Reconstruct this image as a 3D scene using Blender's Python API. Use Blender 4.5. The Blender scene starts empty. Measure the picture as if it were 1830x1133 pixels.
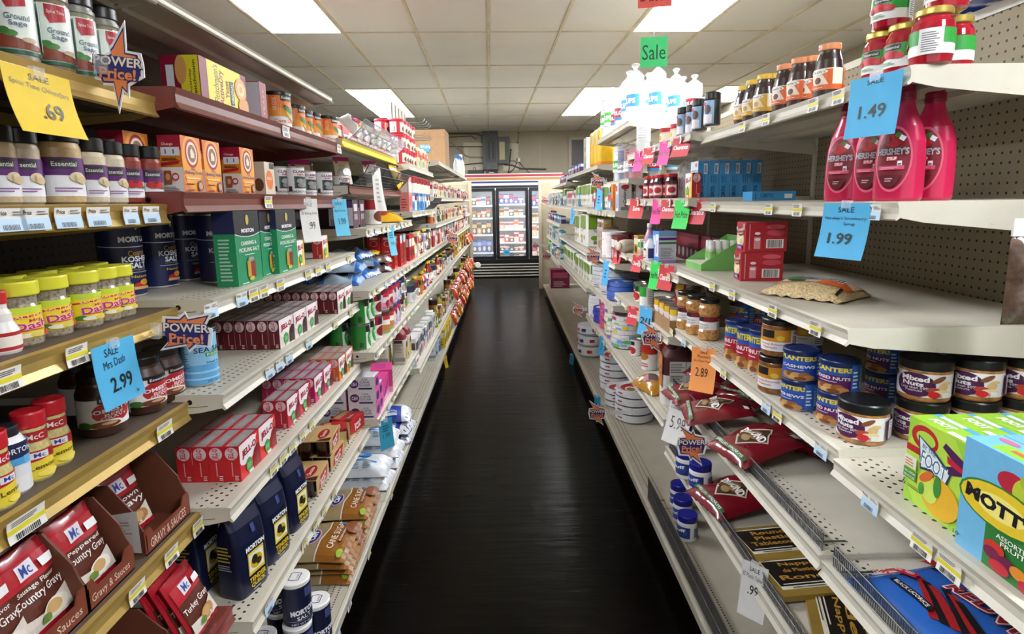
import bpy, math, random
from mathutils import Vector, Matrix
random.seed(7)
SC = bpy.context.scene
COL = SC.collection
PI = math.pi
# ---------------------------------------------------------------- camera
F_PX, VPX, VPY, PCX, PCY, EYE = 1030.0, 902.0, 360.0, 915.0, 523.0, 1.51
_y = Vector((VPX-PCX, -(VPY-PCY), F_PX)).normalized()
_r = math.radians(1.0)
_u = Vector((-math.sin(_r), math.cos(_r), 0))
_z = (_u - _y*_u.dot(_y)).normalized()
_x = Vector((_y.y*_z.z-_y.z*_z.y, _y.z*_z.x-_y.x*_z.z, _y.x*_z.y-_y.y*_z.x))
if _x.x < 0: _x = -_x
AX = (_x, _y, _z)                                  # world axes in camera coordinates (x right, y up, z forward)
def ray(px, py):
    d = Vector(((px-PCX)/F_PX, -(py-PCY)/F_PX, 1.0))
    return Vector((AX[0].dot(d), AX[1].dot(d), AX[2].dot(d)))
def at(px, py, axis, val):                         # the point of the room on the plane axis = val seen at a pixel
    d = ray(px, py); o = Vector((0, 0, EYE))
    return o + d*((val-o[axis])/d[axis])
def onz(px, py, z): return at(px, py, 2, z)
def yx(px, py, x): return at(px, py, 0, x).y       # how far down the aisle, on the plane x
cam_d = bpy.data.cameras.new('camera'); cam = bpy.data.objects.new('camera', cam_d); COL.objects.link(cam)
R = Matrix(((AX[0].x, AX[0].y, -AX[0].z), (AX[1].x, AX[1].y, -AX[1].z), (AX[2].x, AX[2].y, -AX[2].z)))
cam.matrix_world = Matrix.Translation((0, 0, EYE)) @ R.to_4x4()
cam_d.sensor_width = 36; cam_d.sensor_fit = 'HORIZONTAL'
cam_d.lens = F_PX/1830*36
cam_d.shift_x = 0.0
cam_d.shift_y = -(566.5-PCY)/1830
cam_d.clip_start = 0.02; cam_d.clip_end = 60
SC.camera = cam
# ---------------------------------------------------------------- world, exposure
W = bpy.data.worlds.new('room_air'); SC.world = W; W.use_nodes = True
W.node_tree.nodes['Background'].inputs[0].default_value = (1.0, 0.985, 0.96, 1)
W.node_tree.nodes['Background'].inputs[1].default_value = 0.75
SC.view_settings.view_transform = 'Standard'; SC.view_settings.look = 'None'
SC.view_settings.exposure = 0.32; SC.view_settings.gamma = 1.0
SC.view_settings.use_curve_mapping = False
LIGHT_POWER = 40.0        # emission of the fluorescent diffusers
try:
    SC.cycles.max_bounces = 6; SC.cycles.transparent_max_bounces = 12
    SC.cycles.use_denoising = True
    SC.cycles.sample_clamp_indirect = 6.0
except Exception: pass
# ---------------------------------------------------------------- materials
MATS = {}
def lin(c): return c/12.92 if c <= 0.04045 else ((c+0.055)/1.055)**2.4
def hexlin(h):
    h = h.lstrip('#')
    return tuple(lin(int(h[i:i+2], 16)/255) for i in (0, 2, 4))
def mat(name, col, rough=0.45, metal=0.0, noise=0.06, scale=30, bump=0.0, spec=0.5, alpha=1.0, trans=0.0, coat=0.0, emit=0.0):
    if name in MATS: return MATS[name]
    m = bpy.data.materials.new(name); m.use_nodes = True
    nt = m.node_tree; b = nt.nodes['Principled BSDF']
    c = hexlin(col) if isinstance(col, str) else col
    b.inputs['Roughness'].default_value = rough; b.inputs['Metallic'].default_value = metal
    b.inputs['Specular IOR Level'].default_value = spec
    b.inputs['Alpha'].default_value = alpha
    b.inputs['Transmission Weight'].default_value = trans
    b.inputs['Coat Weight'].default_value = coat
    tc = nt.nodes.new('ShaderNodeTexCoord'); nz = nt.nodes.new('ShaderNodeTexNoise')
    nz.inputs['Scale'].default_value = scale; nz.inputs['Detail'].default_value = 4
    nt.links.new(tc.outputs['Object'], nz.inputs['Vector'])
    rp = nt.nodes.new('ShaderNodeValToRGB')
    rp.color_ramp.elements[0].position = 0.3; rp.color_ramp.elements[1].position = 0.7
    rp.color_ramp.elements[0].color = tuple(max(0, v*(1-noise)) for v in c)+(1,)
    rp.color_ramp.elements[1].color = tuple(min(1, v*(1+noise)) for v in c)+(1,)
    nt.links.new(nz.outputs['Fac'], rp.inputs['Fac']); nt.links.new(rp.outputs['Color'], b.inputs['Base Color'])
    if bump:
        bp = nt.nodes.new('ShaderNodeBump'); bp.inputs['Strength'].default_value = bump; bp.inputs['Distance'].default_value = 0.004
        nt.links.new(nz.outputs['Fac'], bp.inputs['Height']); nt.links.new(bp.outputs['Normal'], b.inputs['Normal'])
    if emit:
        b.inputs['Emission Color'].default_value = c+(1,); b.inputs['Emission Strength'].default_value = emit
    MATS[name] = m
    return m
def K(h, rough=0.42):                                # printed ink or card of one colour
    if not isinstance(h, str): return h
    if h in MATS: return MATS[h]
    return mat('ink_%s_%d' % (h, int(rough*100)), h, rough, noise=0.03, scale=60)
def dotmat(name, col, hole, sy, sz, rad, axes, stagger=False, xr=None, rough=0.5, base_noise=0.08, hole_len=None, nscale=6):
    """painted steel or board with a grid of punched holes; axes = the two object axes of the grid"""
    m = mat(name, col, rough, noise=base_noise, scale=nscale, bump=0.05)
    nt = m.node_tree; b = nt.nodes['Principled BSDF']
    base = b.inputs['Base Color'].links[0].from_socket
    tc = [n for n in nt.nodes if n.type == 'TEX_COORD'][0]
    sp = nt.nodes.new('ShaderNodeSeparateXYZ'); nt.links.new(tc.outputs['Object'], sp.inputs[0])
    def M(op, a, bb=None):
        n = nt.nodes.new('ShaderNodeMath'); n.operation = op
        for i, v in enumerate((a, bb)):
            if v is None: continue
            if isinstance(v, (int, float)): n.inputs[i].default_value = v
            else: nt.links.new(v, n.inputs[i])
        return n.outputs[0]
    A = sp.outputs[axes[0]]; B = sp.outputs[axes[1]]
    bi = M('DIVIDE', B, sz); ai = M('DIVIDE', A, sy)
    if stagger: ai = M('ADD', ai, M('MULTIPLY', M('MODULO', M('FLOOR', M('ADD', bi, 100)), 2), 0.5))
    fa = M('MULTIPLY', M('SUBTRACT', M('FRACT', ai), 0.5), sy/(hole_len or 1.0)); fb = M('MULTIPLY', M('SUBTRACT', M('FRACT', bi), 0.5), sz)
    d = M('SQRT', M('ADD', M('MULTIPLY', fa, fa), M('MULTIPLY', fb, fb)))
    k = M('LESS_THAN', d, rad)
    if xr:
        k = M('MULTIPLY', k, M('MULTIPLY', M('GREATER_THAN', B, xr[0]), M('LESS_THAN', B, xr[1])))
    mx = nt.nodes.new('ShaderNodeMix'); mx.data_type = 'RGBA'
    nt.links.new(k, mx.inputs['Factor']); nt.links.new(base, mx.inputs[6]); mx.inputs[7].default_value = hexlin(hole)+(1,)
    nt.links.new(mx.outputs[2], b.inputs['Base Color'])
    return m
# ---------------------------------------------------------------- mesh builder
GL = {}
def glyphs(s, bold=0.0):
    k = (s, bold)
    if k in GL: return GL[k]
    cu = bpy.data.curves.new('txt', 'FONT'); cu.body = s; cu.size = 1; cu.resolution_u = 2; cu.offset = bold
    cu.fill_mode = 'FRONT'
    ob = bpy.data.objects.new('txt', cu)
    me = bpy.data.meshes.new_from_object(ob)
    vs = [(v.co.x, v.co.y) for v in me.vertices]; fs = [tuple(p.vertices) for p in me.polygons]
    bpy.data.objects.remove(ob); bpy.data.meshes.remove(me); bpy.data.curves.remove(cu)
    if vs:
        x0 = min(v[0] for v in vs); x1 = max(v[0] for v in vs); y0 = min(v[1] for v in vs); y1 = max(v[1] for v in vs)
        vs = [((x-x0)/(x1-x0+1e-9)-.5, (y-y0)/(y1-y0+1e-9)-.5) for x, y in vs]
    GL[k] = (vs, fs); return GL[k]
class MB:
    def __init__(s): s.v = []; s.f = []; s.m = []; s.sm = []; s.mats = []; s.ix = {}
    def mi(s, m):
        m = K(m)
        if m.name not in s.ix: s.ix[m.name] = len(s.mats); s.mats.append(m)
        return s.ix[m.name]
    def add(s, vs, fs, m, smooth=False):
        o = len(s.v); s.v += [tuple(v) for v in vs]; i = s.mi(m)
        for f in fs: s.f.append(tuple(o+k for k in f)); s.m.append(i); s.sm.append(smooth)
    def box(self, x0, x1, y0, y1, z0, z1, m, **fm):
        vs = [(x0,y0,z0),(x1,y0,z0),(x1,y1,z0),(x0,y1,z0),(x0,y0,z1),(x1,y0,z1),(x1,y1,z1),(x0,y1,z1)]
        fs = dict(b=(0,3,2,1), t=(4,5,6,7), s=(0,1,5,4), n=(2,3,7,6), f=(1,2,6,5), k=(3,0,4,7))
        for k, f in fs.items(): self.add([vs[i] for i in f], [(0,1,2,3)], fm.get(k, m))
    def bbox(s, x0, x1, y0, y1, z0, z1, m, b=0.003):      # box with chamfered edges
        vs = []; ks = [(x0,x1),(y0,y1),(z0,z1)]
        P = {}
        for i in (0,1):
            for j in (0,1):
                for k in (0,1):
                    sx, sy, sz = (1,-1)[i], (1,-1)[j], (1,-1)[k]
                    c = (ks[0][i], ks[1][j], ks[2][k])
                    for a in range(3):
                        p = [c[0]+sx*b, c[1]+sy*b, c[2]+sz*b]; p[a] = c[a]
                        P[i,j,k,a] = len(vs); vs.append(tuple(p))
        fs = []
        for i in (0,1):
            q = [P[i,0,0,0],P[i,1,0,0],P[i,1,1,0],P[i,0,1,0]]; fs.append(q if i else q[::-1])
            q = [P[0,i,0,1],P[0,i,1,1],P[1,i,1,1],P[1,i,0,1]]; fs.append(q if i else q[::-1])
            q = [P[0,0,i,2],P[1,0,i,2],P[1,1,i,2],P[0,1,i,2]]; fs.append(q if i else q[::-1])
        for i in (0,1):
            for j in (0,1):
                fs.append([P[i,j,0,0],P[i,j,1,0],P[i,j,1,1],P[i,j,0,1]])
                fs.append([P[i,0,j,0],P[i,1,j,0],P[i,1,j,2],P[i,0,j,2]])
                fs.append([P[0,i,j,1],P[1,i,j,1],P[1,i,j,2],P[0,i,j,2]])
                for k in (0,1): fs.append([P[i,j,k,0],P[i,j,k,1],P[i,j,k,2]])
        cx = Vector(((x0+x1)/2,(y0+y1)/2,(z0+z1)/2))
        ff = []
        for f in fs:
            a, bb, c = (Vector(vs[t]) for t in f[:3]); n = (bb-a).cross(c-a)
            mid = sum((Vector(vs[t]) for t in f), Vector())/len(f)
            ff.append(tuple(f) if n.dot(mid-cx) > 0 else tuple(f[::-1]))
        s.add(vs, ff, m)
    def lathe(s, prof, m, n=24, c=(0,0), cap0=True, cap1=True, sm=True, mats=None):
        for i in range(len(prof)-1):
            (r0, z0), (r1, z1) = prof[i], prof[i+1]
            vs = []
            for k in range(n):
                a = 2*PI*k/n
                vs.append((c[0]+r0*math.cos(a), c[1]+r0*math.sin(a), z0))
            for k in range(n):
                a = 2*PI*k/n
                vs.append((c[0]+r1*math.cos(a), c[1]+r1*math.sin(a), z1))
            s.add(vs, [(k,(k+1)%n,n+(k+1)%n,n+k) for k in range(n)], mats[i] if mats else m, sm)
        for (r, z), on, fl in ((prof[0], cap0, 1), (prof[-1], cap1, 0)):
            if on and r > 1e-5:
                vs = [(c[0]+r*math.cos(2*PI*k/n), c[1]+r*math.sin(2*PI*k/n), z) for k in range(n)]
                f = tuple(range(n)); s.add(vs, [f[::-1] if fl else f], (mats[0] if fl else mats[-1]) if mats else m)
    def loft(s, secs, m, n=28, p=2.6, sm=True, caps=True, mats=None):
        """secs: (rx, ry, z[, cx, cy[, p]]) superellipse rings"""
        rings = []
        for q in secs:
            rx, ry, z = q[:3]; cx, cy = (q[3], q[4]) if len(q) > 4 else (0, 0); pp = q[5] if len(q) > 5 else p
            rg = []
            for k in range(n):
                a = 2*PI*k/n; ca, sa = math.cos(a), math.sin(a)
                rg.append((cx+rx*math.copysign(abs(ca)**(2/pp), ca), cy+ry*math.copysign(abs(sa)**(2/pp), sa), z))
            rings.append(rg)
        for i in range(len(rings)-1):
            s.add(rings[i]+rings[i+1], [(k,(k+1)%n,n+(k+1)%n,n+k) for k in range(n)], mats[i] if mats else m, sm)
        if caps:
            s.add(rings[0], [tuple(range(n))[::-1]], mats[0] if mats else m); s.add(rings[-1], [tuple(range(n))], mats[-1] if mats else m)
    def tube(s, pts, r, m, n=8, closed=False):
        pts = [Vector(p) for p in pts]; rings = []
        for i, p in enumerate(pts):
            t = (pts[min(i+1, len(pts)-1)]-pts[max(i-1, 0)])
            if t.length < 1e-9: t = Vector((0,0,1))
            t.normalize(); a = t.cross(Vector((0,0,1)) if abs(t.z) < .9 else Vector((1,0,0))).normalized(); b = t.cross(a)
            rings.append([p+a*r*math.cos(2*PI*k/n)+b*r*math.sin(2*PI*k/n) for k in range(n)])
        for i in range(len(rings)-1):
            s.add(rings[i]+rings[i+1], [(k,n+k,n+(k+1)%n,(k+1)%n) for k in range(n)], m, True)
        s.add(rings[0], [tuple(range(n))], m); s.add(rings[-1], [tuple(range(n))[::-1]], m)
    def grid(s, fn, nu, nv, m, sm=True, flip=False):
        vs = [fn(i/nu, j/nv) for j in range(nv+1) for i in range(nu+1)]
        w = nu+1
        fs = [(j*w+i, j*w+i+1, (j+1)*w+i+1, (j+1)*w+i) for j in range(nv) for i in range(nu)]
        s.add(vs, [f[::-1] for f in fs] if flip else fs, m, sm)
    def prism(s, pts, fr, d, m, mside=None):              # planar outline pushed back by d along -normal
        n = len(pts); a = [fr(x, y, 0) for x, y in pts]; b = [fr(x, y, -d) for x, y in pts]
        s.add(a, [tuple(range(n))], m); s.add(b, [tuple(range(n))[::-1]], mside or m)
        for i in range(n):
            j = (i+1) % n; s.add([a[i], b[i], b[j], a[j]], [(0,1,2,3)], mside or m)
    def build(s, name, parent=None, link=True):
        me = bpy.data.meshes.new(name); me.from_pydata(s.v, [], s.f)
        for m in s.mats: me.materials.append(m)
        me.polygons.foreach_set('material_index', s.m); me.polygons.foreach_set('use_smooth', s.sm)
        me.update()
        o = bpy.data.objects.new(name, me)
        if link: COL.objects.link(o)
        if parent: o.parent = parent
        return o
# decals: ink laid on a face.  fr(a, b, lift) -> point; W, H the face's size; fractions 0..1 (u right, v up)
STEP = 0.0003
def _clip(pl, ax, v, keep_less):
    out = []
    for i in range(len(pl)):
        p, q = pl[i], pl[(i+1) % len(pl)]
        ip = (p[ax] <= v) if keep_less else (p[ax] >= v); iq = (q[ax] <= v) if keep_less else (q[ax] >= v)
        if ip: out.append(p)
        if ip != iq:
            t = (v-p[ax])/(q[ax]-p[ax]); out.append((p[0]+(q[0]-p[0])*t, p[1]+(q[1]-p[1])*t))
    return out
def decals(mb, fr, W, H, items, k0=1, nu=1):
    """ink patches on a face; on curved faces every patch is cut along one common grid so that it follows the surface"""
    cu_, cv_ = (48, 1) if getattr(fr, 'cyl', False) else ((1, 1) if nu == 1 else (nu+4, nu+4))
    def emit(polys, L, m):
        vs, fs = [], []
        for pl in polys:
            pl = [(max(-.5, min(.5, x)), y if cv_ > 1 or True else y) for x, y in pl]
            i0, i1 = (int(math.floor((min(q[0] for q in pl)+.5)*cu_+1e-6)), int(math.ceil((max(q[0] for q in pl)+.5)*cu_-1e-6))) if cu_ > 1 else (0, 1)
            j0, j1 = (int(math.floor((min(q[1] for q in pl)+.5)*cv_+1e-6)), int(math.ceil((max(q[1] for q in pl)+.5)*cv_-1e-6))) if cv_ > 1 else (0, 1)
            for i in range(i0, max(i1, i0+1)):
                c = pl
                if i1-i0 > 1: c = _clip(_clip(c, 0, i/cu_-.5, False), 0, (i+1)/cu_-.5, True)
                if len(c) < 3: continue
                for j in range(j0, max(j1, j0+1)):
                    d = c
                    if j1-j0 > 1: d = _clip(_clip(c, 1, j/cv_-.5, False), 1, (j+1)/cv_-.5, True)
                    if len(d) < 3: continue
                    o = len(vs); vs += [fr(x*W, y*H, L) for x, y in d]; fs.append(tuple(range(o, o+len(d))))
        mb.add(vs, fs, m, cu_ > 1)
    cl = lambda q: max(-.5, min(.5, q))
    for k, it in enumerate(items):
        L = STEP*(k0+k); t = it[0]
        if t == 'R':
            _, u0, v0, u1, v1, m = it[:6]; emit([[(u0-.5, v0-.5), (u1-.5, v0-.5), (u1-.5, v1-.5), (u0-.5, v1-.5)]], L, m)
        elif t == 'E':
            _, cu, cv, ru, rv, m = it[:6]; rot = it[6] if len(it) > 6 else 0
            n = 20; pts = []
            for i in range(n):
                a = 2*PI*i/n; x, y = math.cos(a)*ru*W, math.sin(a)*rv*H
                pts.append((cl(cu-.5+(x*math.cos(rot)-y*math.sin(rot))/W), cl(cv-.5+(x*math.sin(rot)+y*math.cos(rot))/H)))
            emit([pts], L, m)
        elif t == 'P':
            _, pts, m = it[:3]; emit([[(x-.5, y-.5) for x, y in pts]], L, m)
        elif t == 'T':
            _, st, cu, cv, w, h, m = it[:7]; rot = math.radians(it[7]) if len(it) > 7 else 0; bold = it[8] if len(it) > 8 else .012
            vs, fs = glyphs(st, bold); ww, hh = w*W, h*H
            if abs(math.sin(rot)) > .7: ww, hh = w*H, h*W
            c_, s_ = math.cos(rot), math.sin(rot)
            P2 = [((cu-.5)+(x*ww*c_-y*hh*s_)/W, (cv-.5)+(x*ww*s_+y*hh*c_)/H) for x, y in vs]
            emit([[P2[i] for i in f] for f in fs], L, m)
        elif t == 'B':                                    # bar code / fine print: n thin lines; 'v' or 'h'
            _, u0, v0, u1, v1, m, n, d = it
            rs = random.Random(int(u0*1e4+v0*1e3+n)); ps = []
            for i in range(n):
                if d == 'v': a, b = u0+(u1-u0)*i/n, u0+(u1-u0)*(i+rs.uniform(.3, .8))/n; q = ((a, v0), (b, v0), (b, v1), (a, v1))
                else:
                    a, b = v0+(v1-v0)*i/n, v0+(v1-v0)*(i+.45)/n; e = u0+(u1-u0)*rs.uniform(.65, 1); q = ((u0, a), (e, a), (e, b), (u0, b))
                ps.append([(x-.5, y-.5) for x, y in q])
            emit(ps, L, m)
def plane(O, Rv, Uv):
    O, Rv, Uv = Vector(O), Vector(Rv).normalized(), Vector(Uv).normalized(); N = Rv.cross(Uv)
    return lambda a, b, l: O+Rv*a+Uv*b+N*l
def cyl(r, zc, ang=0.0, c=(0, 0)):
    f = lambda a, b, l: (c[0]+(r+l)*math.cos(ang+a/r), c[1]+(r+l)*math.sin(ang+a/r), zc+b)
    f.cyl = True
    return f
# ---------------------------------------------------------------- things
PROTO = {}
def empty(name, link=True):
    o = bpy.data.objects.new(name, None); o.empty_display_size = 0.02
    if link: COL.objects.link(o)
    return o
def tag(o, label, cat, group=None, kind=None):
    o['label'] = label; o['category'] = cat
    if group: o['group'] = group
    if kind: o['kind'] = kind
    return o
def copy_tree(o, parent=None):
    c = o.copy(); COL.objects.link(c); c.parent = parent
    for ch in o.children: copy_tree(ch, c)
    return c
KIDS = {}
def place(proto, loc, rz=0.0, label=None, cat=None, group=None, sc=1.0, rot=None):
    o = copy_tree(proto)
    o.location = loc; o.rotation_euler = rot if rot else (0, 0, rz)
    if sc != 1.0: o.scale = (sc, sc, sc) if not isinstance(sc, tuple) else sc
    if label: tag(o, label, cat, group)
    return o
def proto(fn):
    def g(*a, **k):
        key = (fn.__name__, repr(a), repr(sorted(k.items(), key=lambda t: t[0])))
        if key not in PROTO: PROTO[key] = fn(*a, **k)
        return PROTO[key]
    return g
ORD = ['first','second','third','fourth','fifth','sixth','seventh','eighth','ninth','tenth','eleventh','twelfth','thirteenth','fourteenth','fifteenth','sixteenth','seventeenth','eighteenth','nineteenth','twentieth']
def nth(i):
    if i < 20: return ORD[i]
    return {2:'twenty',3:'thirty',4:'forty',5:'fifty',6:'sixty'}[(i+1)//10]+('-'+ORD[(i+1)%10-1] if (i+1) % 10 else '')
# a carton: d deep (x, front at +x), w wide (y), h high; prints = {'f': [...], 's': [...], 'n': [...], 't': [...]}
def carton_mesh(d, w, h, base, prints, faces={}, edge=0.0):
    mb = MB(); fm = {k: K(v) for k, v in faces.items()}
    mb.box(-d/2, d/2, -w/2, w/2, 0, h, base, **fm)
    FR = dict(f=(plane((d/2,0,h/2),(0,1,0),(0,0,1)), w, h), k=(plane((-d/2,0,h/2),(0,-1,0),(0,0,1)), w, h),
              s=(plane((0,-w/2,h/2),(1,0,0),(0,0,1)), d, h), n=(plane((0,w/2,h/2),(-1,0,0),(0,0,1)), d, h),
              t=(plane((0,0,h),(0,1,0),(-1,0,0)), w, d))
    for k, its in prints.items(): decals(mb, *FR[k], its)
    return mb
@proto
def carton(name, d, w, h, base, prints, faces=()):
    return carton_mesh(d, w, h, base, dict(prints), dict(faces)).build(name, link=False)
# a pillow bag lying flat: x = its length, y = its width
def pouch_fr(L, Wd, T, seed, wr=0.12, ripple=0.004):
    rs = random.Random(seed); ph = [(rs.uniform(0, 6.3), rs.uniform(5, 13), rs.uniform(5, 13)) for _ in range(5)]
    def hgt(u, v):
        e = (max(0, 1-abs(2*u-1)**2.6))**.6*(max(0, 1-abs(2*v-1)**3.2))**.55
        w = sum(math.sin(a+b*u*1.3+c*v) for a, b, c in ph)/5
        return T*e*(1+wr*w)
    def top(u, v, l=0):
        rp = ripple*math.sin(v*40+seed)*(abs(2*u-1)**6)
        return ((u-.5)*L, (v-.5)*Wd*(1-.04*math.sin(PI*u)), .001+hgt(u, v)+l+rp+.002)
    def bot(u, v): return ((u-.5)*L, (v-.5)*Wd*(1-.04*math.sin(PI*u)), 0.0+.12*hgt(.5, .5)*(1-(1-abs(2*u-1)**4)*(1-abs(2*v-1)**4)))
    return top, bot
@proto
def pouch(name, L, Wd, T, seed, m, items=(), mb_=None, rough=.25, text_rot=0, nu=22, wr=0.12):
    top, bot = pouch_fr(L, Wd, T, seed, wr); mb = MB()
    mb.grid(lambda u, v: top(u, v), nu, 16, m); mb.grid(bot, nu, 16, mb_ or m, True, True)
    # side skirt
    def rim(k):
        pass
    # ink: u along +y (right), v along -x... read from the aisle side (+x): right=+y, up=-x
    fr = lambda a, b, l: top(.5-b/L, .5+a/Wd, l*2.2+.0012)
    if text_rot == 90: fr = lambda a, b, l: top(.5+a/L, .5+b/Wd, l*2.2+.0012)
    W_, H_ = (Wd, L) if text_rot == 0 else (L, Wd)
    decals(mb, fr, W_, H_, items, nu=10)
    return mb.build(name, link=False)
# ================================================================ materials of the place
CREAM = mat('cream_enamel', 'cbc6b6', .38, noise=.05, scale=9, bump=.03)
def chips(m, col, thr, sc):
    nt = m.node_tree; b = nt.nodes['Principled BSDF']; base = b.inputs['Base Color'].links[0].from_socket
    tc = [n for n in nt.nodes if n.type == 'TEX_COORD'][0]
    nz = nt.nodes.new('ShaderNodeTexNoise'); nz.inputs['Scale'].default_value = sc; nz.inputs['Detail'].default_value = 6; nz.inputs['Roughness'].default_value = .7
    nt.links.new(tc.outputs['Object'], nz.inputs['Vector'])
    k = nt.nodes.new('ShaderNodeMath'); k.operation = 'GREATER_THAN'; k.inputs[1].default_value = thr; nt.links.new(nz.outputs['Fac'], k.inputs[0])
    mx = nt.nodes.new('ShaderNodeMix'); mx.data_type = 'RGBA'; nt.links.new(k.outputs[0], mx.inputs['Factor'])
    nt.links.new(base, mx.inputs[6]); mx.inputs[7].default_value = hexlin(col)+(1,); nt.links.new(mx.outputs[2], b.inputs['Base Color'])
CHIP = mat('chipped_cream_enamel', 'cbc6b6', .42, noise=.06, scale=9); chips(CHIP, '4a3a2a', .70, 38)
PERF = dotmat('perforated_cream_deck', 'c9c3b2', '1a1612', .024, .019, .0040, (1, 0), True, (-.085, -.018), .4)
PERFB = dotmat('perforated_base_deck', 'b9b2a0', '15120f', .0125, .022, .0032, (1, 0), True, (-.085, -.03), .4)
chips(PERFB, '6b5f4c', .69, 16)
PLAIN = mat('plain_cream_deck', 'beb8a8', .4, noise=.08, scale=7); 
BROWN = mat('brown_enamel', '6f362c', .3, noise=.1, scale=10)
RED_EN = mat('maroon_enamel', '7d3a36', .35, noise=.08, scale=10)
GOLD = mat('brass_price_rail', 'b79a55', .38, metal=.35, noise=.12, scale=14)
DARKDECK = mat('brown_board_deck', '5d5044', .6, noise=.15, scale=8)
YELLOW_EN = mat('yellow_price_strip', 'e2c722', .4, noise=.05)
PEG = dotmat('pegboard', '8d8168', '17130f', .0254, .0254, .0036, (1, 2), False, None, .6)
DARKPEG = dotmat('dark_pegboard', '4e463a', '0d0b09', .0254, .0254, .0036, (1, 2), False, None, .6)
WALL = mat('painted_wall_board', '998f7a', .7, noise=.06, scale=2, bump=.05)
BLACK = mat('black_enamel', '0b0b0c', .35, noise=.1)
STEEL = mat('zinc_wire', '7c7d7e', .35, metal=.8, noise=.1)
CARD = mat('kraft_cardboard', '9c7a55', .75, noise=.08, scale=22, bump=.08)
CARDD = mat('printed_brown_cardboard', '6d3c29', .6, noise=.08, scale=20, bump=.05)
GLASS = mat('clear_glass', 'ffffff', .05, trans=1.0, noise=0)
PAPERW = mat('white_paper', 'ecebe8', .6, noise=.03)
CLEARP = mat('clear_plastic_film', 'f4f6f8', .12, alpha=.28, noise=.02)
# ================================================================ the shell of the room
def struct(o): o['kind'] = 'structure'; return o
# floor: dark worn sealed tile, glossy
fm = mat('dark_sealed_floor', '080503', .30, noise=.35, scale=3, bump=.0, spec=.08)
nt = fm.node_tree; b = nt.nodes['Principled BSDF']
n2 = nt.nodes.new('ShaderNodeTexNoise'); n2.inputs['Scale'].default_value = 5; n2.inputs['Detail'].default_value = 8
tc = [n for n in nt.nodes if n.type == 'TEX_COORD'][0]
mp = nt.nodes.new('ShaderNodeMapping'); mp.inputs['Scale'].default_value = (.6, 5, 1); nt.links.new(tc.outputs['Object'], mp.inputs[0]); nt.links.new(mp.outputs[0], n2.inputs['Vector'])
mr = nt.nodes.new('ShaderNodeMapRange'); mr.inputs[3].default_value = .12; mr.inputs[4].default_value = .34; nt.links.new(n2.outputs['Fac'], mr.inputs[0]); nt.links.new(mr.outputs[0], b.inputs['Roughness'])
bp = nt.nodes.new('ShaderNodeBump'); bp.inputs['Strength'].default_value = .28; bp.inputs['Distance'].default_value = .01; nt.links.new(n2.outputs['Fac'], bp.inputs['Height']); nt.links.new(bp.outputs['Normal'], b.inputs['Normal'])
chips(fm, '4a4238', .735, 24)
mb = MB(); mb.box(-9, 3.6, -4, 12.45, -.1, 0, fm); struct(mb.build('floor'))
CZ = 2.93
mb = MB(); mb.box(-9, 3.6, 12.3, 12.45, 0, CZ+.1, WALL)
for x in (-1.3, .75, 1.95): mb.box(x-.008, x+.008, 12.292, 12.3, 0, CZ, 'a0967f')
struct(mb.build('wall_back'))
mb = MB(); mb.box(3.45, 3.6, -4, 12.3, 0, CZ+.1, WALL); struct(mb.build('wall_right'))
mb = MB(); mb.box(-9.15, -9, -4, 12.3, 0, CZ+.1, WALL); struct(mb.build('wall_left'))
# ceiling: lay-in boards, a little stained; runners turned 1.6 degrees off the aisle
tilem = mat('ceiling_board', 'e9e7df', .85, noise=.04, scale=1.3, bump=.0)
nt = tilem.node_tree; b = nt.nodes['Principled BSDF']; tc = [n for n in nt.nodes if n.type == 'TEX_COORD'][0]
n2 = nt.nodes.new('ShaderNodeTexNoise'); n2.inputs['Scale'].default_value = 60; n2.inputs['Detail'].default_value = 6
mp = nt.nodes.new('ShaderNodeMapping'); mp.inputs['Scale'].default_value = (.5, 2, 1); nt.links.new(tc.outputs['Object'], mp.inputs[0]); nt.links.new(mp.outputs[0], n2.inputs['Vector'])
bp = nt.nodes.new('ShaderNodeBump'); bp.inputs['Strength'].default_value = .25; bp.inputs['Distance'].default_value = .004; nt.links.new(n2.outputs['Fac'], bp.inputs['Height']); nt.links.new(bp.outputs['Normal'], b.inputs['Normal'])
chips(tilem, 'c2b08a', .71, 1.7)
mb = MB(); mb.box(-9, 3.6, -4, 12.45, CZ+.012, CZ+.1, tilem); struct(mb.build('ceiling'))
TH = .0285
def cg(u, v): return (u*math.cos(TH)-v*math.sin(TH), u*math.sin(TH)+v*math.cos(TH))
U0, V0, DU, DV = .036, 5.2, .609, 1.222         # one runner passes u = U0, one cross tee v = V0
gm = mat('ceiling_runner', 'c9bfa4', .5, noise=.15, scale=5)
mb = MB()
def gbar(u0, u1, v0, v1, z0, z1):
    P = [cg(u0, v0), cg(u1, v0), cg(u1, v1), cg(u0, v1)]
    vs = [(x, y, z0) for x, y in P]+[(x, y, z1) for x, y in P]
    mb.add(vs, [(0,3,2,1), (4,5,6,7), (0,1,5,4), (1,2,6,5), (2,3,7,6), (3,0,4,7)], gm)
for i in range(-15, 6): gbar(U0+DU*i-.011, U0+DU*i+.011, -3.7, 12.2, CZ-.002, CZ+.012)
for j in range(-7, 6): gbar(-8.8, 3.3, V0+DV*j-.006, V0+DV*j+.006, CZ+.003, CZ+.012)
struct(mb.build('trim_1'))
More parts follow.
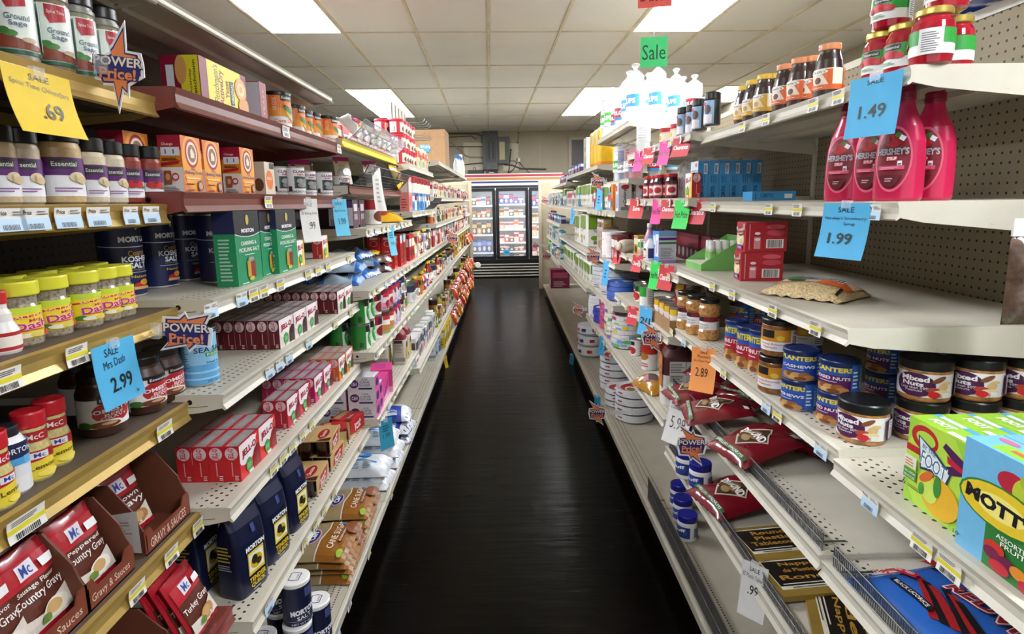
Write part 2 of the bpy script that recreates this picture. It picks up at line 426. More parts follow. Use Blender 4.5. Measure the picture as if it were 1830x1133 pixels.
# fluorescent fixtures: two-tile fixtures end to end, flush in the grid
diff = mat('fluorescent_diffuser', 'f4f8ff', .5, noise=0, emit=LIGHT_POWER)
LN = {(-3, 0): 'left ceiling light nearest the camera, over the left shelves', (2, 0): 'right ceiling light behind the hanging red sign'}
def ceiling_light(i, j, label):
    t = empty('ceiling_light'); x, y = cg(U0+DU*(i+.5), V0+DV*(j+.5)); t.location = (x, y, CZ); t.rotation_euler = (0, 0, TH)
    a, c = DU/2-.012, DV/2-.008
    m = MB(); m.box(-a+.012, a-.012, -c+.012, c-.012, .004, .008, diff); m.build('diffuser', t)
    m = MB()
    for x0, x1, y0, y1 in ((-a, a, -c, -c+.012), (-a, a, c-.012, c), (-a, -a+.012, -c, c), (a-.012, a, -c, c)): m.box(x0, x1, y0, y1, 0, .0115, 'e9e4d6')
    m.build('frame', t)
    tag(t, label, 'ceiling light', 'fluorescent lights in the ceiling')
for i, sd in ((-3, 'left'), (2, 'right')):
    for j, w in ((-1, 'in the near pair, far half'), (-2, 'in the near pair, cut by the picture top'), (2, 'in the far pair, nearer half'), (3, 'in the far pair, half nearest the back wall')):
        ceiling_light(i, j, '%s fluorescent panel %s' % (sd, w))
    ceiling_light(i, -5, '%s fluorescent ceiling light panel behind the camera' % sd)
for i in (-9, -14):  # extra panels, added over other aisles to bounce light onto the ceiling
    for j in (-5, -2, -1, 2, 3): ceiling_light(i, j, 'fluorescent panel added for bounce light over aisles farther left, column %d row %d' % (-i, j+6))
for i in (5,):  # likewise added as fill light, over the aisle to the right
    for j, w in ((-2, 'near end'), (2, 'far end')): ceiling_light(i, j, 'fluorescent panel added for bounce light over the right-hand aisle, %s' % w)
# ================================================================ gondola shelving
def rail_profile(h): return [(0, .0), (.010, -.002), (.006, -h*.35), (.006, -h*.7), (.013, -h), (.009, -h-.003), (0, -h+.004)]
def shelf(side, xf, z, y0, y1, depth, label, deck=PERF, rail=CREAM, end=CHIP, h=.036, brk=.085, ribs=True, group=None):
    """side -1: stands left of the aisle.  origin = front top edge, near end; local x points to the aisle"""
    L = y1-y0
    m = MB(); m.box(-depth, 0, .002, L-.002, -.022, 0, PLAIN, t=deck, b=PLAIN if deck not in (BROWN, DARKDECK) else deck)
    if ribs:
        for x in (-.1, -depth*.55): m.box(x-.03, x+.03, .01, L-.01, -.034, -.0225, PLAIN if deck not in (BROWN, DARKDECK) else deck)
    o = m.build('shelf')
    m = MB(); pr = rail_profile(h); n = len(pr)
    for i in range(n):
        (xa, za), (xb, zb) = pr[i], pr[(i+1) % n]
        m.add([(xa, 0, za), (xb, 0, zb), (xb, L, zb), (xa, L, za)], [(0,1,2,3)], rail)
    m.add([(x, 0, zz) for x, zz in pr], [tuple(range(n))], rail); m.add([(x, L, zz) for x, zz in pr], [tuple(range(n))[::-1]], rail)
    m.build('price_rail', o)
    for yy, s in ((.0, 1), (L-.003, 1)):
        m = MB(); pts = [(0, 0), (0, -h+.002), (-.05, -h-.008), (-depth, -brk), (-depth, 0)]
        fr = (lambda a, b, l, yy=yy: (a, yy-l, b))
        m.prism(pts, fr, .0028, end, end)
        decals(m, lambda a, b, l: (a-.07, yy-l, b-.018), 1, 1, [('E', .5, .5, .006, .006, '14110e')])
        # pressed slot line in the bracket's face
        decals(m, lambda a, b, l: (a, yy-l, b), 1, 1, [('P', [(.5-.03, .5-h*.75), (.5-.16, .5-h*.95), (.5-.16, .5-h), (.5-.03, .5-h*.8)], '6a6150')])
        m.build('bracket', o)
    if side < 0: o.location = (xf, y0, z)
    else: o.location = (xf, y1, z); o.rotation_euler = (0, 0, PI)
    tag(o, label, 'shelf', group or ('left gondola shelves' if side < 0 else 'right gondola shelves'))
    return o
LB, RB = -1.22, 1.275                             # faces of the two gondolas' back panels
def panel(x, y0, y1, z0, z1, m, name, label, th=.03, side=-1):
    q = MB(); L = y1-y0; q.box(-th/2, th/2, 0.014, L-.014, 0, z1-z0, CREAM, f=m, k=m)
    o = q.build(name); o.location = (x-side*0, y0, z0)
    q = MB()
    for yy in (0,): q.box(-.022, .022, yy-.012, yy+.012, 0, z1-z0+.01, CREAM)
    q.build('upright', o)
    q = MB(); q.box(-.02, .02, .012, L-.012, z1-z0, z1-z0+.025, CREAM); q.build('top_cap', o)
    tag(o, label, 'shelf back panel', 'gondola back panels'); return o
LS = [-.30, 1.28, 2.52, 3.755, 4.99, 6.225, 7.46, 8.695, 9.93]
RS = [-.30, 1.185, 2.41, 3.63, 4.85, 6.07, 7.29, 8.51, 9.55]
for i in range(8):
    w = ['nearest the camera', 'second from the camera', 'third along the aisle', 'fourth along the aisle', 'fifth along the aisle', 'sixth along the aisle', 'seventh along the aisle', 'farthest, by the cooler']
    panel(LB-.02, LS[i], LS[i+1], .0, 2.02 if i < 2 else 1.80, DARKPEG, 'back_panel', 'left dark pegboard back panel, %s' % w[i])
    panel(RB+.02, RS[i], RS[i+1], .0, 1.97 if i < 3 else 1.85, PEG, 'back_panel', 'right tan pegboard back panel, %s' % w[i], side=1)
SH = {}
def mkshelves(side, k, y0, y1, lst, where):
    for i, q in enumerate(lst):
        xf, z = q[0], q[1]; kw = q[2] if len(q) > 2 else {}
        dp = abs((LB if side < 0 else RB)-xf)-.005
        SH[(side, k, i)] = shelf(side, xf, z, y0, y1, dp, '%s metal shelf, %s from top, %s' % (kw.pop('c', 'cream'), nth(i), where), **kw)
gold = dict(deck=DARKDECK, rail=GOLD, end=GOLD, h=.042)
A_Z = [1.742, 1.517, 1.288, 1.066, .794]
mkshelves(-1, 0, LS[0], LS[1], [(-.745, z, dict(gold, c='gold-railed')) for z in A_Z]+[(-.69, .545, dict(deck=BROWN, rail=RED_EN, end=RED_EN, c='maroon'))], 'in the nearest left section')
brn = dict(deck=BROWN, rail=BROWN, end=RED_EN)
mkshelves(-1, 1, LS[1], LS[2], [(-.722, 1.95, dict(deck=PERF, c='cream canopy', h=.02)), (-.70, 1.762, dict(brn, c='brown', h=.045)), (-.705, 1.543, dict(brn, c='reddish brown', h=.045)), (-.666, 1.304), (-.663, 1.082), (-.672, .802), (-.645, .50)], 'in the second left section')
o = shelf(-1, -.722, 1.945, LS[0], LS[1]-.003, .49, 'cream canopy shelf over the spice shelves, top left', PERF, CREAM, CHIP, .02)
mkshelves(-1, 2, LS[2], LS[3], [(-.69, 1.787, dict(rail=YELLOW_EN, c='yellow-railed')), (-.672, 1.588, dict(rail=BROWN, c='brown-railed')), (-.61, 1.403), (-.613, 1.13), (-.604, .85), (-.603, .536)], 'in the third left section')
mkshelves(-1, 3, LS[3], LS[4], [(-.61, 1.757), (-.603, 1.455), (-.61, 1.13), (-.604, .85), (-.60, .41)], 'in the fourth left section')
for s in range(4, 8):
    mkshelves(-1, s, LS[s], LS[s+1], ([(-.56, 1.86)] if s < 7 else [])+[(-.60, 1.56), (-.60, 1.33), (-.61, 1.13), (-.604, .85), (-.60, .41)], 'in the %s left section' % ['','','','','fifth','sixth','seventh','eighth'][s])
mkshelves(1, 0, RS[0], RS[1], [(.72, .942), (.71, .70)], 'in the nearest right section')
mkshelves(1, 1, RS[1], RS[2], [(.815, 1.765), (.815, 1.497), (.73, 1.232, dict(deck=PLAIN)), (.73, .962), (.705, .71), (.70, .43, dict(deck=PLAIN))], 'in the second right section')
mkshelves(1, 2, RS[2], RS[3], [(.767, 1.781), (.767, 1.513), (.737, 1.19), (.70, .925), (.69, .552)], 'in the third right section')
mkshelves(1, 3, RS[3], RS[4], [(.774, 1.99), (.776, 1.642), (.695, 1.439), (.699, 1.108), (.69, .836), (.69, .552)], 'in the fourth right section')
for s in (4, 5):
    mkshelves(1, s, RS[s], RS[s+1], [(.776, 1.80), (.695, 1.45), (.69, 1.08), (.69, .77)], 'in the %s right section' % nth(s))
for s in (6, 7):
    mkshelves(1, s, RS[s], RS[s+1], [(.776, 1.74), (.72, 1.60), (.695, 1.45), (.69, 1.22), (.69, .96), (.69, .70)], 'in the %s right section' % nth(s))
# base shelves with kick plates
def base_shelf(side, xf, z, y0, y1, label):
    L = y1-y0; d = abs((LB if side < 0 else RB)-xf)-.005
    m = MB(); m.box(-d, 0, .003, L-.003, -.02, 0, PLAIN, t=PERFB); o = m.build('base_shelf')
    m = MB(); m.bbox(-.004, .012, 0.001, L-.001, -.034, .004, CHIP, .003); m.build('price_rail', o)
    m = MB(); m.box(-.06, -.045, 0, L, -z+.002, -.021, CHIP); m.build('kick_plate', o)
    if side < 0: o.location = (xf, y0, z)
    else: o.location = (xf, y1, z); o.rotation_euler = (0, 0, PI)
    tag(o, label, 'base shelf', 'bottom shelves of the gondolas')
BZ = .13
for i in range(8):
    w = ['nearest', 'second', 'third', 'fourth', 'fifth', 'sixth', 'seventh', 'eighth'][i]
    base_shelf(-1, -.59, BZ, LS[i], LS[i+1], 'cream bottom shelf along the dark floor, %s left section' % w)
    base_shelf(1, .635, BZ, RS[i], RS[i+1], 'cream bottom shelf along the dark floor, %s right section' % w)
# end panels by the cooler
def end_panel(x0, x1, y, h, label):
    m = MB(); m.bbox(x0, x1, y, y+.03, 0, h, mat('scuffed_end_panel', '9a8f78', .55, noise=.12, scale=7), .004); o = m.build('end_panel')
    xx = x1 if x1 < 0 else x0
    m = MB(); m.bbox(xx-.025, xx+.025, y-.03, y+.03, 0, h+.02, 'aa9f86', .004); m.build('end_post', o)
    m = MB(); m.box(x0, x1, y-.004, y, h-.03, h+.02, 'a89d84'); m.build('top_rail', o)
    tag(o, label, 'gondola end panel')
chips(mat('scuffed_end_panel', '9a8f78', .55, noise=.12, scale=7), '6b4a33', .71, 9)
end_panel(-1.2, -.60, 10.2, 1.84, 'scuffed cream end panel closing the left shelves by the cooler')
end_panel(.60, 1.25, 9.95, 1.84, 'cream end panel closing the right shelves by the cooler')
# ================================================================ product builders
BLK = mat('black_plastic', '101011', .3, noise=.05)
WHP = mat('white_plastic', 'eceae6', .4, noise=.03)
TIN = mat('tin', 'b9b7b2', .3, metal=.9, noise=.08)
def lidmat(h): return mat('lid_'+h, h, .32, noise=.04)
def content(h, sc=90, n=.35): return mat('content_%s' % h, h, .35, noise=n, scale=sc, coat=.8)
def jar_parts(name, prof, bm, lid=None, lab=None, extra=None, n=24, bands=None):
    """prof: body outline; lid: (r, z0, z1, colour); lab: (r, z0, z1, ground, ink, ang, half-turns covered)"""
    m = MB(); m.lathe(prof, bm, n, mats=bands); o = m.build(name, link=False)
    if lid:
        r, z0, z1, c = lid; m = MB(); c = lidmat(c) if isinstance(c, str) else c
        m.lathe([(r*.97, z0), (r, z0+.002), (r, z1-.003), (r*.95, z1), (.001, z1-.0005)], c, n); m.build('lid', o, False)
    for lb in ([lab] if lab and not isinstance(lab, list) else (lab or [])):
        r, z0, z1, base, items, ang = lb[:6]; cov = lb[6] if len(lb) > 6 else 1.0
        Wc = 2*PI*r; H = z1-z0; fr = cyl(r, (z0+z1)/2, ang); m = MB()
        decals(m, fr, Wc, H, [('R', .5-cov/2, 0, .5+cov/2, 1, base)], 0, 32)
        decals(m, fr, Wc, H, items, 2, 12)
        m.build('label', o, False)
    if extra: extra(o)
    return o
def straight(r, h, b=.004): return [(r-b, 0), (r, b), (r, h-b), (r-b, h)]
def can(name, r, h, base, items, ang=0.0, lid=None, rim=True, z0=.004, z1=None):
    m = MB(); m.lathe([(r-.003, 0), (r, .001), (r, .004), (r-.001, .005), (r-.001, h-.006), (r, h-.004), (r, h-.001), (r-.002, h), (r-.004, h-.004), (.001, h-.004)], TIN, 24)
    o = m.build(name, link=False); z1 = z1 or h-.005
    Wc = 2*PI*r; fr = cyl(r-.0008, (z0+z1)/2, ang); m = MB()
    decals(m, fr, Wc, z1-z0, [('R', 0, 0, 1, 1, base)], 0, 32); decals(m, fr, Wc, z1-z0, items, 2, 12); m.build('label', o, False)
    if lid:
        m = MB(); m.lathe([(r+.0012, h-.011), (r+.0018, h-.009), (r+.0018, h-.001), (r+.0005, h+.0015), (r-.006, h+.002), (r-.008, h), (.001, h)], lidmat(lid), 24); m.build('lid', o, False)
    return o
pcan = proto(can); pjar = proto(jar_parts)
def sticker(o, fr, W, H, its=None, name='price_sticker'):
    m = MB(); decals(m, fr, W, H, [('R', 0, 0, 1, 1, 'f4f2ee')]+(its or []), 6); m.build(name, o, False)
# ------------------------------------------------ signs
def card_mesh(w, h, col, items, curl=.0, wave=.0, seed=0):
    """a sheet hanging from its top edge; face +x, right +y"""
    def fr(a, b, l):
        v = .5-b/h; u = a/w
        return (curl*v*v+wave*math.sin(u*3+seed)*v+l*1.5+.0006, a, -v*h)
    m = MB(); mm = mat('card_'+col, col, .6, noise=.03)
    m.grid(lambda a, b: fr((a-.5)*w, (b-.5)*h, 0), 8, 10, mm)
    m.grid(lambda a, b: Vector(fr((a-.5)*w, (b-.5)*h, 0))-Vector((.0007, 0, 0)), 8, 10, mm, True, True)
    decals(m, fr, w, h, items, 1, 2)
    return m
def sale_card(name, loc, rz, w, h, col, items, label, curl=0, wave=0, tilt=0, roll=0, cat='sale sign', group=None, clip=True):
    o = card_mesh(w, h, col, items, curl, wave).build(name)
    o.location = loc; o.rotation_euler = Matrix.Rotation(rz, 3, 'Z').to_4x4().to_euler()
    o.rotation_euler = (Matrix.Rotation(rz, 3, 'Z') @ Matrix.Rotation(tilt, 3, 'Y') @ Matrix.Rotation(roll, 3, 'X')).to_euler()
    if clip:
        m = MB(); m.box(-.004, .004, -.012, .012, -.012, .006, CLEARP); m.build('clip', o)
    tag(o, label, cat, group or 'paper sale signs'); return o
WIDE = [(-.58,-.46),(-.26,-.06),(-.52,.0),(-.50,.36),(-.16,.36),(-.02,.5),(.04,.36),(.56,.50),(.40,.16),(.55,.10),(.50,-.34),(.22,-.30),(.04,-.48),(-.02,-.32)]
TALL = [(.02,-.98),(.10,-.50),(.22,-.62),(.22,-.38),(.52,-.16),(.50,.10),(.44,.34),(.16,.36),(.12,.98),(-.12,.48),(-.18,.40),(-.16,.30),(-.52,.10),(-.42,-.24),(-.36,-.42),(-.10,-.40)]
BIAS = [(.42,-.90),(.05,-.58),(-.02,-.68),(-.10,-.46),(-.46,-.42),(-.55,.0),(-.50,.34),(-.24,.36),(-.52,.92),(-.02,.52),(.04,.66),(.12,.44),(.52,.34),(.56,-.02),(.48,-.40),(.26,-.42)]
def burst(loc, rz, w, kind, label, roll=0.0, tilt=0.0, clipdir=-1):
    """die-cut burst sign facing -y, right +x, held by a clear flag clip that grips the shelf rail"""
    x_, y_, z_ = loc
    rx = (-.735 if y_ < 1.28 else -.60) if x_ < 0 else (.644 if z_ < .30 else .71 if y_ < 2.41 else .685)
    rx = rx-x_
    out = {'W': WIDE, 'T': TALL, 'B': BIAS}[kind]; s = w
    fr = plane((0, -.001, 0), (1, 0, 0), (0, 0, 1)); m = MB()
    fp = lambda a, b, l: Vector((a*s, -.001-l, b*s*.92))
    m.prism(out, fp, .002, 'f3f1f2')
    def inset(k, pts): return [(x*k, y*k) for x, y in pts]
    def lay(pts, c, l): m.add([fp(x, y, l) for x, y in pts], [tuple(range(len(pts)))], c)
    lay(inset(.86, out), '2a2670', .0004); lay(inset(.77, out), 'f08a4f', .0007)
    lay([(-.40,-.24),(.40,-.28),(.46,.02),(.42,.22),(-.44,.22),(-.46,.0)], '2b2874', .001)
    f2 = lambda a, b, l: fp(a, b, l+.001)
    decals(m, f2, 1, 1, [('T', 'POWER', .5, .60, 1.02, .235, '1f1b5c', 0, .05), ('T', 'POWER', .5, .61, .96, .20, 'f7ead9', 0, .025), ('T', 'Price!', .5, .36, .72, .24, 'f4955c', 0, .03)])
    o = m.build('power_price_sign'); o.location = loc
    o.rotation_euler = (Matrix.Rotation(rz, 3, 'Z') @ Matrix.Rotation(tilt, 3, 'X') @ Matrix.Rotation(roll, 3, 'Y')).to_euler()
    m = MB(); c0 = s*.2*(1 if rx > 0 else -1); m.box(min(c0, rx), max(c0, rx), .0015, .0035, -.010, .010, CLEARP); m.box(rx-.012, rx+.012, -.004, .010, -.016, .016, CLEARP); m.build('clip', o)
    o.name = 'burst_sign'
    tag(o, label, 'sale sign', 'die-cut burst signs'); return o
# ------------------------------------------------ price tags on the rails
@proto
def price_tag(kind, w):
    m = MB(); h = .034
    fr = lambda a, b, l: (.0105-.003*math.cos(b/h*2.6)+l, a, -.0185+b)
    m.grid(lambda u, v: fr((u-.5)*w, (v-.5)*h, .0008), 2, 6, 'edeae2')
    if kind == 'y': its = [('R', 0, .40, 1, .62, 'e3d638'), ('B', .1, .70, .8, .95, '55524c', 3, 'h'), ('B', .18, .06, .82, .32, '3a3a38', 14, 'v')]
    elif kind == 'b': its = [('R', 0, .0, 1, .55, 'bcd8ee'), ('T', 'Price', .22, .80, .3, .2, '222222'), ('B', .2, .06, .75, .30, '444444', 12, 'v'), ('B', .55, .7, .95, .92, '888888', 2, 'h')]
    else: its = [('B', .1, .55, .85, .9, '5d5a52', 3, 'h'), ('B', .2, .08, .8, .4, '44423d', 12, 'v')]
    decals(m, fr, w, h, its, 5)
    o = m.build('price_tag', link=False); return o
TAGN = {'y': 'yellow-striped', 'b': 'blue-tinted', 'w': 'white'}
def tags(side, xf, z, spec, where):
    for i, q in enumerate(spec):
        y, k = q[0], q[1]; w = q[2] if len(q) > 2 else .05
        place(price_tag(k, w), (xf, y, z), 0 if side < 0 else PI, '%s price tag, %s along %s' % (TAGN[k], nth(i), where), 'price tag', 'price tags on the shelf rails')
# ================================================================ left, nearest section: spices
LA = 'the brass rail'
S_ = 'standing on the '
@proto
def herb_jar(seed):
    gl = content(['8a8272', '7d6a52', '8f9277', '86806a'][seed], 120, .3)
    def ex(o):
        m = MB(); m.lathe([(.0245, .104), (.0265, .106), (.0265, .112), (.0235, .113), (.0235, .117)], lidmat('8c8a80'), 20); m.build('collar', o, False)
    its = [('R', 0, .0, 1, .06, '1f5b3d'), ('P', [(.41, .98), (.57, .98), (.57, .74), (.44, .68), (.41, .80)], 'b3202c'), ('T', 'Spice Time', .49, .86, .13, .07, 'f0dcd8'), ('T', 'Ground', .5, .56, .17, .09, '5d7a8c'), ('T', 'Sage', .5, .45, .12, .1, '4a6a80'),
           ('P', [(.36, .08), (.66, .08), (.66, .14), (.36, .30)], '8a3f2a'), ('E', .44, .30, .05, .05, '4b8a3a'), ('E', .40, .34, .04, .05, '3f7a34'), ('E', .56, .22, .05, .04, 'c9b79a'), ('R', .68, .1, .9, .9, 'd6efe2')]
    return jar_parts('herb_jar', [(.024, 0), (.026, .003), (.026, .10), (.0245, .106)], gl, (.0255, .117, .138, '1c1a18'), (.0264, .010, .098, 'eef3ec', its, -.7), ex)
for i, (px, X) in enumerate(((30, -.785), (95, -.785), (142, -.79), (186, -.795))):
    y = yx(px, 90, X)
    place(herb_jar(i), (X, y, 1.742), 0.15*i, ['herb shaker with white and mint label, leftmost on the top spice shelf', 'ground sage shaker with a wide red flag label, second on the top spice shelf', 'herb shaker with mint label and red flag, third on the top spice shelf', 'herb shaker with black cap nearest the top burst sign'][i], 'spice jar', 'herb shakers on the top spice shelf', 1.14)
@proto
def spice_bottle(ct, big, pic):
    r, h = (.034, .118) if big else (.0255, .108)
    its = [('R', 0, .54, 1, 1, '5a1a6b'), ('R', .36, .70, .56, .96, '2c2a2c'), ('T', 'Essential', .46, .83, .17, .12, 'd8d4d0'), ('B', .38, .12, .58, .26, '9a6aa5', 2, 'h'),
           ('R', .70, .05, .84, .95, 'e8e6e4'), ('B', .71, .1, .83, .9, '777777', 9, 'h')]
    if pic == 'p': its += [('E', .44, .46, .07, .13, 'b32027'), ('E', .52, .46, .055, .12, 'c0282c'), ('E', .48, .55, .03, .06, '9a1a20'), ('E', .58, .36, .03, .05, '3f7a34')]
    else: its += [('E', .54, .50, .06, .13, 'd9c8a4'), ('E', .58, .42, .05, .1, 'cbb68c'), ('E', .52, .46, .012, .10, 'b89c70')]
    return jar_parts('spice_bottle', [(r-.004, 0), (r, .004), (r, h*.82), (r-.003, h*.9), (r-.004, h*.92)], content(ct, 150, .12), (r-.0005, h*.90, h*1.14, '0d0d0e'), (r+.0004, h*.12, h*.68, 'efeef0', its, -.55))
SPB = [(6, -.80, 'c9b089', 0, 'g', 'spice bottle with black cap at the picture edge, purple label'), (47, -.79, 'd6c9ae', 0, 'g', 'garlic bottle with purple label, left of the dark gap'),
       (113, -.785, 'c4a878', 1, 'g', 'largest garlic bottle with purple and white label'), (168, -.79, 'd6c8a8', 0, 'g', 'pale garlic bottle right of the largest garlic bottle'), (203, -.795, 'd9ccb0', 0, 'g', 'pale garlic bottle left of the red paprika bottles'),
       (234, -.795, '8a3220', 0, 'p', 'left paprika bottle with red pepper on its label'), (270, -.785, '8a3220', 0, 'p', 'right paprika bottle with red pepper, end of the shelf')]
for px, X, ct, bg, pic, lb in SPB:
    place(spice_bottle(ct, bg, pic), (X, yx(px, 352, X), 1.517), .1, lb, 'spice bottle', 'spice bottles on the second spice shelf')
for i, (px, X) in enumerate(((20, -.87), (100, -.88), (190, -.88))):
    place(spice_bottle('6b4a30', 0, 'g'), (X, yx(px, 330, X), 1.517), -.4, 'dark spice bottle standing behind the purple-labelled bottles, %s from the left' % nth(i), 'spice bottle', 'spice bottles on the second spice shelf')
@proto
def dash_jar(ang):
    its = [('R', 0, .80, 1, 1, 'c9dc3e'), ('P', [(.30, .62), (.72, .74), (.72, .80), (.30, .68)], 'c8242c'), ('T', 'SALT-FREE', .5, .71, .28, .07, 'f6e6b8', 3), ('T', 'Mrs', .53, .58, .1, .09, 'c22b6c', 6),
           ('T', 'Dash', .50, .42, .27, .26, 'f5d7e6', 6, .06), ('T', 'Dash', .50, .42, .26, .24, 'c2256a', 6, .02), ('R', .40, .26, .62, .285, 'c2256a'),
           ('E', .36, .14, .05, .09, '3d7a2e'), ('E', .44, .11, .07, .07, 'e9e6d6'), ('E', .54, .12, .07, .08, 'd8c66a'), ('E', .62, .12, .04, .09, 'cf3a2a'), ('B', .76, .2, .9, .7, '6a7a30', 6, 'h')]
    r = .0295
    return jar_parts('seasoning_jar', [(r-.003, 0), (r, .004), (r, .030), (r-.0005, .062), (r-.004, .070), (r-.0035, .078), (r-.002, .088)], content('8f8470', 220, .55), (r+.0015, .084, .107, 'dcd93a'), (r+.0004, .014, .066, 'f0d62e', its, ang))
for i, (px, py, X) in enumerate(((38, 606, -.80), (95, 607, -.805), (152, 592, -.80), (186, 580, -.805), (213, 570, -.80))):
    p = (X, yx(px, py-14, X), 1.288)
    place(dash_jar(-.35+.08*i), p, 0, 'salt-free seasoning jar with yellow lid, %s from the left in the front row' % nth(i), 'seasoning jar', 'yellow-lidded seasoning jars')
for i, (px, py, X) in enumerate(((15, 545, -.885), (75, 545, -.885), (125, 540, -.885), (170, 530, -.885))):
    place(dash_jar(.2), (X, yx(px, py, X), 1.288), .2, 'yellow-lidded seasoning jar in the back row, %s from the left' % nth(i), 'seasoning jar', 'yellow-lidded seasoning jars')
@proto
def shaker_bottle():
    o = jar_parts('shaker_bottle', [(.022, 0), (.024, .004), (.024, .035), (.017, .05), (.0165, .062), (.012, .07), (.012, .08)], lidmat('e9e4dc'), (.014, .078, .098, 'c22a2a'), (.0243, .006, .034, 'b5202a', [('R', .3, .2, .7, .8, 'f1eadc')], -.5))
    return o
place(shaker_bottle(), (-.79, yx(2, 600, -.79), 1.288), 0, 'white shaker bottle with red band, cut by the left picture edge', 'shaker bottle')
@proto
def pepper_jar():
    its = [('P', [(.30, 1), (.72, 1), (.72, .62), (.58, .70), (.42, .62), (.30, .40)], 'b41f2c'), ('R', .42, .72, .58, .95, 'e8e6ea'), ('T', 'Mc', .5, .84, .1, .15, '27408f'), ('R', .16, 0, .30, 1, '58a03a'), ('R', .17, .1, .28, .5, 'eeeeee'), ('B', .18, .14, .27, .46, '333333', 8, 'v'),
           ('T', 'Lemon', .52, .44, .22, .16, '5a4a20', 5), ('E', .56, .18, .1, .12, 'f3dd62')]
    def ex(o):
        m = MB(); fr = cyl(.0218, .077, -.5); decals(m, fr, 2*PI*.0218, .018, [('R', 0, 0, 1, 1, 'b3212b'), ('T', 'McC', .5, .5, .18, .5, 'f2e9e0')], 0, 32); m.build('neck_band', o, False)
    return jar_parts('pepper_jar', [(.022, 0), (.0245, .004), (.0245, .055), (.0215, .066), (.0215, .09), (.020, .095)], content('cdbf7c', 160, .2), (.0235, .092, .118, 'c4202b'), (.0249, .006, .054, 'ead53e', its, -.45), ex)
for i, (px, py, X) in enumerate(((66, 862, -.79), (101, 832, -.80))):
    place(pepper_jar(), (X, yx(px, py-12, X), 1.066), -.1, ['red-capped lemon pepper jar, front one by the brass rail', 'red-capped lemon pepper jar behind the front one'][i], 'pepper jar', 'red-capped lemon pepper jars')
@proto
def salt_bottle():
    its = [('R', 0, .55, 1, 1, '1d2b52'), ('T', 'MORTON', .5, .78, .3, .16, 'eef0f4'), ('R', .3, .36, .6, .56, '4fa3dc'), ('R', .55, .34, .62, .58, '66b6ea')]
    return jar_parts('salt_bottle', [(.022, 0), (.026, .005), (.026, .08), (.02, .092), (.016, .096)], lidmat('e6e7ea'), (.0185, .094, .11, '20242c'), (.0264, .03, .085, 'dfe3ea', its, -.4))
place(salt_bottle(), (-.79, yx(22, 870, -.79), 1.066), 0, 'white salt bottle with navy and sky blue label beside the lemon pepper', 'salt bottle')
place(pepper_jar(), (-.775, yx(-4, 905, -.775), 1.066), .4, 'seasoning jar at the left picture edge beside the white salt bottle', 'pepper jar')
@proto
def gravy_jar():
    its = [('E', .52, .52, .145, .40, 'b3242b'), ('T', 'HOMESTYLE', .52, .60, .36, .15, 'f6ecec', 4, .03), ('T', 'BEEF', .52, .44, .13, .1, 'f3dede', 4), ('T', 'GRAVY', .52, .34, .18, .1, 'f3dede', 4), ('R', .42, .86, .60, 1.12, '1b1a1b'), ('T', 'Essential', .51, .97, .15, .1, 'dddddd'),
           ('E', .44, .12, .13, .17, 'efe6d6'), ('E', .45, .11, .10, .12, '6e3a24'), ('E', .48, .15, .05, .05, 'c9a080'), ('E', .33, .12, .05, .12, '3d6a30'), ('R', .70, .1, .9, .9, 'dddcdc'), ('B', .71, .12, .89, .88, '6a6a6a', 10, 'h')]
    return jar_parts('gravy_jar', [(.032, 0), (.040, .006), (.042, .02), (.042, .085), (.036, .102), (.034, .112)], content('3b1c10', 60, .15), (.0365, .108, .126, '17140f'), (.0424, .022, .078, 'eeecee', its, -.45), n=32)
for i, (px, py, X) in enumerate(((188, 785, -.81), (262, 752, -.80), (296, 728, -.80))):
    place(gravy_jar(), (X, yx(px, py-14, X), 1.066), [-.15, .15, .2][i], ['homestyle beef gravy jar standing in front, partly under the blue sale card', 'homestyle gravy jar between the front gravy jar and the shelf end', 'homestyle gravy jar at the shelf end beside the light blue can'][i], 'gravy jar', 'homestyle gravy jars')
place(gravy_jar(), (-.90, yx(150, 700, -.90), 1.066), .6, 'gravy jar in the dark behind the front gravy jar', 'gravy jar', 'homestyle gravy jars')
# gravy mix packets in open brown display boxes
@proto
def display_box(w, d, h, txt, wear):
    t = .003
    side = [(-d/2, 0), (d/2, 0), (d/2, .045), (d/2-.012, .07), (d/2-.02, h*.62), (d/2-.065, h), (-d/2, h)]
    m = MB(); m.box(-d/2, d/2, -w/2, w/2, 0, t, CARDD); m.box(-d/2, -d/2+t, -w/2, w/2, t, h, CARDD)
    for s in (-1, 1): m.prism(side, lambda a, b, l, s=s: (a, s*(w/2)-l if s > 0 else -w/2+t-l, b), t, CARDD)
    o = m.build('display_box', link=False)
    m = MB(); lip = [(-w/2, 0), (w/2, 0), (w/2, .055), (w/2-.02, .055), (w/2-.03, .036), (-w/2+.03, .036), (-w/2+.02, .055), (-w/2, .055)]
    fr = plane((d/2, 0, 0), (0, 1, 0), (0, 0, 1)); m.prism(lip, fr, t, mat('brown_box_front', '7a3a28', .55, noise=.06))
    decals(m, plane((d/2, 0, .018), (0, 1, 0), (0, 0, 1)), w, .036, [('T', txt, .5, .5, .8, .55, 'e6d3bd', 0, .0)]); m.build('front_lip', o, False)
    if wear:
        m = MB(); decals(m, plane((0, -w/2-.0002, h*.42), (1, 0, 0), (0, 0, 1)), d, h*.84, [('P', [(.12, .12), (.93, .06), (.93, .78), (.20, .66)], 'c9c5c0'), ('B', .22, .16, .9, .62, '8a8680', 10, 'h')]); m.build('paper_label', o, False)
    return o
